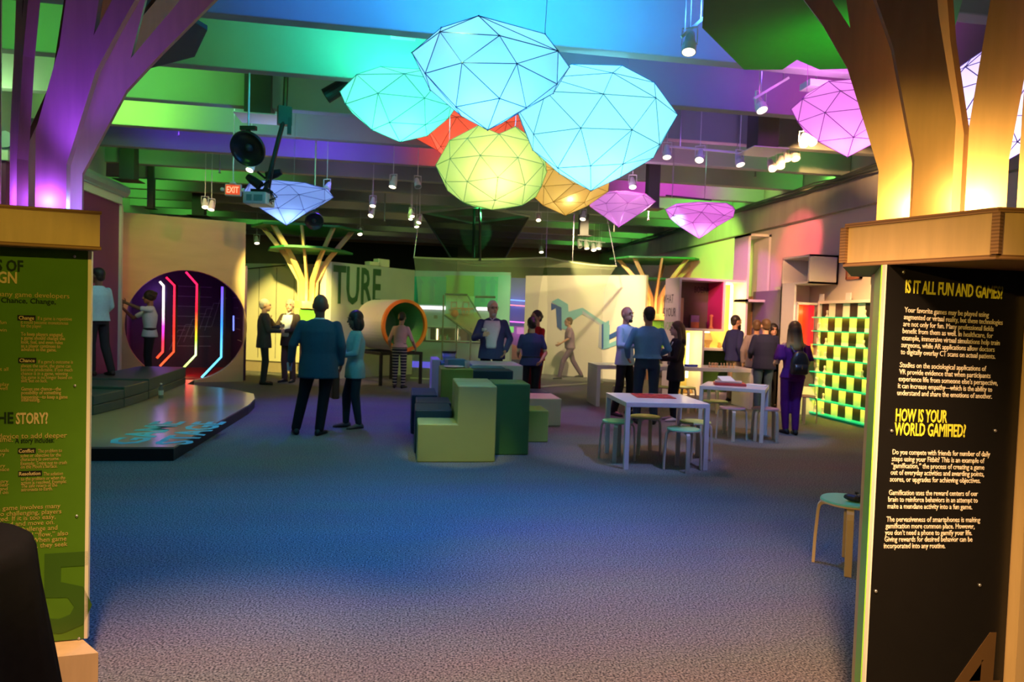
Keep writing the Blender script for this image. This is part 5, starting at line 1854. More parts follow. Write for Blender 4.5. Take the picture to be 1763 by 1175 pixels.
    if shirt is not None:      # the strip of shirt showing in an open jacket
        rg = []
        zl = [0.98, 1.02, 1.10, 1.18, 1.26, 1.34, 1.40, 1.44]
        q = MB()
        prv = rings([(z, 0.19, 0.14) for z in zl])
        for z in zl:
            up2 = up
            for a_, c_ in zip(up2, up2[1:]):
                if a_[0] <= z <= c_[0]:
                    u = (z-a_[0])/(c_[0]-a_[0])
                    rx = a_[1]+(c_[1]-a_[1])*u
                    ry = a_[2]+(c_[2]-a_[2])*u
            wdt = 0.30+0.42*(z-0.98)/0.46 if shirt[1] == 'open' else 0.16+0.25*(z-0.98)/0.46
            ring = rings([(z, rx, ry)], 0.018, 72)[0]
            sel = [p for k, p in enumerate(ring) if abs(2*math.pi*k/72-math.pi/2) < wdt+0.1]
            inn = [Vector((p.x*0.86, p.y*0.86-0.0, p.z)) for p in sel]
            rg.append((sel, inn))
        nmin = min(len(a_) for a_, _ in rg)
        rows = []
        for a_, c_ in rg:
            pick = [a_[round(k*(len(a_)-1)/8)] for k in range(9)]
            pin = [c_[round(k*(len(c_)-1)/8)] for k in range(9)]
            rows.append(pick+pin[::-1])
        q.loft(rows)
        part('shirt', q, shirt[0], 0)
        q = MB()
        q.tube([Hd+Vector((-0.05, 0.03, -0.14)), Hd+Vector((0.0, 0.085+belly*0.2, -0.185)), Hd+Vector((0.05, 0.03, -0.14))], 0.014, 6)
        part('collar', q, shirt[0], 0)
    # --- hair
    hmat = HAIRM.get(hcol) or hcol
    if hair != 'bald':
        q = MB()
        if hair == 'short':
            q.ell(hp(0, -0.020, 0.034), (0.080, 0.096, 0.092), 16, 10, hm)
            q.ell(hp(0, -0.055, -0.020), (0.066, 0.052, 0.060), 12, 8, hm)
        elif hair == 'fringe':
            q.ell(hp(0, -0.050, -0.005), (0.080, 0.062, 0.050), 12, 8, hm)
        elif hair == 'bob':
            q.ell(hp(0, -0.016, 0.032), (0.092, 0.102, 0.100), 16, 10, hm)
            q.ell(hp(0, -0.045, -0.06), (0.100, 0.075, 0.105), 14, 9, hm)
            for sd in (-1, 1):
                q.ell(hp(sd*0.078, 0.012, -0.05), (0.024, 0.046, 0.095), 10, 7, hm)
        elif hair == 'bun':
            q.ell(hp(0, -0.018, 0.034), (0.083, 0.098, 0.094), 16, 10, hm)
            q.ell(hp(0, -0.105, 0.015), (0.042, 0.042, 0.042), 12, 8, hm)
            q.ell(hp(0, -0.055, -0.03), (0.068, 0.050, 0.055), 12, 8, hm)
        elif hair == 'long':
            q.ell(hp(0, -0.018, 0.034), (0.088, 0.100, 0.098), 16, 10, hm)
            q.cap(hp(0, -0.060, 0.0), hp(0, -0.085, -0.22), 0.082, 0.080)
            for sd in (-1, 1):
                q.cap(hp(sd*0.072, -0.02, 0.0), hp(sd*0.088, -0.055, -0.24), 0.030, 0.040)
                q.cap(hp(sd*0.04, -0.08, -0.20), hp(sd*0.055, -0.092, -0.34), 0.055, 0.022)
        elif hair == 'curly':
            q.ell(hp(0, -0.015, 0.030), (0.100, 0.108, 0.105), 16, 10, hm)
            for k in range(9):
                a = k*0.7
                q.ell(hp(0.075*math.cos(a), -0.03+0.06*math.sin(a), 0.07-0.02*(k % 3)), (0.045, 0.045, 0.04), 8, 6)
        part('hair', q, hmat, 0.0085, 2)
    for ex_ in extras:
        q = MB()
        if ex_ == 'glasses':
            for sd in (-1, 1):
                q.tube([hp(sd*0.033+0.021*math.cos(t*math.pi/6), 0.102, 0.010+0.017*math.sin(t*math.pi/6)) for t in range(13)], 0.0028, 5)
                q.tube([hp(sd*0.054, 0.100, 0.013), hp(sd*0.080, -0.01, 0.010)], 0.0025, 4)
            q.tube([hp(-0.012, 0.104, 0.012), hp(0.012, 0.104, 0.012)], 0.003, 4)
            part('glasses', q, MT_BLACK, 0)
        elif ex_ == 'beard':
            q.ell(hp(0, 0.040, -0.080), (0.058, 0.060, 0.052), 12, 8, hm)
            q.ell(hp(0, 0.070, -0.125), (0.036, 0.036, 0.045), 10, 7, hm)
            part('beard', q, HAIRM['dark'], 0.008, 2)
        elif ex_ == 'goatee':
            q.ell(hp(0, 0.070, -0.090), (0.036, 0.030, 0.030), 10, 7, hm)
            part('beard', q, HAIRM['white' if hcol == 'white' else 'dark'], 0.008, 2)
        elif ex_ == 'badge':
            q.box((0.115*wide, yo(1.3)+0.128+belly*0.1, 1.285), (0.085, 0.012, 0.055), -0.5)
            part('name_badge', q, MT_WHITE, 0, lab='white name badge')
        elif ex_ == 'belt':
            q.loft(rings([(1.0, 0.172, 0.128), (1.035, 0.170, 0.126)], 0.006), True)
            part('belt', q, MT_BLACK, 0)
        elif ex_ == 'hood':
            q.cap(Vector((-0.09, -0.085, 1.42)), Vector((0.09, -0.085, 1.42)), 0.055, 0.055)
            part('hood', q, tmat, 0.013)
            q = MB()
            q.tube([Vector((-0.09, -0.02, 1.46)), Vector((-0.085, 0.09, 1.40)), Vector((-0.07, 0.125, 1.25)), Vector((-0.06, 0.135, 1.0))], 0.014, 6).tube([Vector((0.09, -0.02, 1.46)), Vector((0.085, 0.09, 1.40)), Vector((0.07, 0.125, 1.25)), Vector((0.06, 0.135, 1.0))], 0.014, 6)
            part('hood_edge', q, MT_WHITE, 0, lab='pale lining edge')
        elif ex_ == 'collar':
            q.lathe([(0.070, 1.45), (0.064, 1.49), (0.060, 1.50), (0.056, 1.46)], 18)
            q.v = [(x*wide**0.5, y+yo(1.47), z) for x, y, z in q.v]
            part('collar', q, MT_WHITE, 0, lab='white shirt collar')
        elif ex_ == 'ruffle':
            for sd in (-1, 1):
                rg = []
                q = MB()
                for (z, r_) in ((1.40, 0.06), (1.33, 0.085), (1.24, 0.115), (1.18, 0.13), (1.17, 0.10)):
                    rg.append([Vector((sd*0.205+r_*0.75*math.cos(2*math.pi*k/24)*(1+0.12*math.sin(k*2.1)), r_*0.9*math.sin(2*math.pi*k/24)*(1+0.12*math.cos(k*2.6)), z+0.012*math.sin(k*1.9))) for k in range(24)])
                q.loft(rg)
                part('ruffle_sleeve', q, tmat, 0)
        elif ex_ == 'cap':
            q.ell(hp(0, -0.005, 0.055), (0.084, 0.102, 0.070), 16, 8, hm)
            part('cap', q, MT_BLACK, 0.009, 2)
    return root


def gp(px, py, z=0.0):
    p = G(px, py, z)
    return (p.x, p.y, z)


def dp_(px, D, z=0.0):
    p = P(px, 560, D)
    return (p.x, p.y, z)


A1 = Vector
NAVY = cloth('navy', (0.018, 0.022, 0.075))
BLACKC = cloth('black', (0.012, 0.012, 0.016))
person('person in a pale turquoise shirt standing on the foam risers beside the green sign', dp_(169, 10.7, 0.465), R(62), 1.66, 'brown', 'short', 'dark', 'shirt', cloth('turquoise', (0.36, 0.62, 0.62)), cloth('dark_trousers', (0.02, 0.022, 0.03)),
       arms={-1: ((-0.24, 0.02, 1.15), (-0.22, 0.18, 1.0)), 1: ((0.24, 0.0, 1.15), (0.22, 0.16, 1.0))}, hem=0.90, feet=((-0.09, 0.02), (0.12, -0.16)), extras=('cap',))
person('person in a pale tee pointing up to the left in front of the round portal', dp_(258, 13.15, 0.147), R(112), 1.70, 'brown', 'curly', 'dark', 'tee_shirt', cloth('pale_blue_tee', (0.42, 0.52, 0.60)), BLACKC,
       arms={-1: ((-0.20, 0.20, 1.42), (-0.14, 0.42, 1.52)), 1: ((0.24, 0.28, 1.22), (0.22, 0.47, 1.42))}, wide=1.08, sleeve=0.75, hem=0.86, female=True, point=-1, look=0.2)
person('person with grey hair in a dark grey suit by the pale panelled wall', gp(453, 662), R(-78), 1.78, 'light', 'short', 'grey', 'jacket', cloth('grey_suit', (0.075, 0.075, 0.095)), cloth('grey_trousers', (0.045, 0.045, 0.06)),
       arms={-1: ((-0.24, 0.10, 1.14), (-0.10, 0.30, 1.20)), 1: ((0.25, 0.08, 1.13), (0.10, 0.30, 1.12))}, hem=0.76)
person('person in a brown blazer and white shirt raising an open hand', gp(497, 658.5), R(155), 1.80, 'light', 'short', 'grey', 'jacket', cloth('brown_blazer', (0.055, 0.036, 0.030)), cloth('brown_trousers', (0.10, 0.055, 0.05)),
       arms={1: ((0.27, 0.10, 1.14), (0.27, 0.30, 1.33)), -1: ((-0.26, 0.06, 1.13), (-0.06, 0.24, 1.10))}, hem=0.78, shirt=(MT_WHITE, 'open'), extras=('badge',), look=0.35, curl=0.15, belly=0.03)
person('large person in a blue suit and white collar standing with the back to the camera', gp(546, 749), R(-4), 1.75, 'brown', 'bald', 'dark', 'jacket', cloth('blue_suit', (0.035, 0.085, 0.13)), BLACKC,
       arms={-1: ((-0.32, -0.03, 1.15), (-0.37, 0.08, 0.94)), 1: ((0.29, -0.02, 1.14), (0.27, 0.06, 0.92))}, feet=((-0.27, 0.02), (0.03, -0.02)), wide=1.22, head=1.24, hem=0.73, look=0.45, extras=('collar',), foot_turn=(0.35, -0.3))
person('person with a black bob in a pale teal jacket holding a brown bag', gp(609, 737), R(108), 1.58, 'brown', 'bob', 'dark', 'jacket', cloth('teal_jacket', (0.20, 0.42, 0.42)), cloth('dark_leggings', (0.02, 0.03, 0.04)), shoe=cloth('grey_shoe', (0.12, 0.10, 0.09)),
       arms={-1: ((-0.22, 0.06, 1.14), (-0.10, 0.24, 1.10)), 1: ((0.22, 0.06, 1.14), (0.08, 0.25, 1.12))}, hem=0.76, female=True, look=0.1, nod=0.1, feet=((-0.09, -0.05), (0.09, 0.10)))
bagp = gp(601, 737)
bgm = thing('handbag', 'long brown handbag hanging before the person in the pale teal jacket', 'bag', (bagp[0]-0.20, bagp[1]-0.12, 0.42), R(108))
MB().prism([(-0.13, 0), (0.13, 0), (0.105, 0.40), (-0.105, 0.40)], -0.05, 0.05, 'y').build('pouch', M('brown_leather', (0.085, 0.050, 0.026), 0.6, 0.15, 9), bgm, bevel=0.02)
MB().tube([(-0.07, 0, 0.38), (-0.05, 0.0, 0.56), (0.0, 0.0, 0.61), (0.05, 0.0, 0.56), (0.07, 0, 0.38)], 0.010, 6).build('strap', M('brown_leather', (0.085, 0.050, 0.026), 0.6, 0.15, 9), bgm)
person('person in a tan blouse and black striped trousers leaning into the white drum', dp_(689, 14.5), R(-14), 1.62, 'tan', 'short', 'dark', 'blouse', cloth('tan_blouse', (0.52, 0.34, 0.24)), stripes_mat(),
       arms={-1: ((-0.27, 0.10, 1.10), (-0.30, 0.28, 0.94)), 1: ((0.27, 0.10, 1.10), (0.30, 0.26, 0.94))}, lean=0.10, nod=0.35, hem=0.94, female=True)
person('white haired person with glasses in a blue blazer behind the foam blocks', dp_(848, 12.0), R(168), 1.84, 'light', 'short', 'white', 'jacket', cloth('blue_blazer', (0.050, 0.052, 0.16)), BLACKC,
       arms={1: ((0.29, 0.08, 1.14), (0.13, 0.30, 1.20)), -1: ((-0.30, -0.02, 1.14), (-0.24, 0.12, 0.95))}, hem=0.80, wide=1.1, shirt=(cloth('pink_shirt', (0.62, 0.55, 0.68)), 'open'), extras=('glasses', 'badge', 'goatee'), look=0.4, belly=0.03)
person('person in a red cardigan with a dark hair bun standing behind the navy tee', dp_(924, 12.4), R(120), 1.70, 'tan', 'bun', 'dark', 'cardigan', cloth('red_cardigan', (0.30, 0.012, 0.015)), cloth('wine_trousers', (0.14, 0.012, 0.02)),
       arms={-1: ((-0.25, 0.10, 1.14), (-0.22, 0.34, 1.12)), 1: ((0.24, -0.02, 1.14), (0.25, 0.06, 0.92))}, hem=0.84, female=True, wide=1.1)
person('person in a navy tee seen from behind next to the red cardigan', dp_(916, 11.55), R(5), 1.58, 'tan', 'bun', 'dark', 'tee_shirt', cloth('navy_tee', (0.028, 0.032, 0.115)), BLACKC,
       arms={1: ((0.27, -0.06, 1.10), (0.16, -0.17, 0.98)), -1: ((-0.24, 0.02, 1.12), (-0.2, 0.2, 1.05))}, sleeve=0.7, hem=0.86, female=True, wide=1.18)
person('person in a greyish polo shirt walking left along the white mural wall', dp_(983, 18.0), R(88), 1.62, 'tan', 'short', 'brown', 'polo_shirt', cloth('plum_polo', (0.20, 0.13, 0.20)), cloth('plum_trousers', (0.13, 0.08, 0.14)),
       arms={-1: ((-0.23, 0.10, 1.16), (-0.20, 0.32, 1.02)), 1: ((0.23, -0.12, 1.15), (0.22, -0.10, 0.92))}, feet=((-0.08, 0.30), (0.08, -0.36, 0.05)), sleeve=0.8, hem=0.88, belly=0.04, lean=0.04, wide=1.05)
person('bald bearded person in a light blue shirt facing the group at the nearest table', gp(1072, 714), R(-140), 1.80, 'light', 'bald', 'dark', 'shirt', cloth('light_blue_shirt', (0.38, 0.58, 0.78)), BLACKC,
       arms={1: ((0.27, 0.06, 1.14), (0.08, 0.27, 1.14)), -1: ((-0.27, 0.06, 1.14), (-0.06, 0.28, 1.12))}, hem=0.82, extras=('goatee',), feet=((-0.10, 0.05), (0.24, -0.02)), look=-0.2)
person('person in a mid blue shirt and belt seen from behind at the nearest table', gp(1110, 730), R(-12), 1.79, 'tan', 'short', 'dark', 'shirt', cloth('mid_blue_shirt', (0.12, 0.28, 0.52)), cloth('blue_jeans', (0.030, 0.050, 0.10)),
       arms={-1: ((-0.31, -0.02, 1.15), (-0.27, 0.16, 1.0)), 1: ((0.31, -0.02, 1.14), (0.22, 0.20, 1.05))}, hem=0.99, extras=('belt',), wide=1.12, feet=((-0.13, 0), (0.13, 0)), look=0.3)
person('person with long brown hair in a dark hooded jacket facing left at the nearest table', gp(1160, 725), R(80), 1.58, 'light', 'long', 'brown', 'jacket', cloth('dark_jacket', (0.028, 0.026, 0.032)), BLACKC, shoe=cloth('white_shoe', (0.5, 0.45, 0.45)),
       arms={-1: ((-0.22, 0.06, 1.12), (-0.10, 0.28, 1.10)), 1: ((0.22, 0.06, 1.12), (0.10, 0.27, 1.10))}, hem=0.72, female=True, extras=('hood',), wide=1.08)
person('bearded person in a navy jacket and khakis behind the long white table', dp_(1266, 13.9), R(-82), 1.75, 'tan', 'short', 'dark', 'jacket', cloth('navy_jacket', (0.020, 0.022, 0.10)), cloth('khaki', (0.30, 0.22, 0.15)),
       arms={-1: ((-0.25, -0.06, 1.13), (-0.24, 0.04, 0.92)), 1: ((0.27, -0.08, 1.13), (0.26, 0.0, 0.92))}, hem=0.84, extras=('beard',), wide=1.1)
person('person in a navy blazer and jeans seen from behind right of the long table', gp(1312, 707), R(-6), 1.68, 'light', 'short', 'brown', 'jacket', cloth('navy_blazer', (0.014, 0.016, 0.055)), cloth('denim', (0.05, 0.09, 0.18)),
       arms={-1: ((-0.28, 0.0, 1.13), (-0.20, 0.20, 1.02)), 1: ((0.28, 0.0, 1.13), (0.20, 0.20, 1.02))}, hem=0.80, wide=1.12)
person('person with glasses and dark hair facing the camera behind the navy blazer', dp_(1331, 13.15), R(172), 1.60, 'light', 'bob', 'dark', 'sweater', BLACKC, BLACKC, extras=('glasses',), female=True)
person('person in a grey sweater half hidden behind the navy blazer', dp_(1303, 13.2), R(-30), 1.66, 'tan', 'short', 'brown', 'sweater', cloth('grey_sweater', (0.22, 0.18, 0.20)), BLACKC)
pl_ = gp(1360, 748)
PURP = cloth('purple', (0.10, 0.012, 0.16))
person('person with long ombre hair in a purple jumpsuit walking away past the second table', pl_, R(-8), 1.63, 'light', 'long', ombre(), 'jumpsuit_top', PURP, PURP,
       arms={-1: ((-0.24, 0.02, 1.13), (-0.20, 0.22, 1.10)), 1: ((0.25, 0.03, 1.12), (0.20, 0.24, 1.06))}, sleeve=0, hem=0.88, female=True, wide=1.06, extras=('ruffle',), feet=((-0.055, 0.05), (0.06, -0.04)))
bkp = thing('backpack', 'small black leather backpack worn on the purple jumpsuit', 'backpack', (pl_[0], pl_[1], 0.98*1.63/1.75), R(-8))
rg = []
for (z, w_, d_) in ((0.0, 0.10, 0.03), (0.02, 0.125, 0.055), (0.12, 0.130, 0.065), (0.22, 0.120, 0.058), (0.30, 0.085, 0.045), (0.335, 0.04, 0.025)):
    rg.append([Vector((w_*math.copysign(abs(math.cos(2*math.pi*k/20))**0.7, math.cos(2*math.pi*k/20)), -0.215+d_*math.copysign(abs(math.sin(2*math.pi*k/20))**0.7, math.sin(2*math.pi*k/20)), z-0.02)) for k in range(20)])
MB().loft(rg).build('bag_body', M('black_leather', (0.012, 0.011, 0.011), 0.35, 0.2, 12, spec=0.6), bkp, smooth=True)
rg = [[Vector((x*0.74, -0.285+0.018*math.sin(2*math.pi*k/16), z)) for k, x in enumerate([0.13*math.cos(2*math.pi*k/16) for k in range(16)])] for z in (0.02, 0.06, 0.13)]
MB().loft(rg).build('front_pocket', M('black_leather', (0.012, 0.011, 0.011), 0.35, 0.2, 12, spec=0.6), bkp, smooth=True)
MB().box((0, -0.31, 0.09), (0.012, 0.01, 0.05)).build('zip_pull', M('brass', (0.7, 0.5, 0.2), 0.3, metal=1), bkp)
for sx in (-1, 1):
    MB().tube([(sx*0.06, -0.16, 0.29), (sx*0.09, -0.06, 0.42), (sx*0.095, 0.03, 0.41), (sx*0.10, 0.13, 0.30)], 0.014, 6).build('strap', M('black_leather', (0.012, 0.011, 0.011), 0.35, 0.2, 12, spec=0.6), bkp)
gw = gp(546, 749)
gl_ = MB().lathe([(0, 0), (0.03, 0), (0.036, 0.11), (0.033, 0.11), (0.027, 0.005), (0, 0.005)], 16).build('drinking_glass', M('glass_cup', (0.35, 0.6, 0.75), 0.08, 0.02, alpha=0.5), None, (gw[0]-0.38, gw[1]+0.14, 0.80), smooth=True)
tag(gl_, 'clear drinking glass in the left hand of the large person in the blue suit', 'glass')

# ------------------------------------------------------------------ lanterns
WIRES = {}


def wire_mat(name, col):
    return M('wire_'+name, col, 0.5, 0.05)


def lantern(label, px, pyt, pyb, wpx, D, glow_col, estr, inner, ipow, wire_col, cut=0.45, seed=1, hot=0.0, sub=2, upw=0.0, tilt=0.0, rings_=None, fwd=0.0):
    mid = P(px, (pyt+pyb)/2, D)
    top, bot = P(px, pyt, D), P(px, pyb, D)
    h = top.z-bot.z
    w = wpx*D/1175
    rr = random.Random(seed)
    bm = bmesh.new()
    if rings_ is None:
        bmesh.ops.create_icosphere(bm, subdivisions=sub, radius=1.0)
        rot = Matrix.Rotation(seed*0.7, 3, 'Z') @ Matrix.Rotation(tilt, 3, 'Y')
        for v in bm.verts:
            v.co = rot @ v.co
        dele = [f for f in bm.faces if f.calc_center_median().z > cut]
        bmesh.ops.delete(bm, geom=dele, context='FACES')
        for v in bm.verts:
            v.co *= 1+rr.uniform(-0.04, 0.04)
    else:
        rows = []
        for ri, (n_, r_, z_) in enumerate(rings_):
            row = []
            for k in range(n_):
                a = 2*math.pi*(k+0.5*(ri % 2))/n_+seed*0.37+rr.uniform(-0.16, 0.16)
                q = r_*(1+rr.uniform(-0.07, 0.07)) if n_ > 1 else 0.0
                row.append(bm.verts.new((q*math.cos(a), q*math.sin(a)*0.92, z_+(rr.uniform(-0.07, 0.07) if n_ > 1 and ri < len(rings_)-1 else 0))))
            rows.append(row)
        for lo_, hi_ in zip(rows, rows[1:]):
            ang = lambda v: math.atan2(v.co.y, v.co.x) % (2*math.pi)
            if len(lo_) == 1:
                hs = sorted(hi_, key=ang)
                for k in range(len(hs)):
                    bm.faces.new((lo_[0], hs[(k+1) % len(hs)], hs[k]))
                continue
            ls, hs = sorted(lo_, key=ang), sorted(hi_, key=ang)
            i = j = 0
            while i < len(ls) or j < len(hs):
                la_ = ang(ls[i % len(ls)])+2*math.pi*(i//len(ls))
                ln_ = ang(ls[(i+1) % len(ls)])+2*math.pi*((i+1)//len(ls))
                hn_ = ang(hs[(j+1) % len(hs)])+2*math.pi*((j+1)//len(hs))
                if j >= len(hs) or (i < len(ls) and ln_ < hn_):
                    bm.faces.new((ls[i % len(ls)], ls[(i+1) % len(ls)], hs[j % len(hs)]))
                    i += 1
                else:
                    bm.faces.new((ls[i % len(ls)], hs[(j+1) % len(hs)], hs[j % len(hs)]))
                    j += 1
    zs_ = [v.co.z for v in bm.verts]
    z0, z1 = min(zs_), max(zs_)
    xs_ = [v.co.x*math.cos(YAW)-v.co.y*math.sin(YAW) for v in bm.verts]
    wx = max(xs_)-min(xs_)
    sxy, sz = w/wx, h/(z1-z0)
    zmid = (z0+z1)/2
    for v in bm.verts:
        v.co = Vector((v.co.x*sxy, v.co.y*sxy, (v.co.z-zmid)*sz))
    t = thing('paper_lantern', label, 'lantern', mid, 0.0, 'faceted paper lanterns')
    me = bpy.data.meshes.new('paper_shade')
    verts = [v.co.copy() for v in bm.verts]
    bm.verts.ensure_lookup_table()
    edges = [(e.verts[0].co.copy(), e.verts[1].co.copy()) for e in bm.edges]
    rim_v = sorted({v.index for e in bm.edges if e.is_boundary for v in e.verts})
    rim_p = [bm.verts[i].co.copy() for i in rim_v]
    bm.to_mesh(me)
    bm.free()
    nm = label.split()[0]+'_'+label.split()[1]+'_%d' % seed
    me.materials.append(paper_mat('paper_'+nm, (0.9, 0.9, 0.9), glow_col, estr, 0.55))
    o = bpy.data.objects.new('paper_shade', me)
    COL.objects.link(o)
    o.parent = t
    b = MB()
    rad = 0.0035
    for p, q in edges:
        b.tube([p*1.004, q*1.004], rad, 4, caps=False)
    for v in verts:
        b.ell(v*1.004, (rad*2.2,)*3, 6, 4)
    b.build('wire_frame', wire_mat(nm, wire_col), t, label='dark wire edges')
    rim_p.sort(key=lambda p: math.atan2(p.y, p.x))
    n = len(rim_p)
    for k in (0, n//3, 2*n//3):
        p = rim_p[k]
        MB().tube([p, (p.x*1.04, p.y*1.04, hang_z(mid.y+p.y*1.04)-mid.z)], 0.003, 4).build('cable', MT_STEEL, t)
    point('lantern_lamp', mid+Vector((0, -fwd*w, (hot-0.12)*h)), inner, ipow, 0.07)
    if upw:
        spot('lantern_uplight', mid+Vector((0, 0, 0.25*h)), mid+Vector((0, 0.55, 1.2)), inner, upw, 150, 0.8, 0.1)
    return t


import bmesh
BIGR = [(1, 0, -1.0), (5, 0.50, -0.62), (8, 0.86, -0.10), (8, 1.0, 0.36), (6, 0.72, 0.78)]
DEEP = [(1, 0, -1.0), (6, 0.46, -0.70), (9, 0.84, -0.30), (9, 1.0, 0.22), (8, 0.86, 0.60), (5, 0.52, 0.86)]
FLAT = [(1, 0, -1.0), (5, 0.52, -0.36), (7, 0.88, 0.05), (7, 1.0, 0.40), (7, 0.86, 0.60)]
lantern('big sky blue faceted lantern, uppermost of the central cluster', 842, 70, 223, 268, 5.5, (0.20, 0.66, 1.0), 0.58, (0.10, 0.55, 1.0), 22, (0.02, 0.12, 0.32), 0.42, 1, 0.1, upw=40, rings_=BIGR)
lantern('big pale cyan faceted lantern at the right of the central cluster', 1021, 131, 328, 272, 7.0, (0.26, 0.92, 1.0), 0.70, (0.15, 0.75, 1.0), 24, (0.02, 0.22, 0.40), 0.62, 2, 0.0, upw=20, rings_=DEEP)
lantern('mint green faceted lantern at the left of the central cluster', 690, 139, 244, 205, 7.3, (0.12, 0.92, 0.62), 0.62, (0.08, 1.0, 0.62), 18, (0.02, 0.32, 0.24), 0.35, 3, 0.1, upw=40, rings_=BIGR)
lantern('round lime faceted lantern hanging low in the central cluster', 849, 228, 361, 190, 8.4, (0.30, 0.74, 0.07), 0.52, (1.0, 0.85, 0.25), 10, (0.10, 0.40, 0.18), 0.62, 4, 0.02, rings_=None, fwd=0.26)
lantern('orange red faceted lantern mostly hidden behind the central cluster', 806, 192, 305, 210, 9.4, (0.95, 0.07, 0.015), 0.60, (1.0, 0.10, 0.05), 14, (0.3, 0.03, 0.01), 0.35, 5, 0.1, upw=30, rings_=FLAT)
lantern('amber yellow faceted lantern at the bottom right of the central cluster', 975, 288, 371, 150, 9.0, (0.95, 0.50, 0.03), 0.48, (1.0, 0.75, 0.2), 5, (0.45, 0.22, 0.03), 0.45, 6, -0.1, rings_=BIGR, fwd=0.2)
lantern('violet blue faceted lantern behind the white projector', 494, 322, 388, 143, 9.4, (0.20, 0.34, 1.0), 0.50, (0.25, 0.45, 1.0), 5, (0.10, 0.10, 0.5), 0.25, 7, 0.0, upw=24, rings_=FLAT)
lantern('small pink faceted lantern right of the amber one', 1066, 338, 391, 113, 11.0, (0.80, 0.20, 0.82), 0.56, (1.0, 0.6, 1.0), 5, (0.42, 0.10, 0.45), 0.25, 8, -0.2, upw=24, rings_=FLAT, fwd=0.15)
lantern('pink faceted lantern with a pointed bottom near the right wall', 1205, 356, 411, 121, 10.3, (0.88, 0.14, 0.82), 0.60, (1.0, 0.25, 0.9), 4, (0.45, 0.08, 0.45), 0.22, 9, 0.0, upw=24, rings_=FLAT)
lantern('large pink faceted lantern partly hidden by the right tree column', 1462, 155, 270, 186, 6.6, (0.85, 0.17, 0.80), 0.58, (1.0, 0.3, 0.95), 8, (0.45, 0.10, 0.5), 0.38, 10, 0.05, upw=40, rings_=BIGR)
lantern('pale lavender faceted lantern behind the right tree column', 1722, 92, 285, 190, 4.7, (0.62, 0.48, 1.0), 0.60, (0.8, 0.65, 1.0), 10, (0.25, 0.15, 0.6), 0.55, 11, 0.0, rings_=DEEP)

# ------------------------------------------------------------------ coloured washes between the beams


def wash(px, n, col, power, dy=1.0, z=4.3, angle=120, py=200):
    y = 6.5+1.43*n
    x = QY(px, py, y).x
    spot('beam_wash', (x, y-dy, z), (x, y, 4.58), col, power*0.75, angle, 0.8, 0.12)


for args in (
    (500, 0, BLUE, 30), (640, 0, (0.02, 0.30, 1.0), 50), (800, 0, (0.02, 0.42, 1.0), 130), (980, 0, (0.02, 0.48, 1.0), 140), (1150, 0, (0.06, 0.25, 1.0), 60), (1330, 0, VIOLET, 30), (1460, 0, MAGENTA, 60),
    (90, 0, GREEN, 60), (60, 1, GREEN, 40),
    (380, 1, GREEN, 14), (520, 1, (0.02, 0.9, 0.45), 24), (650, 1, TEAL, 90), (760, 1, TEAL, 60), (1050, 1, (0.05, 0.22, 1), 34), (1250, 1, VIOLET, 34), (1400, 1, MAGENTA, 34),
    (210, 2, GREEN, 50), (330, 2, GREEN, 30), (520, 2, (0.10, 0.5, 0.1), 12), (1000, 2, VIOLET, 12), (1220, 2, (0.30, 0.12, 0.8), 18),
    (215, 3, (0.30, 1.0, 0.08), 150), (330, 3, GREEN, 34), (450, 3, (0.15, 0.7, 0.3), 20), (600, 3, (0.25, 0.25, 0.6), 10), (1240, 3, (0.1, 0.4, 0.25), 14), (1370, 3, GREEN, 18),
    (330, 4, VIOLET, 30), (520, 4, VIOLET, 60), (620, 4, VIOLET, 34), (800, 4, RED, 90), (1180, 4, (0.3, 0.4, 0.1), 12), (1390, 4, GREEN, 70),
    (260, 5, GREEN, 16), (420, 5, (0.10, 0.4, 0.2), 10), (600, 5, (0.3, 0.2, 0.6), 12), (1120, 5, MAGENTA, 60), (1200, 5, MAGENTA, 50), (1285, 5, (0.4, 1, 0.15), 50),
    (345, 6, GREEN, 50), (450, 6, GREEN, 14), (1100, 6, MAGENTA, 34), (1190, 6, (0.3, 1.0, 0.15), 60), (1230, 6, GREEN, 60),
    (250, 7, GREEN, 50), (700, 7, (0.4, 0.3, 0.2), 12), (1150, 7, GREEN, 40), (1230, 7, GREEN, 80),
    (240, 8, GREEN, 40), (600, 8, (0.4, 0.3, 0.14), 14), (900, 8, (0.4, 0.3, 0.14), 12), (1180, 8, GREEN, 60),
    (260, 9, GREEN, 40), (700, 9, (0.4, 0.32, 0.1), 16), (1000, 9, GREEN, 24), (1160, 9, GREEN, 60),
    (330, 10, GREEN, 40), (560, 10, (0.3, 0.4, 0.1), 20), (800, 10, (0.3, 0.4, 0.1), 20), (1090, 10, GREEN, 60),
    (450, 11, GREEN, 30), (700, 11, (0.25, 0.4, 0.1), 20), (1050, 11, GREEN, 50), (1000, 12, GREEN, 40), (650, 12, (0.3, 0.4, 0.12), 16),
):
    wash(*args)
point('left_wall_glow', (-5.0, 9.0, 4.0), (0.5, 1.0, 0.35), 26, 0.1)
spot('canopy_green', (2.6, 3.6, 2.7), (2.6, 3.9, 3.3), GREEN, 26, 120, 0.8, 0.1)

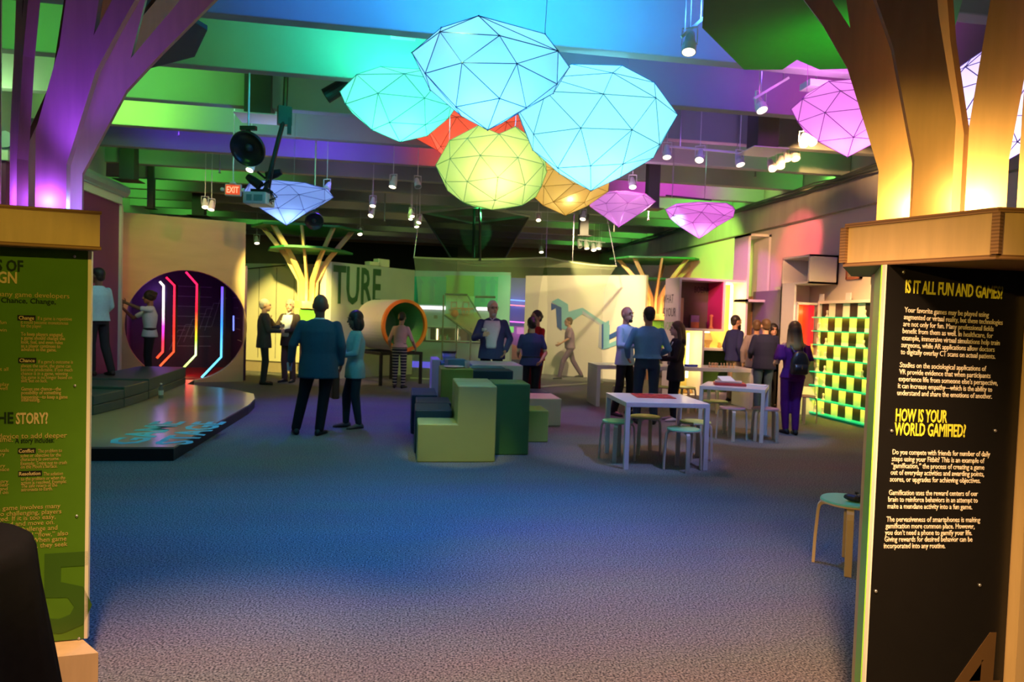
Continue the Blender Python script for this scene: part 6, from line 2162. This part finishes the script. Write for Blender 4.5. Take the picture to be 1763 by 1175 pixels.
# ------------------------------------------------------------------ spotlights that light the exhibits
SPOTS = [
    ((2.4, 12.4, 4.0), (4.7, 13.7, 1.9), (1.0, 0.50, 0.48), 300, 34),
    ((-2.5, 12.2, 4.1), (-2.75, 17.3, 1.35), (1.0, 0.84, 0.22), 3200, 30),
    ((-3.6, 10.6, 4.1), (-4.3, 15.2, 2.4), (1.0, 0.56, 0.12), 180, 44),
    ((-2.0, 11.0, 4.0), (-4.4, 15.3, 1.8), (1.0, 0.10, 0.30), 110, 40),
    ((-0.2, 13.4, 4.1), (-0.4, 17.8, 2.0), (0.45, 1.0, 0.10), 150, 40),
    ((-1.0, 12.6, 4.1), (-0.9, 15.6, 1.4), (1.0, 0.62, 0.30), 260, 34),
    ((-1.6, 12.2, 4.1), (-1.7, 15.4, 1.0), (0.35, 0.25, 1.0), 200, 30),
    ((1.8, 16.6, 4.1), (1.6, 20.4, 2.0), (0.14, 1.0, 0.26), 900, 55),
    ((1.4, 12.9, 4.1), (1.6, 16.8, 1.2), (0.65, 1.0, 0.2), 240, 50),
    ((4.2, 14.6, 4.1), (4.9, 18.9, 1.5), (1.0, 0.80, 0.36), 1300, 60),
    ((5.0, 13.4, 4.1), (6.0, 18.2, 1.4), (1.0, 0.52, 0.50), 420, 50),
    ((5.0, 8.2, 4.1), (7.5, 11.0, 2.7), (1.0, 0.52, 0.18), 3000, 60),
    ((5.3, 10.8, 4.1), (7.5, 12.2, 3.15), (1.0, 0.07, 0.14), 420, 30),
    ((4.8, 14.6, 4.1), (7.5, 15.6, 2.8), (0.45, 1.0, 0.10), 700, 64),
    ((5.0, 11.2, 3.9), (6.8, 13.4, 2.5), (1.0, 0.12, 0.85), 330, 34),
    ((3.0, 9.6, 4.1), (5.0, 13.2, 1.9), (1.0, 0.42, 0.55), 620, 34),
    ((2.2, 10.2, 4.1), (4.4, 13.6, 1.4), (1.0, 0.70, 0.42), 340, 40),
    ((3.4, 5.4, 4.1), (2.8, 7.4, 0.7), (0.42, 0.45, 1.0), 420, 30),
    ((4.6, 7.0, 4.1), (4.9, 8.9, 0.7), (0.22, 0.45, 1.0), 360, 32),
    ((5.2, 9.4, 4.1), (5.8, 9.8, 0.2), (1.0, 0.50, 0.20), 200, 60),
    ((4.0, 9.6, 4.1), (3.6, 10.4, 1.2), (0.30, 0.55, 1.0), 220, 36),
    ((5.0, 10.2, 4.1), (6.4, 12.0, 1.2), (1.0, 0.55, 0.5), 220, 44),
    ((0.3, 4.6, 4.1), (0.6, 7.4, 0.55), (0.85, 0.85, 0.14), 420, 17),
    ((1.2, 8.6, 4.1), (1.5, 10.6, 0.6), (0.25, 1.0, 0.55), 160, 44),
    ((-1.0, 6.2, 4.1), (-1.1, 8.9, 1.1), (0.02, 0.45, 0.70), 130, 36),
    ((2.6, 12.0, 4.1), (2.6, 14.8, 1.2), (0.75, 0.22, 1.0), 260, 40),
    ((0.6, 12.4, 4.1), (1.0, 14.2, 1.2), (0.5, 0.3, 1.0), 160, 40),
    ((-2.6, 7.0, 4.1), (-3.6, 9.4, 0.4), (0.35, 0.75, 0.35), 150, 54),
    ((-3.4, 9.6, 4.1), (-4.4, 12.6, 1.3), (0.15, 0.85, 1.0), 70, 40),
    ((2.4, 2.0, 3.6), (2.9, 4.05, 0.4), (1.0, 0.75, 0.25), 60, 26),
    ((-2.2, 8.2, 4.1), (-5.1, 11.8, 1.8), (1.0, 0.18, 0.55), 120, 50),
]
for l_, t_g, c_l, p_w, a_g in SPOTS:
    spot('exhibit_spot', l_, t_g, c_l, p_w, a_g, 0.5, 0.06)

# ------------------------------------------------------------------ track lamps
def track_lamp(px, py, D, label, yaw=0.0, tilt=25, lit=True, big=1.0):
    p = P(px, py, D)
    t = thing('track_lamp', label, 'spotlight', p, yaw, 'white track lamps under the beams')
    t.scale = (big, big, big)
    mt = Matrix.Rotation(R(tilt), 3, 'X')
    MB().lathe([(0.0, 0.13), (0.028, 0.13), (0.036, 0.11), (0.046, 0.04), (0.062, 0.0), (0.064, -0.07), (0.056, -0.07), (0.054, -0.05), (0.0, -0.045)], 16, (0, 0, 0), mt).build('lamp_can', MT_CAN, t, smooth=False)
    MB().lathe([(0.0, -0.052), (0.053, -0.056), (0.053, -0.062), (0.0, -0.064)], 16, (0, 0, 0), mt).build('lens', MT_LENS if lit else M('dark_lens', (0.25, 0.25, 0.22), 0.2), t, label='glowing lens' if lit else None)
    zc_ = (hang_z(p.y)-p.z)/big
    MB().box((0.066, 0, 0.075), (0.006, 0.022, 0.15)).box((-0.066, 0, 0.075), (0.006, 0.022, 0.15)).box((0, 0, 0.15), (0.138, 0.022, 0.008)).build('yoke', MT_CAN, t)
    MB().tube([(0, 0, 0.15), (0, 0, max(zc_, 0.2))], 0.006, 6).build('stem', MT_CAN, t)
    return t


TL = [
    (1187, 78, 5.9, 'large white track lamp beside the dark green leaf board at upper right', 1.0), (1309, 182, 7.4, 'white track lamp under the second beam, left of the large pink lantern', 1.0),
    (1148, 264, 9.6, 'white track lamp just right of the cyan lantern, first of three on a rail', 1.0), (1205, 270, 9.6, 'white track lamp in the middle of the three on a rail', 1.0), (1273, 277, 9.6, 'white track lamp at the right end of the three on a rail', 1.0),
    (1329, 286, 10.2, 'white track lamp lowest in the loose group below the large pink lantern', 1.0), (1344, 281, 10.2, 'white track lamp second from the left in the loose group near the right wall', 1.0), (1355, 270, 10.4, 'white track lamp third from the left in the loose group near the right wall', 0.9), (1369, 268, 10.4, 'white track lamp at the right of the loose group near the right wall', 1.0),
    (1384, 244, 9.0, 'white track lamp left of a pair at the tip of the large pink lantern', 0.9), (1397, 242, 9.0, 'white track lamp right of a pair at the tip of the large pink lantern', 0.9),
    (1089, 317, 11.5, 'white track lamp above the small pink lantern', 1.0), (677, 316, 11.4, 'white track lamp high in the middle left of the dark beams', 1.0), (719, 317, 11.4, 'unlit grey track lamp right of the high middle one', 0.9),
    (642, 350, 13.0, 'small white track lamp above the far tree, upper of two', 1.0), (640, 368, 14.2, 'small white track lamp above the far tree, lower of two', 1.0), (709, 369, 14.0, 'small white track lamp left of the funnel net, uppermost', 0.9), (707, 374, 14.6, 'small white track lamp left of the funnel net, second', 0.8), (722, 380, 14.6, 'small white track lamp left of the funnel net, third', 0.9), (717, 387, 15.0, 'small white track lamp left of the funnel net, lowest', 0.9),
    (927, 376, 14.8, 'small white track lamp at the right corner of the funnel net', 0.9), (1004, 373, 13.6, 'small white track lamp left of the small pink lantern', 1.0), (1010, 424, 19.2, 'tiny white track lamp of the far row, left end', 1.2), (1022, 427, 19.2, 'tiny white track lamp of the far row, brightest', 1.2), (1031, 424, 19.2, 'tiny white track lamp of the far row, right end', 1.2), (998, 422, 19.2, 'tiny unlit track lamp left of the far row', 1.1),
    (932, 431, 22.0, 'tiny lamp on the brown far wall', 1.2), (563, 324, 10.6, 'white track lamp above the violet lantern', 0.9), (353, 352, 12.6, 'bright track lamp left of a pair under the green beams', 1.0), (364, 356, 12.6, 'bright track lamp right of a pair under the green beams', 1.0), (432, 288, 10.0, 'white track lamp under the left black speaker', 0.9), (442, 415, 19.0, 'tiny lamp over the pale panelled wall', 1.2), (620, 400, 18.0, 'tiny green lit track lamp over the letter wall', 1.1),
]
for k, (px, py, D, lb_, bg_) in enumerate(TL):
    track_lamp(px, py, D, lb_, yaw=R((k*47) % 70-35), tilt=-16-(k*13) % 22, lit='unlit' not in lb_, big=bg_*(1.0 if D < 12 else 0.95))
for (p0, p1, D, lb_) in (((1150, 252), (1290, 265), 9.7, 'long thin lamp rail under the third beam'), ((1298, 170), (1358, 134), 7.3, 'short slanted lamp rail behind the large pink lantern'), ((1173, 64), (1212, 30), 5.9, 'short slanted lamp rail by the dark green leaf board'), ((1146, 337), (1225, 345), 11.0, 'dark lamp rail above the pink lantern near the right wall'), ((996, 413), (1042, 418), 19.2, 'far small lamp rail over the white mural wall')):
    a, b_ = P(p0[0], p0[1], D), P(p1[0], p1[1], D)
    r_ = thing('lamp_rail', lb_, 'rail', a)
    d_ = b_-a
    MB().tube([(0, 0, 0), d_], 0.018, 4).build('rail', MT_CAN if D != 11.0 else MT_BLACK, r_)
    for u in (0.15, 0.85):
        q = d_*u
        MB().tube([q, (q.x, q.y, max(hang_z(a.y+q.y)-a.z, q.z+0.1))], 0.006, 4).build('rod', MT_STEEL, r_)

# ------------------------------------------------------------------ speakers, projector, exit sign, vents


def speaker(px, py, D, wpx, label, yaw, tiltx, cable_top=4.3):
    c = P(px, py, D)
    r = wpx*D/1175/2
    t = thing('hanging_speaker', label, 'speaker', c, yaw)
    mt = Matrix.Rotation(R(tiltx), 3, 'X')
    MB().lathe([(0, 0.55*r), (0.35*r, 0.52*r), (0.75*r, 0.35*r), (0.97*r, 0.08*r), (r, -0.05*r), (0.97*r, -0.14*r), (0.90*r, -0.14*r), (0.86*r, -0.06*r), (0.5*r, 0.12*r), (0.0, 0.16*r)], 32, (0, 0, 0), mt).build('shell', M('speaker_black', (0.016, 0.018, 0.018), 0.28, 0.1, spec=0.6), t, smooth=True)
    MB().lathe([(0.0, -0.04*r), (0.10*r, -0.03*r), (0.22*r, 0.10*r), (0.24*r, 0.16*r), (0, 0.16*r)], 20, (0, 0, 0), mt).build('cone', M('speaker_cone', (0.06, 0.07, 0.07), 0.3, 0.1), t, smooth=True)
    MB().box((0, 0, 1.12*r), (0.9*r, 0.25*r, 0.22*r)).box((0, 0, 0.85*r), (0.2*r, 0.18*r, 0.5*r)).build('bracket', MT_BLACK, t)
    MB().tube([(0, 0, 1.2*r), (0, 0, hang_z(c.y)-c.z)], 0.012, 6).build('hanging_rod', MT_STEEL, t)
    return t


speaker(427, 256, 7.6, 62, 'round black speaker hanging under the beams at the left', R(-14), -62)
speaker(541, 381, 10.6, 32, 'round dark blue lit speaker just behind the violet lantern', R(14), -62)

pc = P(446, 344, 8.0)
pj = thing('projector', 'white ceiling projector on a slanted black arm before the violet lantern', 'projector', pc, R(-9))
MB().box((0, 0, 0), (0.27, 0.30, 0.14)).build('body', MT_WHITE, pj, bevel=0.015)
MB().box((-0.06, -0.152, 0.0), (0.06, 0.006, 0.07)).box((0.045, -0.152, 0.0), (0.10, 0.006, 0.07)).build('vent_grille', M('teal_grille', (0.20, 0.36, 0.36), 0.5, 0.1), pj)
pt0, pt1 = P(458, 325, 8.0)-pc, P(490, 200, 8.3)-pc
Rm = Matrix.Rotation(R(9), 3, 'Z')
pt0, pt1 = Rm @ pt0, Rm @ pt1
MB().tube([(0.04, 0, 0.07), pt0, pt1, (pt1.x+0.02, pt1.y, hang_z(pc.y+pt1.y)-pc.z)], 0.03, 8).build('arm', MT_BLACK, pj)
MB().box((0.03, 0, 0.10), (0.22, 0.12, 0.03)).build('bracket', MT_BLACK, pj)
MB().box((pt1.x, pt1.y, pt1.z), (0.16, 0.10, 0.22), 0.5).box((pt1.x+0.06, pt1.y, pt1.z-0.12), (0.05, 0.05, 0.2), 0.3).build('bracket', MT_BLACK, pj)
cb = MB()
for k in range(4):
    cb.tube([(0.12+0.01*k, -0.03, 0.0), (0.17+0.02*k, -0.05, -0.06+0.03*k), (0.13, -0.02, 0.12), (pt0.x+0.03*k, pt0.y, pt0.z+0.1*k)], 0.008, 5)
cb.build('cable', MT_BLACK, pj)
for (px, py, D, dx, lb_) in ((437, 312, 7.9, -0.2, 'small black spotlight clamped left of the projector arm'), (472, 300, 8.1, 0.22, 'flat black clamp lamp right of the projector arm')):
    c = P(px, py, D)
    t = thing('clamp_lamp', lb_, 'spotlight', c, R(-9))
    MB().lathe([(0, 0.09), (0.035, 0.09), (0.05, 0.02), (0.055, -0.09), (0, -0.08)], 14, (0, 0, 0), Matrix.Rotation(R(70 if dx > 0 else -55), 3, 'Y')).build('lamp_can', MT_BLACK, t)
    MB().tube([(0, 0, 0), (-dx*0.5, 0, -0.05), (-dx*0.9, 0, 0.02)], 0.014, 6).build('clamp_arm', MT_BLACK, t)
c = P(585, 152, 8.2)
t = thing('stage_lamp', 'black stage lamp hanging behind the mint lantern', 'spotlight', c, 0)
MB().lathe([(0, 0.2), (0.06, 0.2), (0.085, 0.1), (0.09, -0.14), (0.08, -0.14), (0.07, -0.08), (0, -0.06)], 18, (-0.05, 0, -0.03), Matrix.Rotation(R(55), 3, 'Y')).build('lamp_can', MT_BLACK, t)
MB().box((0.12, 0, 0.11), (0.35, 0.06, 0.03)).tube([(0.02, 0, 0.1), (0.02, 0, hang_z(c.y)-c.z)], 0.015, 6).build('bracket', MT_BLACK, t)

c = P(401, 327, 9.4)
t = thing('exit_sign', 'hanging exit sign with glowing red letters and two small side lamps', 'sign', c, R(-4))
MB().box((0, 0.02, 0), (0.215, 0.05, 0.165)).build('sign_box', M('exit_white', (0.60, 0.55, 0.50), 0.5, 0.04), t, bevel=0.008)
MB().box((0, -0.008, 0), (0.19, 0.006, 0.13)).build('face', M('exit_red_face', (0.75, 0.12, 0.06), 0.5, 0.05, emit=(1, 0.06, 0.02), estr=0.7), t, label='red glowing face')
text('EXIT', glow('exit_letters', (1.0, 0.42, 0.22), 1.4), t, (-0.08, -0.013, -0.042), UPRIGHT, 0.12, fit=0.16, bold=0.02)
for s in (-1, 1):
    MB().ell((s*0.14, 0, 0.0), (0.03, 0.03, 0.028), 10, 6).build('side_lamp', MT_CAN, t, smooth=True)
MB().lathe([(0.05, 0.08), (0.03, 0.11), (0.008, 0.12), (0.008, hang_z(c.y)-c.z)], 10).build('hanger', MT_CAN, t)

for (px, py, D, w_, d_, lb_, dark) in ((447, 205, 8.9, 0.55, 0.5, 'square ceiling air vent behind the projector arm', 0), (1312, 262, 9.3, 0.5, 0.5, 'square ceiling air vent near the loose lamp group at the right', 0), (222, 312, 12.5, 0.42, 0.4, 'dark air vent box under the green lit beams at the left', 1), (343, 373, 16.2, 0.45, 0.4, 'dark air vent box just above the portal wall', 1), (260, 360, 14.0, 0.2, 0.2, 'small dark ceiling box above the plum partition', 1), (1004, 407, 17.0, 0.36, 0.3, 'dark ceiling box above the far lamp row', 1), (1122, 361, 12.0, 0.34, 0.3, 'dark ceiling box beside the small pink lantern', 1), (694, 60, 6.9, 0.25, 0.1, 'small white ceiling box above the mint lantern', 2), (1405, 148, 7.2, 0.26, 0.2, 'small pale ceiling box above the large pink lantern', 2)):
    c = P(px, py, D)
    t = thing('air_vent' if dark < 2 else 'ceiling_box', lb_, 'vent' if dark < 2 else 'box', c, 0)
    hb_ = max(0.06, 4.99-0.03-c.z) if dark < 2 else 0.07
    mt_ = M('vent_dark', (0.05, 0.045, 0.05), 0.6, 0.1) if dark == 1 else MT_CAN
    if dark == 2:
        MB().box((0, 0, 0), (w_, d_, 0.07)).build('housing', mt_, t, bevel=0.005)
        MB().tube([(0, 0, 0.03), (0, 0, hang_z(c.y)-c.z)], 0.01, 5).build('stem', mt_, t)
    else:
        MB().box((0, 0, hb_/2+0.03), (w_*0.6, d_*0.6, hb_)).build('duct', M('duct_dark', (0.06, 0.055, 0.06), 0.6, 0.1), t)
        q = MB()
        for s in range(4):
            e = 1.0-0.2*s
            q.prism([(-w_/2*e, -d_/2*e), (w_/2*e, -d_/2*e), (w_/2*e, d_/2*e), (-w_/2*e, d_/2*e)], 0.008*s, 0.008*s+0.012)
        q.build('diffuser', mt_, t)
for (px, py, D) in ((308, 232, 10.7), (378, 296, 12.1), (781, 293, 9.5+2.6), (1300, 303, 12.1), (662, 380, 15.5), (1116, 378, 14.4), (1057, 398, 16.5)):
    c = P(px, py, D)
    o = MB().tube([(0, 0, hang_z(c.y)-c.z), (0, 0, 0.03)], 0.012, 6).lathe([(0.0, -0.03), (0.03, -0.02), (0.012, 0.0), (0.012, 0.03)], 10).build('sprinkler', M('sprinkler_metal', (0.30, 0.28, 0.26), 0.4, 0.1, metal=0.6), None, c)
    tag(o, 'short thin sprinkler pipe hanging under a ceiling beam', 'sprinkler', 'sprinklers under the beams')

# water bottle on the stage, black cloth in the near corner
wb_ = G(277, 686, zs)
bt = thing('water_bottle', 'clear plastic water bottle with a pale label standing on the stage', 'bottle', (wb_.x, wb_.y, zs+0.001))
MB().lathe([(0, 0), (0.034, 0), (0.036, 0.02), (0.036, 0.14), (0.030, 0.165), (0.014, 0.20), (0.014, 0.215), (0, 0.215)], 16).build('bottle', M('clear_plastic', (0.16, 0.22, 0.26), 0.1, 0.05, alpha=0.55), bt, smooth=True)
MB().lathe([(0.0365, 0.05), (0.0375, 0.05), (0.0375, 0.12), (0.0365, 0.12)], 16).build('bottle_label', M('pale_label', (0.55, 0.66, 0.68), 0.5, 0.05), bt, label='pale paper label')
MB().lathe([(0, 0.213), (0.016, 0.213), (0.016, 0.235), (0, 0.235)], 12).build('cap', MT_WHITE, bt)
tc = P(-158, 1060, 1.83)
b = MB()
rings = []
NS = 48
for (z, r_, f) in ((0.0, 0.40, 0.05), (0.25, 0.36, 0.04), (0.5, 0.325, 0.03), (0.75, 0.295, 0.015), (0.86, 0.285, 0.006), (0.895, 0.275, 0.0), (0.91, 0.255, 0.0), (0.912, 0.15, 0.0), (0.912, 0.01, 0.0)):
    rings.append([Vector(((r_+f*math.sin(9*2*math.pi*k/NS+z))*math.cos(2*math.pi*k/NS), (r_+f*math.sin(9*2*math.pi*k/NS+z))*math.sin(2*math.pi*k/NS), z)) for k in range(NS)])
b.loft(rings)
o = b.build('draped_table', M('black_cloth', (0.006, 0.006, 0.007), 0.9, 0.2, 30, bump=0.1, spec=0.05), None, (tc.x, tc.y, 0), smooth=True)
tag(o, 'black cloth draped over a small high round table in the near left corner', 'table')

flush_texts()

# ------------------------------------------------------------------ sub-parts
SUBS = {'lettering': ('sign_panel', 'face'), 'screw': ('sign_panel',), 'word_tab': ('sign_panel',), 'panel_edge': ('sign_panel',), 'collar_rim': ('collar',), 'collar_corner': ('collar',),
        'lens': ('lamp_can',), 'seat_edge': ('seat',), 'eye': ('body',), 'eyebrow': ('body',), 'mouth': ('body',), 'name_badge': ('jacket',), 'hoop_net': ('hoop',), 'target_square': ('backboard',),
        'zip_pull': ('front_pocket',), 'vent_grille': ('body',), 'printed_field': ('board',), 'led_channel': ('led_strip',), 'arrow': ('upper_panel',), 'lining': ('drum_wall',), 'printed_lines': ('panel',),
        'belt': ('trousers',), 'hood': ('jacket',), 'hood_edge': ('jacket',), 'beard': ('body',), 'wall_lines': ('tunnel',), 'dark_squares': ('board',), 'bottle_label': ('bottle',), 'print': ('box',), 'wire_frame': ('paper_shade',)}
base = lambda o: o.name.split('.')[0]
kids = {}
for o in bpy.data.objects:
    if o.parent is not None and o.type == 'MESH':
        kids.setdefault(o.parent, []).append(o)
for root, ch in kids.items():
    if root.type != 'EMPTY':
        continue
    count = {}
    for o in ch:
        for pn in SUBS.get(base(o), ()):
            par = [c for c in ch if base(c) == pn]
            if par:
                i = count.get(base(o), 0)
                n_same = len([c for c in ch if base(c) == base(o)])
                count[base(o)] = i+1
                o.parent = par[min(len(par)-1, i*len(par)//n_same)]
                break
